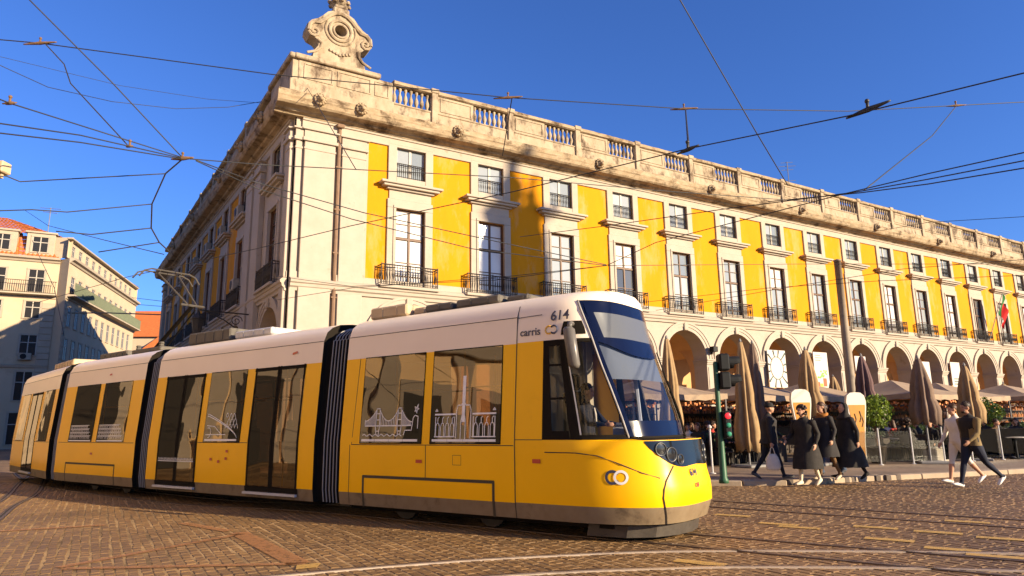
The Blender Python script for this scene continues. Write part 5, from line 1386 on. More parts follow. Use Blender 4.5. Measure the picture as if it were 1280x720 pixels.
# glass wind screens
MT['wglass'] = clear_glass('wind_screen_glass', (.86, .86, .84), 1.25)
pts = [Vector(q) for q in ((10.3, 21.32), (11.3, 21.6), (12.45, 21.85), (13.65, 22.2), (14.9, 22.75), (16.3, 23.35), (17.8, 24.05), (19.4, 24.9))]
nm = ('beside the beer glass sign', 'below the round clipped tree', 'left of the grey brown closed parasol', 'below the grey brown closed parasol', 'behind the walking man', 'right of the walking man', 'at the right edge')
for i in range(len(pts) - 1):
    a, b = pts[i], pts[i + 1]; d = b - a; L = d.length; t = empty('wind_screen', (a.x, a.y, PZ), math.atan2(d.y, d.x), 'low clear glass wind screen with steel post ' + nm[i], 'wind screen', 'glass wind screens along the terrace')
    m = MB(); m.bbox(.07, -.008, .10, L - .03, .008, 1.02, .003); m.build('glass_panel', MT['wglass'], t)
    m = MB(); m.tube([(.02, 0, 0), (.02, 0, 1.12)], .024, 8); m.lathe([(.07, 0), (.07, .02), (.03, .03)], 10, (.02, 0, 0)); m.build('post', MT['silver'], t)
m = MB()
for k, (px, py) in enumerate(((891, 592),)):
    p = on_ground(px, py, PZ); m = MB(); m.tube([(0, 0, 0), (0, 0, 1.2)], .028, 8); m.lathe([(.09, 0), (.09, .02), (.03, .03)], 12); m.lathe([(.03, 1.2), (.06, 1.22), (.06, 1.26), (.02, 1.30)], 12)
    tag(m.build('barrier_post', MT['silver'], None, p), 'slim steel barrier post between the tram nose and the traffic light', 'post')
# traffic light
p = on_ground(905, 604, PZ); t = empty('traffic_light', p, 0, 'green traffic light pole at the kerb with black signal heads and a small pedestrian signal', 'traffic light')
MT['sgreen'] = worn('green_pole_paint', (.035, .10, .05), (.025, .07, .035), 6, .45, .03)
Ht = at_depth(899, 452, p.y).z - PZ
m = MB(); m.lathe([(.11, 0), (.11, .08), (.085, .12), (.07, .9), (.062, .95), (.058, Ht - .05), (.04, Ht)], 14); m.build('pole', MT['sgreen'], t, smooth=True)
for z in (Ht - .02, Ht - .45):
    m = MB(); m.bbox(.06, -.17, z - .2, .30, .17, z + .2, .04); X = Matrix.Translation((.30, 0, z)) @ Matrix.Rotation(rad(90), 4, 'Y')
    rings = []
    for f, r in ((0, .14), (.18, .145), (.26, .14)):
        rings.append([X @ Vector((r * math.cos(q * math.pi / 9), r * math.sin(q * math.pi / 9), f * (1 if math.cos(q * math.pi / 9) < .2 else .45))) for q in range(18)])
    m.loft(rings, 0, False); m.build('signal_head', MT['black'], t)
zs = at_depth(907, 532, p.y).z - PZ
m = MB(); m.bbox(.06, -.20, zs - .30, .22, .06, zs + .34, .03); m.build('pedestrian_signal', MT['black'], t)
MT['litred'] = mat('lit_red_signal', (.7, .02, .03), .4, emit=.35); MT['dullgreen'] = mat('signal_green_lens', (.03, .22, .12), .3)
for dz, mm, r in ((.22, MT['litred'], .07), (.01, MT['dullgreen'], .055), (-.19, MT['dullgreen'], .055)):
    m = MB(); m.lathe([(r, 0), (r, .015), (r * .6, .03), (.002, .034)], 14, X=Matrix.Translation((.14, -.205, zs + dz)) @ Matrix.Rotation(rad(90), 4, 'X')); m.build('signal_lens', mm, t)
# tall steel lamp post
p = at_depth(1068, 560, 26); p.z = PZ; zt = at_depth(1046, 327, 26).z
MT['post'] = worn('weathered_steel_post', (.27, .21, .15), (.20, .155, .11), 3, .6, .08)
m = MB(); q = at_depth(1047, 330, 26); m.lathe([(.26, 0), (.26, .5), (.20, .6), (.17, 3), (.145, 5), (.13, zt - PZ), (.15, zt - PZ), (.15, zt - PZ + .06), (.04, zt - PZ + .10)], 16)
tag(m.build('steel_mast', MT['post'], None, (q.x, q.y, PZ), smooth=True), 'tall round weathered steel mast standing in front of the arcade', 'mast')
# banners hanging in the arches
def wbox(name, u0, z0, u1, z1, out, label, mats, extra=None):
    p = wpt(FR, u0, out, z0); t = empty(name, p, BA, label, 'banner')
    W, H = u1 - u0, z1 - z0; m = MB(); m.bbox(0, -.02, 0, W, .02, H, .005); m.build('panel', mats, t)
    if extra: extra(t, W, H)
    return t
MT['banner'] = mat('white_banner_cloth', (.46, .43, .38), .8); MT['bdark'] = mat('grey_green_banner_print', (.10, .12, .10), .8); MT['bpink'] = mat('pink_banner_print', (.72, .48, .40), .8)
MT['bgreen'] = mat('green_banner_print', (.15, .35, .05), .8); MT['bred'] = mat('red_banner_print', (.60, .08, .03), .8); MT['byel'] = mat('yellow_banner_print', (.75, .42, .05), .8)
def ell(m, cx, cz, rx, rz_, y, mi=0, n=24): m.poly([(cx + rx * math.cos(2 * math.pi * k / n), y, cz + rz_ * math.sin(2 * math.pi * k / n)) for k in range(n)], mi)
def sunburst(t, W, H):
    m = MB(); cx, cz = W * .47, H * .52
    ell(m, cx, cz, W * .33, H * .28, -.024); m.build('oval_print', MT['bpink'], t)
    m = MB(); n = 12
    P = [Vector((cx + W * .35 * math.cos(2 * math.pi * k / 36), -.027, cz + H * .30 * math.sin(2 * math.pi * k / 36))) for k in range(37)]; m.tube(P, .025, 4)
    for k in range(n):
        a = 2 * math.pi * (k + .5) / n; e = Vector((math.cos(a), 0, math.sin(a)))
        s0 = Vector((cx + W * .35 * e.x, -.027, cz + H * .30 * e.z))
        tmax = min([(W - .03 - s0.x) / e.x if e.x > 1e-3 else 9, (.03 - s0.x) / e.x if e.x < -1e-3 else 9, (H - .03 - s0.z) / e.z if e.z > 1e-3 else 9, (.03 - s0.z) / e.z if e.z < -1e-3 else 9])
        m.tube([s0, s0 + e * tmax], [.03, .06], 4)
    m.build('spoke_print', MT['bdark'], t)
def lettering(t, x, z, txt, size, mm):
    me = text_mesh(txt, size, mm); o = place('lettering', me, t, (x, -.026, z), rot=(rad(90), 0, 0))
def poster(t, W, H):
    m = MB()
    for k in range(3): m.box(W * .12, -.028, H * (.90 - .07 * k), W * (.5 + .1 * (k % 2)), -.022, H * (.92 - .07 * k))
    m.build('text_lines', MT['bdark'], t); m = MB(); random.seed(2)
    for k in range(16): m.ball((W * random.uniform(.2, .85), -.02, H * random.uniform(.28, .48)), (.10, .012, .08), seg=6, ring=4)
    m.build('leaf_print', MT['bgreen'], t); m = MB(); m.box(W * .55, -.028, H * .04, W * .80, -.022, H * .27); m.build('red_print', MT['bred'], t); m = MB(); m.box(W * .15, -.028, H * .04, W * .3, -.022, H * .16); m.build('red_print', MT['bred'], t)
    m = MB(); m.box(W * .32, -.028, H * .02, W * .52, -.022, H * .12); m.build('yellow_print', MT['byel'], t)
wbox('arch_banner', 25.2, 3.55, 26.95, 5.95, .25, 'white banner with a pink oval and dark spokes hanging in an arch', MT['banner'], sunburst)
wbox('arch_banner', 29.85, 3.6, 31.35, 6.0, .25, 'white picture banner with green leaves and red shapes', MT['banner'], poster)
wbox('arch_banner', 34.5, 3.6, 35.8, 5.9, .25, 'plain white banner behind the plum closed parasol', MT['banner'])
wbox('arch_banner', 43.0, 3.6, 44.2, 5.8, .25, 'plain white banner behind the grey brown closed parasol', MT['banner'])
def b8(t, W, H):
    m = MB()
    for k in range(3): m.box(W * .2, -.028, H * (.40 - .09 * k), W * (.85 - .1 * k), -.022, H * (.44 - .09 * k))
    m.build('text_lines', MT['bdark'], t)
wbox('arch_banner', 47.3, 3.6, 48.7, 5.9, .25, 'white banner with dark text lines behind the right tan parasol', MT['banner'], b8)

# plants
LEAF = dict(bush=leafy('bright_green_leaves', (.09, .15, .012), (.22, .29, .025)), hedge=leafy('dark_hedge_leaves', (.02, .045, .01), (.05, .08, .015)))
def leaves(m, c, r, n, s, seed, shell=.55):
    random.seed(seed)
    for k in range(n):
        while True:
            v = Vector((random.uniform(-1, 1), random.uniform(-1, 1), random.uniform(-1, 1)))
            if shell * random.random() ** .5 < v.length < 1: break
        v = Vector((v.x * r[0], v.y * r[1], v.z * r[2])) * (1 + .14 * math.sin(5 * v.x + seed) * math.cos(4 * v.z)) + Vector(c)
        a = Vector((random.gauss(0, 1), random.gauss(0, 1), random.gauss(0, 1) + .4)).normalized(); b = a.cross(Vector((random.gauss(0, 1), random.gauss(0, 1), random.gauss(0, 1)))).normalized()
        L = s * random.uniform(.7, 1.3); w_ = L * .42
        cc = a.cross(b); m.poly([v - a * L, v + b * w_ + cc * .1 * L, v + a * L, v - b * w_ + cc * .1 * L])
def pot_tree(px, py, y, rr, label, seed, n=1500):
    c = at_depth(px, py, y); t = empty('potted_tree', (c.x, c.y, PZ), 0, label, 'potted tree')
    m = MB(); m.lathe([(.20, 0), (.28, .5), (.30, .52), (.30, .56), (.24, .54)], 14); m.build('pot', MT['bar'], t)
    m = MB(); h = c.z - PZ; m.tube([(0, 0, .5), (.02, 0, h * .7), (0, 0, h)], [.04, .03, .02], 6)
    for k in range(7):
        a = k * 2.4; m.tube([(0, 0, h * .72), (rr * .5 * math.cos(a), rr * .5 * math.sin(a), h + rr * .3 * math.sin(k)), (rr * .85 * math.cos(a), rr * .85 * math.sin(a), h + rr * .5 * math.sin(k))], [.018, .012, .006], 5)
    m.build('trunk', MT['wood'], t)
    m = MB(); leaves(m, (0, 0, h), (rr, rr, rr * .95), n, .06, seed); m.build('crown', LEAF['bush'], t)
pot_tree(1091, 514, 22.4, .56, 'round clipped bright green tree in a pot beside the beer glass sign', 3, 1900)
pot_tree(1233, 516, 25.5, .55, 'loose green potted shrub near the right edge of the terrace', 5, 1000)
pot_tree(1120, 560, 24.0, .25, 'small low potted plant behind the glass wind screen', 8, 400)
def planter(a, b, h, label, seed):
    a, b = Vector(a), Vector(b); d = b - a; L = d.length; t = empty('hedge_planter', (a.x, a.y, PZ), math.atan2(d.y, d.x), label, 'planter', 'hedge planters on the terrace')
    m = MB(); m.bbox(0, -.2, 0, L, .2, h, .02); m.build('box', MT['bar'], t)
    m = MB(); leaves(m, (L / 2, 0, h + .14), (L / 2, .26, .22), int(L * 380), .055, seed, .0); m.build('hedge', LEAF['hedge'], t)
planter((5.9, 22.6), (9.2, 23.9), .75, 'dark hedge planter behind the traffic light', 4); planter((13.2, 24.2), (15.7, 25.4), .8, 'hedge planter behind the grey brown closed parasol', 5)
planter((16.0, 25.6), (19.0, 27.2), .85, 'hedge planter behind the walking man', 6); planter((19.4, 27.4), (22.8, 29.3), .85, 'hedge planter at the right edge of the terrace', 7); planter((10.6, 23.2), (12.8, 24.0), .75, 'hedge planter below the round clipped tree', 9)

# ------------------------------------------------------------------ people
def skinmat(n, c): return worn(n, c, tuple(v * .9 for v in c), 6, .55, .03)
PM = dict(skin=skinmat('skin', (.46, .24, .145)), skin2=skinmat('tanned_skin', (.34, .17, .10)), hairdk=worn('dark_brown_hair', (.025, .015, .010), (.045, .025, .015), 20, .5, .2), hairbr=worn('brown_hair', (.075, .035, .015), (.05, .022, .01), 20, .5, .2),
          black=worn('black_cloth', (.016, .013, .011), (.028, .023, .019), 8, .85, .15), dark=worn('charcoal_cloth', (.030, .026, .024), (.022, .018, .017), 8, .85, .15), navy=worn('navy_cloth', (.018, .020, .035), (.012, .014, .024), 8, .85, .15),
          brown=worn('brown_cloth', (.16, .085, .035), (.11, .06, .025), 8, .85, .15), olive=worn('olive_brown_cloth', (.19, .13, .055), (.14, .095, .04), 8, .85, .15), white=worn('off_white_cloth', (.62, .56, .47), (.54, .48, .40), 8, .85, .1), cream=worn('cream_leather', (.58, .48, .34), (.48, .39, .27), 8, .6, .1),
          grey=worn('grey_cloth', (.14, .13, .12), (.10, .09, .085), 8, .85, .15), red=worn('red_cloth', (.35, .03, .02), (.25, .02, .015), 8, .8, .1), shoe=worn('white_trainer', (.68, .65, .60), (.6, .57, .52), 8, .6, .05), dshoe=worn('dark_trainer', (.03, .03, .035), (.10, .10, .11), 14, .6, .05), orange=worn('rust_orange_cloth', (.34, .13, .025), (.26, .10, .02), 8, .85, .15), blue=worn('blue_denim', (.05, .07, .11), (.035, .05, .08), 10, .85, .1))
EYE = mat('eye_dark', (.01, .008, .006), .3)
def ring(c, t, rx, ry, side, n=12):
    """ellipse of points round c, normal t, rx along 'side'"""
    t = t.normalized(); s = (side - t * side.dot(t)).normalized(); f = t.cross(s)
    return [c + s * rx * math.cos(2 * math.pi * k / n) + f * ry * math.sin(2 * math.pi * k / n) for k in range(n)]
def limb(m, P, R, side=Vector((1, 0, 0)), n=12):
    rings = []
    for i, p in enumerate(P):
        t = (P[min(i + 1, len(P) - 1)] - P[max(i - 1, 0)]); r = R[i]; r = r if isinstance(r, tuple) else (r, r)
        rings.append(ring(p, t, r[0], r[1], side, n))
    m.loft(rings)
def figure(label, loc, yaw, h=1.72, legs=((22, 8), (-20, 22)), arms=((15, 8, 20), (-18, 8, 15)), top='dark', bottom='black', shoe='dshoe', skin='skin', bulk=1.0, female=False, sleeve=None, forearm=None, shank=None,
           coat=None, hair='hairdk', hairstyle='short', hat=None, seat=None, lean=0.0, headturn=0.0, vox=.013, group=None, extra=None, cat='person', grip=(0, 0)):
    k = h / 1.72; V_ = Vector
    U = lambda *a: V_(a) * k
    ln = rad(lean)
    hipz = .0
    def rotl(v): return V_((v.x, v.y * math.cos(ln) + v.z * math.sin(ln), -v.y * math.sin(ln) + v.z * math.cos(ln)))
    B = []            # (a, b, radius, part)
    m = MB(); lowest = 9
    hw_ = .085 if not female else .082
    feet = []
    if seat is not None: legs = ((88, 88), (84, 92))
    for s_, (a, kb) in zip((1, -1), legs):
        a, kb = rad(a), rad(kb); hip = U(s_ * hw_, 0, -.02); kn = hip + U(s_ * .01, math.sin(a) * .425, -math.cos(a) * .425); b = a - kb
        an = kn + U(0, math.sin(b) * .42, -math.cos(b) * .42)
        limb(m, [hip + U(0, 0, .07), hip + U(0, 0, -.0), hip.lerp(kn, .3), hip.lerp(kn, .7), kn, kn.lerp(an, .28), kn.lerp(an, .6), an, an.lerp(kn, -.12)], [(.075 * k, .085 * k), (.088 * k * bulk, .098 * k * bulk), (.083 * k * bulk, .09 * k * bulk), .066 * k * bulk, .056 * k, (.055 * k, .060 * k), .046 * k, .036 * k, .034 * k])
        fp = rad(0) if abs(math.degrees(b)) < 14 else b * .9          # foot pitch follows the shank when lifted
        fp = max(-1.0, min(.55, b * .85)) if abs(math.degrees(b)) > 10 else 0
        fd = V_((0, math.cos(fp), math.sin(fp))); fu = V_((0, -math.sin(fp), math.cos(fp)))
        heel = an - fd * .055 * k - fu * .045 * k; toe = heel + fd * .26 * k
        R_ = [(.030, .035), (.042, .048), (.044, .045), (.048, .034), (.046, .026), (.028, .016)]
        P = [heel + fu * .018 * k, heel + fd * .035 * k + fu * .020 * k, heel + fd * .10 * k + fu * .018 * k, heel + fd * .17 * k + fu * .006 * k, heel + fd * .22 * k - fu * .002 * k, toe - fu * .008 * k]
        limb(m, P, [(x * k, y * k) for x, y in R_]); limb(m, [an, heel + fd * .05 * k + fu * .02 * k], [.038 * k, .042 * k])
        feet.append((heel, toe)); lowest = min(lowest, (heel - fu * .03 * k).z, (toe - fu * .03 * k).z)
        B += [(hip, kn, .09 * k, 'bottom'), (kn, an, .055 * k, 'shank'), (heel, toe, .035 * k, 'shoe'), (an - V_((0, 0, .02 * k)), heel.lerp(toe, .3), .05 * k, 'shoe')]
    # torso
    sh = .185 if not female else .165
    T = [(U(0, 0, -.07), (.13, .095)), (U(0, 0, .0), (.165, .115)), (U(0, 0, .09), (.155 if not female else .16, .11)), (U(0, .005, .19), (.145 if not female else .125, .10)), (U(0, .01, .31), (.17 if not female else .145, .115)), (U(0, .0, .41), (.19 if not female else .16, .115)), (U(0, -.01, .475), (.165 if not female else .14, .09)), (U(0, -.01, .515), (.085, .068)), (U(0, 0, .56), (.055, .056)), (U(0, .01, .60), (.053, .056))]
    T = [(rotl(p), (a * k * (bulk if i < 8 else 1), b * k * (bulk if i < 8 else 1))) for i, (p, (a, b)) in enumerate(T)]
    limb(m, [p for p, r in T], [r for p, r in T], n=16)
    B += [(T[0][0], T[2][0], .15 * k, 'bottom' if not coat else 'top'), (T[2][0], T[6][0], .15 * k, 'top'), (T[7][0] + V_((0, 0, .015)), T[9][0], .055 * k, 'skin')]
    # head
    hc = rotl(U(0, .028, .69)); ht = rad(headturn)
    HX = Matrix.Translation(hc) @ Matrix.Rotation(ht, 4, 'Z') @ Matrix.Rotation(-ln * .3, 4, 'X') @ Matrix.Scale(k, 4)
    for c, r in (((0, -.008, .028), (.074, .094, .092)), ((0, .022, -.035), (.060, .070, .080)), ((0, .045, -.085), (.036, .038, .030)), ((0, .088, -.010), (.014, .018, .026)), ((0, .080, -.055), (.026, .018, .012)), ((.076, -.004, -.005), (.012, .022, .032)), ((-.076, -.004, -.005), (.012, .022, .032)), ((.028, .068, .022), (.022, .016, .010)), ((-.028, .068, .022), (.022, .016, .010))):
        m.ball(c, r, seg=14, ring=10, X=HX)
    B += [(HX @ V_((0, 0, .05)), HX @ V_((0, .03, -.09)), .09 * k, 'skin')]
    # arms and hands
    hands = []
    for i, s_ in enumerate((1, -1)):
        fwd_, out_, el = arms[i]; f, o, e = rad(fwd_), rad(out_), rad(el)
        S_ = rotl(U(s_ * sh * bulk, -.01, .44)); d = V_((s_ * math.sin(o), math.sin(f) * math.cos(o), -math.cos(f) * math.cos(o)))
        E_ = S_ + d * .285 * k; f2 = f + e; d2 = V_((s_ * math.sin(o) * .3 - s_ * .06 * (el / 40), math.sin(f2), -math.cos(f2))).normalized(); W_ = E_ + d2 * .245 * k
        limb(m, [S_ - V_((s_ * .05 * k, 0, -.02 * k)), S_, S_.lerp(E_, .4), E_, E_.lerp(W_, .3), W_], [(.05 * k, .055 * k), (.060 * k * bulk, .064 * k * bulk), .050 * k * bulk, .041 * k * bulk, .042 * k * bulk, .028 * k])
        fwdv = V_((0, math.cos(f2), math.sin(f2))); sd = d2.cross(fwdv).normalized()
        # palm lies with the thumb forward
        pc = W_ + d2 * .05 * k; limb(m, [W_, W_ + d2 * .02 * k, W_ + d2 * .06 * k, W_ + d2 * .092 * k], [(.022 * k, .018 * k), (.016 * k, .034 * k), (.015 * k, .040 * k), (.012 * k, .036 * k)], side=sd, n=10)
        curl = 28 + 50 * grip[i]; inw = sd * (-1 if (sd.x * s_) > 0 else 1)
        for q, (off, l) in enumerate(((.027, .070), (.009, .080), (-.009, .074), (-.026, .058))):
            a0 = W_ + d2 * .09 * k + fwdv * off * k; c1 = rad(curl * .5 + q * 3); c2_ = rad(curl * 1.2 + q * 4)
            p1 = a0 + (d2 * math.cos(c1) + inw * math.sin(c1)) * l * .5 * k; p2 = p1 + (d2 * math.cos(c2_) + inw * math.sin(c2_)) * l * .5 * k
            limb(m, [a0, p1, p2], [.0095 * k, .0085 * k, .0065 * k], side=fwdv, n=8)
        a0 = W_ + d2 * .03 * k + fwdv * .03 * k; p1 = a0 + (d2 * .6 + fwdv * .7 + inw * .3).normalized() * .035 * k; p2 = p1 + (d2 * .9 + fwdv * .2 + inw * .4).normalized() * .03 * k
        limb(m, [a0 - fwdv * .012 * k, a0, p1, p2], [.011 * k, .0105 * k, .0095 * k, .007 * k], side=sd, n=8)
        B += [(S_, E_, .055 * k, 'sleeve'), (E_, W_ - d2 * .01, .04 * k, 'forearm'), (W_ + d2 * .03 * k, W_ + d2 * .16 * k, .03 * k, 'skin')]
        hands.append(W_ + d2 * .10 * k)
    base = -lowest if seat is None else seat + .085 * k
    t = empty('person', loc, yaw, label, cat, group)
    me = m.mesh('body', MT['white']); ob = bpy.data.objects.new('tmp_body', me); COL.objects.link(ob)
    md = ob.modifiers.new('r', 'REMESH'); md.mode = 'VOXEL'; md.voxel_size = vox; md.use_smooth_shade = True
    sm = ob.modifiers.new('s', 'SMOOTH'); sm.factor = .5; sm.iterations = 2
    dg = bpy.context.evaluated_depsgraph_get(); me2 = bpy.data.meshes.new_from_object(ob.evaluated_get(dg)); bpy.data.objects.remove(ob); bpy.data.meshes.remove(me)
    me2.name = 'body'; me2.materials.clear()
    slots = ['skin', 'top', 'bottom', 'shoe', 'sleeve', 'forearm', 'shank']
    cm = dict(skin=skin, top=top, bottom=bottom, shoe=shoe, sleeve=sleeve or top, forearm=forearm or sleeve or top, shank=shank or bottom)
    for s_ in slots: me2.materials.append(PM[cm[s_]])
    nf = len(me2.polygons); C_ = np.empty(nf * 3); me2.polygons.foreach_get('center', C_); C_ = C_.reshape(-1, 3)
    best = np.full(nf, 1e9); idx = np.zeros(nf, int)
    for a, b, r, part in B:
        a, b = np.array(a), np.array(b); ab = b - a; tt = np.clip(((C_ - a) @ ab) / max(ab @ ab, 1e-9), 0, 1); dd = np.linalg.norm(C_ - (a + tt[:, None] * ab), axis=1) / r
        q = dd < best; best[q] = dd[q]; idx[q] = slots.index(part)
    me2.polygons.foreach_set('material_index', idx); me2.polygons.foreach_set('use_smooth', np.ones(nf, bool))
    bo = place('body', me2, t, (0, 0, base))
    for s_ in (-1, 1):
        e_ = MB(); e_.ball((s_ * .028, .083, .008), (.010, .006, .007), seg=8, ring=6, X=HX); e_.build('eye', EYE, t, (0, 0, base))
    e_ = MB(); e_.ball((0, .094, -.054), (.021, .006, .004), seg=8, ring=6, X=HX); e_.build('mouth', PM['red'], t, (0, 0, base))
    # hair
    random.seed(int(abs(loc[0]) * 100) + int(h * 1000))
    if hairstyle and not hat:
        hm = MB(); hm.ball((0, -.018, .045), (.084, .098, .088), seg=14, ring=9, X=HX)
        if hairstyle == 'short':
            for q in range(40):
                a = random.uniform(0, 6.28); b = random.uniform(.1, 1.2); hm.ball((.076 * math.cos(a) * math.sin(b), -.02 + .09 * math.sin(a) * math.sin(b), .045 + .082 * math.cos(b)), (.02, .02, .016), seg=6, ring=4, X=HX)
        elif hairstyle == 'curly':
            for q in range(110):
                a = random.uniform(0, 6.28); b = random.uniform(0, 2.2)
                if math.sin(a) > .5 and b > 1.1: continue
                hm.ball((.10 * math.cos(a) * math.sin(b), -.03 + .105 * math.sin(a) * math.sin(b), .035 + .10 * math.cos(b) - (.05 if b > 1.5 else 0)), (.030, .030, .030), seg=6, ring=4, X=HX)
        elif hairstyle == 'long':
            rg = []
            for f in range(7):
                z = .10 - f * .055; w_ = (.05, .082, .088, .09, .092, .09, .07)[f]; y = (-.02, -.03, -.035, -.045, -.055, -.062, -.065)[f]
                rg.append([HX @ V_((w_ * math.cos(2 * math.pi * j / 14), y + w_ * (.95 if math.sin(2 * math.pi * j / 14) < 0 else .25) * math.sin(2 * math.pi * j / 14), z)) for j in range(14)])
            hm.loft(rg)
        hm.build('hair', PM[hair], t, (0, 0, base), smooth=True)
    if hat:
        hm = MB(); hm.ball((0, -.012, .058), (.090, .104, .085), seg=14, ring=9, X=HX)
        rg = [[HX @ V_((r * 1.0 * math.cos(2 * math.pi * j / 16), -.012 + r * 1.14 * math.sin(2 * math.pi * j / 16), z)) for j in range(16)] for r, z in ((.086, .015), (.094, .02), (.096, .06), (.088, .068))]
        hm.loft(rg); hm.build('beanie', PM[hat], t, (0, 0, base), smooth=True)
    if coat:
        hem, mat_, flare = coat; cm_ = MB(); rings = []; n = 28
        zh = hem - base
        for i in range(11):
            f = i / 10; z = (.455 * k) + (zh - .455 * k) * f
            wx = np.interp(z / k, [-.7, -.35, 0, .19, .41, .46], [.20 * flare, .19 * flare, .185, .165, .20, .15]) * k * bulk; wy = np.interp(z / k, [-.7, -.35, 0, .19, .41, .46], [.24 * flare, .20 * flare, .145, .125, .14, .10]) * k * bulk
            pl = .05 * f
            cc = rotl(V_((0, 0, z))) if z > 0 else V_((0, -.02 * f, z))
            rings.append([cc + V_((wx * (1 + pl * math.sin(7 * a_ + 2 * f)) * math.cos(a_), wy * (1 + pl * math.sin(6 * a_ + 1)) * math.sin(a_), random.uniform(-.008, .008) if i == 10 else 0)) for a_ in [2 * math.pi * j / n for j in range(n)]])
        cm_.loft(rings, 0, False); cm_.build('coat', PM[mat_], t, (0, 0, base), smooth=True)
    if extra: extra(t, base, k, HX, hands, T)
    return t, base, hands
def face_dir(dx, dy): return math.atan2(dy, dx) - math.pi / 2        # figure looks along +Y of its own frame
def held_bag(t, base, hand, label, cat, mm, w_=.30, hh=.38, d_=.10):
    """a soft carrier bag hanging from the hand; rests in the hand so it is a thing of its own"""
    M_ = Matrix.Translation(t.location) @ Matrix.Rotation(t.rotation_euler.z, 4, 'Z'); p = M_ @ (hand + Vector((0, 0, base)))
    b = empty('carrier_bag', (p.x, p.y, p.z - hh - .16), t.rotation_euler.z, label, cat)
    m = MB(); rings = []
    for i in range(9):
        f = i / 8; s = (.80, .98, 1.04, 1.0, .95, .9, .82, .66, .48)[i]; rings.append([Vector((d_ * s * .5 * math.cos(a) * (1 + .12 * math.sin(5 * a + f * 4)), w_ * s * .5 * math.sin(a) * (1 + .08 * math.cos(4 * a)), hh * f)) for a in [2 * math.pi * j / 20 for j in range(20)]])
    m.loft(rings); m.build('bag_body', mm, b, smooth=True)
    m = MB()
    for x in (-.02, .02): m.tube([(x, -.06, hh - .01), (x, -.03, hh + .12), (x, .0, hh + .165), (x, .03, hh + .12), (x, .06, hh - .01)], .008, 5)
    m.build('handle', mm, b)
ground_at = lambda px, py, z=0.0: on_ground(px, py, z)
# man with beanie and white bag
p = ground_at(966, 600, PZ); t, b, hd = figure('man in black jacket and beanie walking beside the terrace', (p.x, p.y, PZ), face_dir(1, -.25), 1.80, ((20, 6), (-20, 14)), ((-6, 8, 10), (20, 10, 35)), 'dark', 'navy', 'dshoe', bulk=1.28, hat='black', coat=(.86, 'dark', 1.0), lean=3, grip=(1, 0))
held_bag(t, b, hd[0], 'white carrier bag hanging from the hand of the man in a beanie', 'bag', PM['white'])
# woman with curly hair, long dark coat, cream boots, seen from behind
p = ground_at(1012, 608, 0.0); t, b, hd = figure('woman in a long black coat and cream boots stepping off the kerb', (p.x, p.y, 0), face_dir(-.75, -.5), 1.78, ((13, 5), (-12, 14)), ((10, 16, 45), (-10, 16, 40)), 'black', 'black', 'cream', female=True, bulk=1.32, shank='cream', coat=(.40, 'black', 1.2), hairstyle='curly', lean=2)
# woman with rust collar beside her
def scarf(t, base, k, HX, hands, T):
    m = MB(); c = T[7][0]; m.tube([c + Vector((.10 * k * math.cos(a), .085 * k * math.sin(a) + .005, .02 * math.sin(2 * a))) for a in [2 * math.pi * q / 16 for q in range(17)]], .04 * k, 8); m.build('scarf', PM['orange'], t, (0, 0, base), smooth=True)
p = ground_at(1036, 601, PZ); t, b, hd = figure('woman in a rust orange top carrying a dark jacket and red bag', (p.x, p.y, PZ), face_dir(-1, -.35), 1.76, ((12, 6), (-12, 14)), ((10, 14, 55), (-10, 14, 35)), 'orange', 'brown', 'cream', female=True, bulk=1.22, coat=(.55, 'dark', 1.15), hairstyle='long', hair='hairbr', extra=scarf, sleeve='dark', grip=(1, 1))
held_bag(t, b, hd[0], 'small red bag carried by the woman in rust orange', 'bag', PM['red'], .26, .26)
# companion partly behind
p = ground_at(1050, 597, PZ); figure('person in dark jacket half hidden between the women in coats', (p.x + .1, p.y + .7, PZ), face_dir(-1, -.1), 1.74, ((14, 6), (-14, 16)), ((10, 8, 20), (-10, 8, 15)), 'grey', 'blue', 'dshoe', hairstyle='short')
# woman in black robe-like coat and scarf
def hood(t, base, k, HX, hands, T):
    m = MB(); rg = []
    for z, w_, y in ((.145, .02, -.02), (.13, .06, -.02), (.09, .095, -.018), (.03, .102, -.018), (-.05, .10, -.018), (-.12, .11, -.01), (-.19, .15, -.01), (-.25, .19, -.01)):
        rg.append([HX @ Vector((w_ * math.cos(a), y + w_ * (1.1 if math.sin(a) < 0 else (.45 if z > -.08 else .8)) * math.sin(a), z)) for a in [2 * math.pi * j / 18 for j in range(18)]])
    m.loft(rg); m.build('head_scarf', PM['black'], t, (0, 0, base), smooth=True)
p = ground_at(1064, 600, PZ); figure('woman in a long black robe and head scarf walking left', (p.x, p.y, PZ), face_dir(-1, -.15), 1.74, ((18, 6), (-18, 12)), ((14, 14, 30), (-16, 14, 18)), 'black', 'black', 'black', female=True, bulk=1.25, coat=(.30, 'black', 1.35), hairstyle=None, extra=hood)
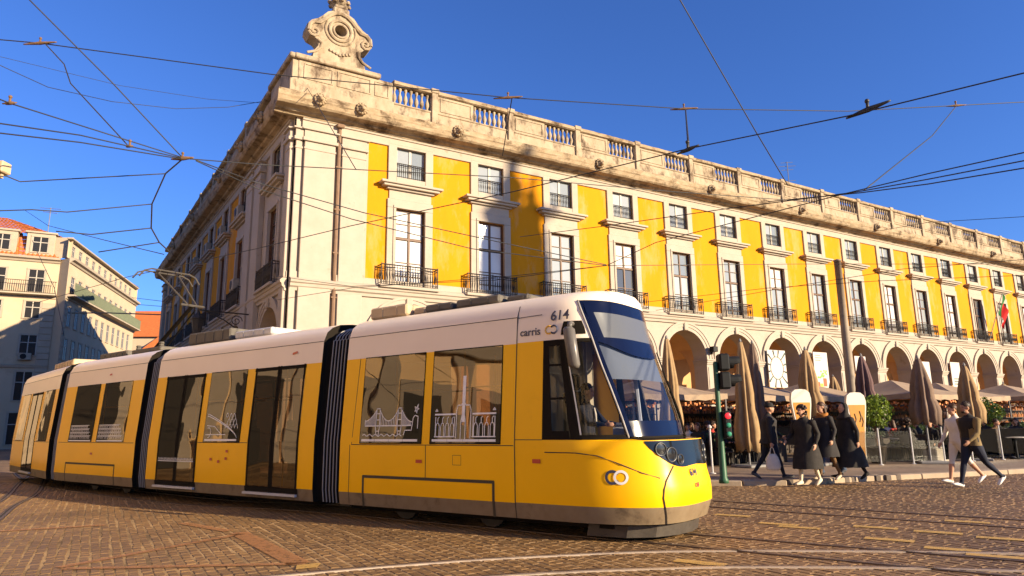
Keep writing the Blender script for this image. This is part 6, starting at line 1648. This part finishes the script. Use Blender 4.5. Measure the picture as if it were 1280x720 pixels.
# man in a dark vest, walking left
def beard(t, base, k, HX, hands, T):
    m = MB(); m.ball((0, .048, -.082), (.046, .046, .036), seg=10, ring=7, X=HX); m.build('beard', PM['hairdk'], t, (0, 0, base), smooth=True)
    m = MB(); rings = []; n = 24
    for i in range(7):
        f = i / 6; z = (.45 - .52 * f) * k; wx = np.interp(f, [0, .2, .6, 1], [.165, .205, .175, .20]) * k * 1.06; wy = np.interp(f, [0, .2, .6, 1], [.10, .14, .125, .155]) * k * 1.06
        rings.append([Vector((wx * math.cos(a), wy * math.sin(a) * 1.0, z)) for a in [math.radians(125) + math.radians(290) * j / n for j in range(n + 1)]])
    m.loft(rings, 0, False, False); m.build('jacket', PM['olive'], t, (0, 0, base), smooth=True)
p = ground_at(1222, 610, 0.0); figure('man in an open olive jacket and black trousers striding left', (p.x, p.y, 0), face_dir(-1, -.12), 1.84, ((20, 4), (-26, 22)), ((-14, 12, 18), (18, 12, 35)), 'black', 'navy', 'shoe', 'skin2', bulk=1.25, sleeve='olive', hairstyle='short', extra=beard)
p = ground_at(1213, 606, 0.0); figure('person in white jacket and shorts walking beside the bearded man', (p.x, p.y + .25, 0), face_dir(-1, -.1), 1.80, ((16, 4), (-18, 24)), ((12, 11, 22), (-14, 11, 16)), 'white', 'white', 'shoe', 'skin', bulk=1.15, shank='skin', hairstyle='short', hair='hairbr')
# the driver, in the cab
dl = TO + TD * 4.12 + TN * .02
def vest(t, base, k, HX, hands, T):
    m = MB(); m.tube([Vector((.0, .125, .45)) * k, Vector((.015, .15, .36)) * k, Vector((.0, .155, .22)) * k], [.016, .024, .012], 6); m.build('shirt_front', PM['white'], t, (0, 0, base))
figure('tram driver in a dark jacket sitting behind the cab window', (dl.x, dl.y, .78), TROT - math.pi / 2, 1.74, seat=.40, arms=((38, 10, 50), (42, 12, 40)), top='navy', bottom='black', skin='skin', hairstyle='short', extra=vest, vox=.014, grip=(.8, .8))
# seated guests and furniture
TB = MB(); TB.lathe([(.36, .70), (.37, .715), (.36, .73)], 20); TB = TB.mesh('tabletop', MT['woodw'])
def table(x, y, label):
    t = empty('cafe_table', (x, y, PZ), 0, label, 'table', 'small round cafe tables'); place('tabletop', TB, t)
    place('pedestal', TPED, t)
m = MB(); m.lathe([(.22, 0), (.22, .02), (.04, .04), (.03, .35), (.04, .695)], 10); TPED = m.mesh('pedestal', MT['black'])
def chair_meshes():
    m = MB(); m.bbox(-.22, -.21, .43, .22, .21, .46, .015); s = m.mesh('seat', MT['bar'])
    m = MB(); m.bbox(-.22, -.25, .58, .22, -.215, .88, .012); b = m.mesh('backrest', MT['bar'])
    m = MB(); m.tube([(0, 0, 0), (0, 0, .43)], .016, 5); l = m.mesh('leg', MT['black'])
    m = MB(); m.tube([(0, 0, 0), (0, -.02, .88)], .016, 5); r = m.mesh('leg', MT['black'])
    return s, b, l, r
CS = chair_meshes()
def chair(x, y, yaw, label):
    t = empty('cafe_chair', (x, y, PZ), yaw, label, 'chair', 'dark cafe chairs on the terrace')
    place('seat', CS[0], t); place('backrest', CS[1], t)
    for sx in (-.2, .2): place('leg', CS[2], t, (sx, .19, 0)); place('leg', CS[3], t, (sx, -.20, 0))
random.seed(77)
SEATS = [(862, 24.2, 'white', 'man in white shirt sitting by the tram nose'), (874, 22.6, 'black', 'guest in black sitting left of the slim steel post'), (884, 23.8, 'dark', 'guest in charcoal sitting behind the slim steel post'), (898, 22.3, 'navy', 'guest in navy sitting behind the traffic light'), (915, 23.2, 'grey', 'guest in grey sitting right of the traffic light'), (931, 22.6, 'black', 'guest in black sitting under the closed parasols'), (946, 24.2, 'white', 'guest in white sitting behind the man in a beanie'), (955, 22.8, 'brown', 'guest in brown sitting behind the man in a beanie'),
         (1104, 24.6, 'dark', 'guest in charcoal sitting below the round clipped tree'), (1122, 25.4, 'red', 'guest in red sitting right of the round clipped tree'), (1137, 23.2, 'black', 'guest in black sitting left of the grey brown parasol'), (1152, 24.0, 'dark', 'guest in charcoal sitting below the grey brown parasol'), (1168, 23.4, 'black', 'guest in black sitting right of the grey brown parasol'), (1186, 24.8, 'white', 'guest in white shirt sitting left of the walking man'), (1236, 25.0, 'black', 'guest in black sitting right of the walking man'), (1252, 25.6, 'dark', 'guest in charcoal sitting near the right edge'), (1268, 26.4, 'navy', 'guest in navy sitting at the right edge'),
         (868, 25.6, 'dark', 'guest in charcoal sitting deep under the awning by the tram nose'), (890, 25.0, 'red', 'guest in red sitting deep left of the traffic light'), (922, 25.4, 'dark', 'guest in charcoal sitting deep right of the traffic light'), (938, 23.6, 'brown', 'guest in brown sitting deep under the closed parasols'), (1112, 26.2, 'white', 'guest in white sitting deep right of the round clipped tree'), (1130, 24.6, 'brown', 'guest in brown sitting between tree and grey brown parasol'), (1176, 25.6, 'red', 'guest in red sitting deep right of the grey brown parasol'), (1246, 24.2, 'brown', 'guest in brown sitting just right of the walking man'), (1274, 25.0, 'black', 'guest in black sitting nearest the right edge')]
proto = []
for k, (px, y, top, lb) in enumerate(SEATS):
    q = at_depth(px, 560, y); yaw = random.choice([.6, 2.0, 2.6, -2.2, -.7, 3.6])
    if k < 4:
        t, b, hd = figure(lb, (q.x, q.y, PZ), yaw, 1.70 + .04 * (k % 3), seat=.46, arms=((30, 12, 60), (36 if k % 2 else 10, 12, 45)), top=top, bottom='black', hairstyle=('short', 'long', 'curly', 'short')[k], hair='hairdk' if k != 1 else 'hairbr', lean=6, vox=.022, group='guests sitting on the terrace', headturn=(20, -25, 0, 30)[k]); proto.append(t)
    else:
        t = copy_tree(proto[k % 4]); t.location = (q.x, q.y, PZ); t.rotation_euler = (0, 0, yaw); t['label'] = lb
        for c in t.children:
            if c.name.startswith('body'):
                for si in (1, 4, 5): c.material_slots[si].link = 'OBJECT'; c.material_slots[si].material = PM[top]
    chair(q.x, q.y - 0.0, yaw, 'dark cafe chair under the ' + lb.split(' sitting')[0] + lb[lb.index(' sitting'):].replace(' deep', ''))
    f = Vector((-math.sin(yaw), math.cos(yaw)))
    if k % 2 == 0: table(q.x + f.x * .62, q.y + f.y * .62, 'small round table by the ' + lb.replace(' sitting', ''))
random.seed(5)
for k, (px, y) in enumerate(((868, 21.9), (908, 21.8), (922, 24.6), (940, 22.2), (1110, 23.4), (1160, 22.9), (1178, 24.0), (1243, 24.0), (1260, 24.6))):
    q = at_depth(px, 570, y); chair(q.x, q.y, random.uniform(0, 6.2), 'empty dark cafe chair ' + ('beside the tram nose', 'just right of the traffic light', 'behind the traffic light and closed parasols', 'beside the man in a beanie', 'below the round clipped tree', 'below the grey brown closed parasol', 'left of the walking man, by the white box', 'right of the walking man', 'near the right edge of the terrace')[k])
q = on_ground(1186, 578, PZ); m = MB(); m.bbox(-.42, -.25, 0, .42, .25, .42, .03); m.bbox(-.44, -.27, .422, .44, .27, .47, .02)
tag(m.build('storage_box', MT['woodw'], None, (q.x, q.y + .5, PZ), .4), 'low white box on the terrace left of the walking man', 'box')
# ------------------------------------------------------------------ pale building down the street
MT['cream'] = worn('cream_render', (.47, .365, .25), (.43, .325, .215), .5, .9, .06, c3=(.34, .25, .16), s3=.35, t3=.64)
MT['creamtrim'] = worn('cream_stone_trim', (.38, .31, .23), (.33, .265, .195), 1.2, .85, .1)
MT['greenrail'] = worn('green_painted_railing', (.17, .19, .12), (.13, .145, .095), 3, .6, .1)
PC = Vector((-41.3, 62.0))
pale = empty('pale_building', (PC.x, PC.y, 0), 0, 'pale cream corner building with orange tiled mansard roof and dormers', 'building')
PF = Frame((0, 0), rad(28), 0); PR_ = Frame((0, 0), rad(105.7), 0)
def pput(fr, name, mats, m, u=0, z=0, out=0): return m.build(name, mats, pale, fr.loc(u, out, z), fr.a)
def pwin(fr, uc, z0, z1, w_, arch=False, par=None, dark=True):
    m = MB(); h = w_ / 2; y = -.04
    m.box(-h - .14, -.08, z0 - .10, h + .14, .02, z0); m.box(-h - .14, -.05, z0, -h, .02, z1); m.box(h, -.05, z0, h + .14, .02, z1); m.box(-h - .14, -.07, z1, h + .14, .02, z1 + .14)
    m.box(-.04, -.03, z0, .04, .01, z1, 1); m.box(-h, -.03, z0 + (z1 - z0) * .62, -.041, .01, z0 + (z1 - z0) * .62 + .07, 1); m.box(.041, -.03, z0 + (z1 - z0) * .62, h, .01, z0 + (z1 - z0) * .62 + .07, 1)
    for x in (-h, h - .06): m.box(x, -.03, z0, x + .06, .01, z1, 1)
    o = pput(fr, 'window', [MT['creamtrim'], MT['woodw']], m, uc)
    m = MB(); m.poly([(-h, -.012, z0), (h, -.012, z0), (h, -.012, z1), (-h, -.012, z1)]); m.build('pane', MT['panefar'], o)
FU0, RU1 = -24.0, 23.2
m = MB()
for fr, a, b in ((PF, FU0, -1.0), (PR_, -1.0, RU1)):
    m.poly([fr.loc(a, 0, 0), fr.loc(b, 0, 0), fr.loc(b, 0, 17.2), fr.loc(a, 0, 17.2)])
ca, cb = PF.loc(-1.0, 0, 0), PR_.loc(-1.0, 0, 0)
m.poly([ca, cb, (cb[0], cb[1], 17.2), (ca[0], ca[1], 17.2)])
e1, e2 = PR_.loc(RU1, 0, 0), PR_.loc(RU1, -14, 0); m.poly([e1, e2, (e2[0], e2[1], 19.2), (e1[0], e1[1], 19.2)])
m.build('wall', MT['cream'], pale)
for fr, a, b in ((PF, FU0, -1.0), (PR_, -1.0, RU1)):
    for nm_, prof in (('eaves_cornice', [(0, 16.75), (.12, 16.8), (.2, 16.95), (.45, 17.05), (.5, 17.25), (.0, 17.3)]), ('floor_band', [(0, 13.4), (.1, 13.42), (.14, 13.6), (.75, 13.66), (.75, 13.8), (0, 13.82)]), ('floor_band', [(0, 7.05), (.10, 7.08), (.18, 7.3), (.0, 7.36)])):
        m = MB(); m.prism([(a, -o, z) for o, z in prof], (b - a, 0, 0)); pput(fr, nm_, MT['creamtrim'], m)
    m = MB()
    for z in (13.84, 14.9): m.tube([(a, -.70, z), (b, -.70, z)], .03, 4)
    x = a
    while x < b: m.tube([(x, -.70, 13.84), (x, -.70, 14.9)], .018, 4, cap=False); x += .16
    pput(fr, 'balcony_railing', MT['iron'] if fr is PF else MT['greenrail'], m)
m = MB(); x = -.8
# corrugated screen behind the railing of the street side
m.poly([(-.8, -.66, 13.84), (RU1, -.66, 13.84), (RU1, -.66, 14.85), (-.8, -.66, 14.85)]); pput(PR_, 'railing_screen', MT['greenrail'], m)
# corner rustication on the front and street sides
m = MB()
for k in range(22):
    z = .3 + k * .58
    m.bbox(-2.0, -.08, z, -1.02, .02, z + .54, .02)
pput(PF, 'corner_quoins', MT['creamtrim'], m)
m = MB()
for k in range(22):
    z = .3 + k * .58; m.bbox(-.98, -.08, z, -.35, .02, z + .54, .02)
pput(PR_, 'corner_quoins', MT['creamtrim'], m)
for k in range(8):
    u = -2.7 - 2.9 * k
    pwin(PF, u, 14.0, 16.05, 1.25); pwin(PF, u, 11.6, 13.1, 1.2); pwin(PF, u, 8.2, 10.0, 1.3); pwin(PF, u, 4.2, 6.7, 1.3); pwin(PF, u, .4, 3.1, 1.6)
for k in range(11):
    u = .35 + 2.03 * k
    pwin(PR_, u, 14.0, 15.6, .85); pwin(PR_, u, 11.0, 12.8, .85); pwin(PR_, u, 7.9, 9.8, .85); pwin(PR_, u, 4.3, 6.3, .85); pwin(PR_, u, .5, 3.0, 1.1)
# mansard attic with dormers, hipped tile roof
tile = MT['tilered']
def tiles(fr, name, A, B, C, D, nu, nv, mm=None):
    """rows of half-round roof tiles over the quad A B C D (A-B eaves, D-C top), built as ribs"""
    A, B, C, D = map(Vector, (A, B, C, D)); m = MB()
    for i in range(nu):
        f0, f1 = i / nu, (i + 1) / nu; n = (B - A).cross(D - A).normalized()
        if n.z < 0: n = -n
        P = []
        for s in range(5):
            f = f0 + (f1 - f0) * s / 4; P.append((f, math.sin(math.pi * s / 4) * .07))
        for j in range(nv):
            g0, g1 = j / nv, (j + 1) / nv; lift = .03
            for s in range(4):
                (fa, ha), (fb, hb_) = P[s], P[s + 1]
                q = lambda f, g, h: A.lerp(B, f).lerp(D.lerp(C, f), g) + n * h
                m.poly([q(fa, g0, ha + lift), q(fb, g0, hb_ + lift), q(fb, g1, hb_), q(fa, g1, ha)])
    return m.build(name, mm or tile, pale)
zt = 19.35
# front mansard
tiles(PF, 'mansard_slope', PF.loc(FU0, .1, 17.3), PF.loc(-1.0, .1, 17.3), PF.loc(-1.3, -.9, zt), PF.loc(FU0, -.9, zt), 70, 5)
for k in range(8):
    u = -2.7 - 2.9 * k; m = MB(); m.bbox(-1.1, -.05, 17.3, 1.1, 1.6, 19.5, .03); m.bbox(-1.25, -.2, 19.5, 1.25, 1.6, 19.68, .03)
    pput(PF, 'dormer', MT['creamtrim'], m, u)
    pwin(Frame(PF.loc(0, .05, 0)[:2], PF.a, 0), u, 17.75, 19.15, 1.25)
# street side: attic storey wall with small windows
m = MB(); m.poly([(-1.0, .25, 17.3), (RU1, .25, 17.3), (RU1, .25, 19.0), (-1.0, .25, 19.0)]); pput(PR_, 'attic_wall', MT['cream'], m)
m = MB(); m.bbox(-1.2, -.15, 19.0, RU1 + .1, .35, 19.16, .03); pput(PR_, 'attic_eaves', MT['creamtrim'], m)
for k in range(11): pwin(Frame(PR_.loc(0, -.25, 0)[:2], PR_.a, 0), .35 + 2.03 * k, 17.5, 18.55, .75)
ap1, ap2 = PF.loc(-11, -7, 24.0), PR_.loc(14, -8, 24.0)
ridge = PF.loc(-6.5, -6.0, 22.8)
hipc = PF.loc(-1.25, -.35, 19.45); apex = PF.loc(-6.5, -6.5, 22.3)
tiles(PF, 'roof_slope', PF.loc(FU0, -.35, 19.45), hipc, apex, PF.loc(FU0, -6.5, 22.3), 66, 8)
tiles(PR_, 'roof_slope', hipc, PR_.loc(RU1, .1, 19.18), PR_.loc(RU1, -5.5, 20.4), apex, 66, 8)
m = MB(); a_, b_ = PF.loc(-1.6, -.02, 17.3), PR_.loc(-.6, .0, 17.3); m.poly([a_, b_, (b_[0], b_[1], 19.3), (a_[0], a_[1], 19.3)]); m.build('attic_corner', MT['cream'], pale)
m = MB(); p_ = PF.loc(-2.4, -1.0, 19.5); m.tube([p_, (p_[0], p_[1], 22.4)], .04, 5)
for z, l in ((22.3, 1.0), (21.9, .7)): m.tube([(p_[0] - l, p_[1], z + .1), (p_[0] + l, p_[1], z - .1)], .025, 4)
m.build('roof_aerial', MT['grey'], pale)
p_ = PF.loc(-2.8, .0, 7.75); t = empty('air_conditioner', (PC.x + p_[0], PC.y + p_[1], p_[2]), rad(28), 'white air conditioner under a window of the pale building', 'air conditioner')
m = MB(); m.bbox(-.5, -.42, 0, .5, -.06, .62, .03); m.build('casing', MT['accase'], t); m = MB(); m.lathe([(.24, 0), (.24, .02), (.05, .03)], 12, X=Matrix.Translation((-.1, -.42, .31)) @ Matrix.Rotation(rad(90), 4, 'X')); m.build('fan_grille', MT['black'], t)
# street lamp arm on the pale building's corner
p_ = PR_.loc(1.2, .0, 12.4); c_ = Vector((PC.x + p_[0], PC.y + p_[1], p_[2])); m = MB(); d_ = Vector((math.sin(PR_.a), -math.cos(PR_.a), 0))
m.tube([c_ + d_ * 0, c_ + d_ * 3.0 + Vector((0, 0, .1)), c_ + d_ * 9.0 + Vector((0, 0, .05))], .06, 5); tag(m.build('street_lamp_arm', MT['post']), 'long horizontal lamp arm reaching from the pale building across the street', 'lamp arm')
# houses with orange roofs farther down
for k, (x, y, w_, d__, hh, rh, rz, lb) in enumerate(((-64, 118, 16, 14, 16.5, 5.5, .1, 'cream house with steep orange tiled roof beyond the pale building'), (-56.5, 112, 9, 10, 12.0, 5.0, .15, 'low white house with orange roof beside the yellow building'))):
    t = empty('distant_house', (x, y, 0), rz, lb, 'house'); m = MB(); m.box(-w_ / 2, -d__ / 2, 0, w_ / 2, d__ / 2, hh); m.build('wall', MT['cream'], t)
    m = MB(); e = .5; A = [(-w_ / 2 - e, -d__ / 2 - e, hh), (w_ / 2 + e, -d__ / 2 - e, hh), (w_ / 2 + e, d__ / 2 + e, hh), (-w_ / 2 - e, d__ / 2 + e, hh)]; r1, r2 = (-w_ * .2, 0, hh + rh), (w_ * .2, 0, hh + rh)
    m.poly([A[0], A[1], r2, r1]); m.poly([A[1], A[2], r2]); m.poly([A[2], A[3], r1, r2]); m.poly([A[3], A[0], r1]); m.build('roof', tile, t)
    for q in range(4):
        for z in (hh - 3.2, hh - 6.6):
            m = MB(); x0 = -w_ / 2 + w_ * (q + .5) / 4; m.box(x0 - .5, -d__ / 2 - .06, z, x0 + .5, -d__ / 2 + .02, z + 1.7); m.build('window', MT['panedark'], t)
# unseen street fronts, added to mirror in the tram's glass and bounce warm light
MT['cream2'] = worn('warm_cream_render', (.80, .58, .34), (.74, .52, .30), .5, .9, .06)  # bright warm tone chosen to throw light back at the tram
def bounce_front(x, y, L, ang, hh, wall, label, seed):
    random.seed(seed); t = empty('bounce_building', (x, y, 0), ang, label, 'building'); m = MB(); m.box(0, 0, 0, L, 10, hh); m.build('wall', wall, t)
    m = MB()
    for z in (6.9, hh - 1.0): m.bbox(-.1, -.4, z, L + .1, -.002, z + .6, .05)
    m.build('cornice', MT['stone'], t)
    for k in range(int(L / 3.4) + 1):
        x_ = min(max(k * L / int(L / 3.4), .45), L - .45); m = MB(); m.bbox(x_ - .4, -.22, 0, x_ + .4, -.002, 6.8, .03); m.build('pilaster', MT['stone'], t)
    n = int(L / 3.4)
    for k in range(n):
        c = (k + .5) * L / n
        for z0, z1, w_ in ((.0, 5.0, .80), (7.7, 11.6, .65), (13.2, 15.8, .6)):
            if z1 > hh - 1.2: continue
            m = MB(); m.bbox(c - w_ - .4, -.10, z0, c + w_ + .4, -.002, z1 + .5, .03); o = m.build('window_surround', MT['stone'], t)
            m = MB(); m.box(c - w_, -.13, z0 + .02, c + w_, -.102, z1); m.build('pane', MT['dark'], o)
bounce_front(-20.8, -9, 31, rad(91), 18.5, MT['cream2'], 'tall unseen cream street front added at the left to bounce light onto the tram', 1)
bounce_front(-25.8, 22.5, 7, rad(91.5), 14.0, MT['cream2'], 'short unseen cream street front added for the tram glass to mirror', 3)
bounce_front(-19.5, -38, 28, rad(93), 18.0, MT['cream2'], 'unseen cream street front added to bounce light, nearest the square', 2)
# unseen column made up to cast the soft shadow over second and third bays
tq = P0 + BD * 6.6; dd = Vector((sdir.x, sdir.y)).normalized(); mpos = tq + dd * 66
t = empty('shadow_caster', (mpos.x, mpos.y, 0), math.atan2(dd.y, dd.x), 'tall unseen stone column added to cast a shadow on the facade', 'shadow_caster')
m = MB(); m.bbox(-4, -4, 0, 4, 4, 4, .2); m.bbox(-2.6, -2.6, 4, 2.6, 2.6, 9, .2); m.build('pedestal', MT['stone'], t)
m = MB(); m.lathe([(1.2, 9), (.8, 10), (.65, 24.6), (.8, 25.4), (1.5, 26), (1.6, 26.4)], 20); m.build('shaft', MT['stone'], t)
m = MB(); random.seed(4); m.bbox(-1.5, -1.8, 26.4, 1.5, 1.8, 29.2, .1)
for q, (y, h_) in enumerate(((-1.1, 3.8), (-.2, 6.0), (.9, 4.2))):
    m.lathe([(.7, 29.2), (.8, 29.2 + h_ * .3), (.55, 29.2 + h_ * .5), (.75, 29.2 + h_ * .72), (.3, 29.2 + h_ * .82), (.36, 29.2 + h_ * .92), (.1, 29.2 + h_)], 10, (.2 * q, y, 0)); m.tube([(.2, y, 29.2 + h_ * .7), (.3, y + .9, 29.2 + h_ * .6), (.3, y + 1.3, 29.2 + h_ * .8)], .22, 6)
m.build('caster_top', MT['stone'], t)

# ------------------------------------------------------------------ overhead wires
wires = []
WR = .013
def wire(label, P, r=WR, sag=0.0, mm='wire', name='overhead_wire'):
    """P: (px, py, distance) anchor points converted to real points in the air"""
    Q = [at_depth(*q) for q in P]; pts = []
    off = lambda q: q[0] < 0 or q[0] > 1280 or q[1] < 0
    if off(P[0]): Q[0] = Q[0] + (Q[0] - Q[1]).normalized() * 9
    if off(P[-1]): Q[-1] = Q[-1] + (Q[-1] - Q[-2]).normalized() * 14
    for a, b in zip(Q[:-1], Q[1:]):
        for k in range(8):
            f = k / 8; p = a.lerp(b, f); p.z -= sag * 4 * f * (1 - f); pts.append(p)
    pts.append(Q[-1]); m = MB(); m.tube(pts, r, 5)
    return tag(m.build(name, MT[mm], smooth=True), label, 'wire', 'overhead tram wires')
W_ = wire
W_('span wire crossing the whole sky with four insulators', [(-30, 47, 14), (50, 54, 14), (340, 93, 15), (635, 122, 16), (855, 136, 17), (1060, 139, 18), (1195, 132, 18.5), (1310, 126, 19)])
W_('steep span wire running from the top left corner to the wire knot', [(20, -20, 12), (37, 0, 12), (140, 103, 13), (228, 197, 14)])
W_('sagging cable reaching the stone cornice above the shaded flank', [(-30, 68, 20), (60, 109, 22), (140, 127, 25), (220, 136, 27), (285, 134, 29), (327, 127, 30)])
W_('faint upper cable ending at the cornice corner', [(-20, 66, 25), (150, 107, 28), (260, 124, 30), (330, 129, 31)], .010)
W_('first of three wires meeting the knot from the left', [(-30, 113, 10), (12, 129, 11), (120, 163, 12.5), (228, 197, 14)])
W_('second of three wires meeting the knot from the left', [(-30, 150, 10), (100, 169, 12), (228, 198, 14)])
W_('third of three wires meeting the knot from the left', [(-30, 163, 10), (100, 178, 12), (228, 199, 14)])
W_('wire dropping from the left insulator to the knot wires', [(55, 53, 14), (80, 80, 13.6), (88, 104, 13.3), (162, 184, 13)])
W_('wire from the knot along the facade windows', [(228, 198, 14), (330, 206, 16), (640, 222, 18), (820, 238, 20), (1010, 252, 22)], .013)
W_('upper slack wire from the knot down across the first windows', [(245, 200, 14.2), (320, 228, 16), (455, 266, 17), (640, 306, 18), (758, 331, 19)], .013)
W_('lower slack wire from the knot down across the first windows', [(245, 201, 14.2), (320, 235, 16), (440, 274, 17), (590, 311, 18), (758, 332, 19)], .013)
W_('curved pull-off chain hanging from the knot', [(228, 199, 14), (207, 217, 14.2), (190, 255, 14.6), (189, 285, 15), (199, 303, 15.3), (212, 315, 15.6)], .017)
W_('topmost side wire of the pull-off chain', [(207, 217, 14.2), (25, 227, 13), (8, 220, 12.8), (-20, 217, 12.6)])
W_('second side wire of the pull-off chain', [(190, 255, 14.6), (84, 265, 13.6), (40, 262, 13.2), (-20, 264, 12.8)])
W_('third side wire of the pull-off chain', [(189, 285, 15), (114, 293, 14.4), (70, 289, 14)], .014)
W_('lowest side wire of the pull-off chain', [(199, 303, 15.3), (123, 315, 14.8)], .014)
W_('contact wire rising from the pantograph to the upper right', [(40, 380, 24), (160, 346, 19), (320, 311, 16), (440, 282, 14), (640, 240, 11.5), (860, 186, 9.6), (1060, 145, 8.4), (1310, 84, 7.2)], .0095)
W_('steep stay wire crossing the sky right of centre', [(842, -12, 14), (850, 0, 14), (945, 165, 16), (985, 232, 18)], .014)
W_('upper of three converging wires on the right', [(1310, 184, 9), (1160, 217, 10.5), (1060, 241, 12), (940, 272, 14), (820, 303, 16.5), (758, 332, 19)], .0105)
W_('middle of three converging wires on the right', [(1310, 195, 9), (1160, 224, 10.5), (1070, 240, 12), (900, 262, 14), (760, 282, 17), (650, 296, 20)], .0105)
W_('lower of three converging wires on the right', [(1310, 205, 9), (1160, 230, 10.5), (1075, 241, 12), (960, 252, 14)], .0105)
W_('short slanting hanger between span wire and the converging wires', [(1195, 133, 18.5), (1165, 170, 16), (1080, 238, 12.2)], .013)
W_('thin level wire above the roof at the right', [(1310, 269, 22), (1160, 278, 26), (1090, 290, 32)], .011)
W_('thin wire crossing the upper windows at the right', [(1310, 322, 20), (1130, 336, 22), (980, 360, 24), (820, 388, 27)], .010)
W_('thin wire crossing the lower windows at the right', [(1310, 343, 20), (1100, 351, 22), (960, 360, 24), (760, 383, 27)], .010)
W_('thin wire crossing the window caps', [(1310, 330, 22), (1000, 330, 24), (760, 332, 19)], .010)
W_('thin wire from the window crossing to the left facade', [(758, 332, 19), (640, 345, 21), (440, 360, 25), (345, 375, 28)], .011)
W_('lower thin wire across the white corner', [(345, 345, 28), (440, 358, 25), (620, 350, 21), (758, 332, 19)], .011)
W_('wire crossing behind the pantograph to the pale building', [(205, 318, 22), (130, 300, 26), (60, 282, 34), (30, 262, 50)], .015)
W_('slack cable in front of the pale building', [(80, 420, 40), (68, 360, 44), (48, 318, 50), (40, 300, 55)], .02)
for k, (a, b) in enumerate((((165, 372), (215, 378)), ((165, 380), (215, 384)))):
    W_('thin distant wire above the orange roofs, ' + ('upper' if k == 0 else 'lower'), [(*a, 60), (*b, 45)], .02)
def fitting(px, py, y, label, L=.5, r=.035, ang=(1, 0, .06), mm='bronze'):
    p = at_depth(px, py, y); d = Vector(ang).normalized(); m = MB()
    m.lathe([(.012, -L / 2), (r * .5, -L / 2 + .04), (r, -.06), (r * 1.15, 0), (r, .06), (r * .5, L / 2 - .04), (.012, L / 2)], 8, X=Matrix.Translation(p) @ d.to_track_quat('Z', 'Y').to_matrix().to_4x4())
    m.tube([p, p + Vector((0, 0, .10))], .02, 6); m.ball(p + Vector((0, 0, .12)), .032, seg=8, ring=6)
    return tag(m.build('wire_insulator', MT[mm], smooth=True), label, 'insulator', 'insulators on the overhead wires')
fitting(50, 54, 14, 'bronze wire insulator at the top left of the sky', .75); fitting(635, 122, 16, 'bronze wire insulator above the stone balustrade', .75); fitting(855, 136, 17, 'bronze wire insulator with a hanging rod above the roof', .75); fitting(1195, 132, 18.5, 'bronze wire insulator nearest the right edge', .6)
fitting(228, 198, 14, 'thick knot of bronze clamps where the wires meet', .5, .045); fitting(12, 129, 11, 'small clamp on the wire at the left edge', .25, .03); fitting(162, 183, 13, 'small clamp where the dropper meets the wires', .15, .025)
fitting(1085, 137, 8.3, 'black section insulator on the contact wire', .55, .035, (1, -.6, .25), 'wire'); fitting(860, 187, 9.6, 'black clamp on the contact wire below the hanging rod', .35, .03, (1, -.6, .25), 'wire')
for k, (a, b, ya, yb) in enumerate((((857, 137), (861, 186), 17, 9.6), ((640, 122), (628, 195), 16, 18), ((378, 100), (445, 212), 30, 17))):
    W_(('insulated rod hanging above the contact wire', 'thin hanger in front of the second window', 'thin stay from the cornice across the white corner')[k], [(*a, ya), (*b, yb)], .014 if k else .02)
# small camera box at the left edge
p = at_depth(1, 210, 12); m = MB(); m.bbox(-.22, -.12, -.11, .12, .12, .11, .02); m.box(-.05, -.03, -.2, .05, .03, -.111)
tag(m.build('camera_box', MT['roofbox2'], None, p), 'small tan box hanging on the wire at the left edge', 'box')
# aerial mast clutter near the rear carriages
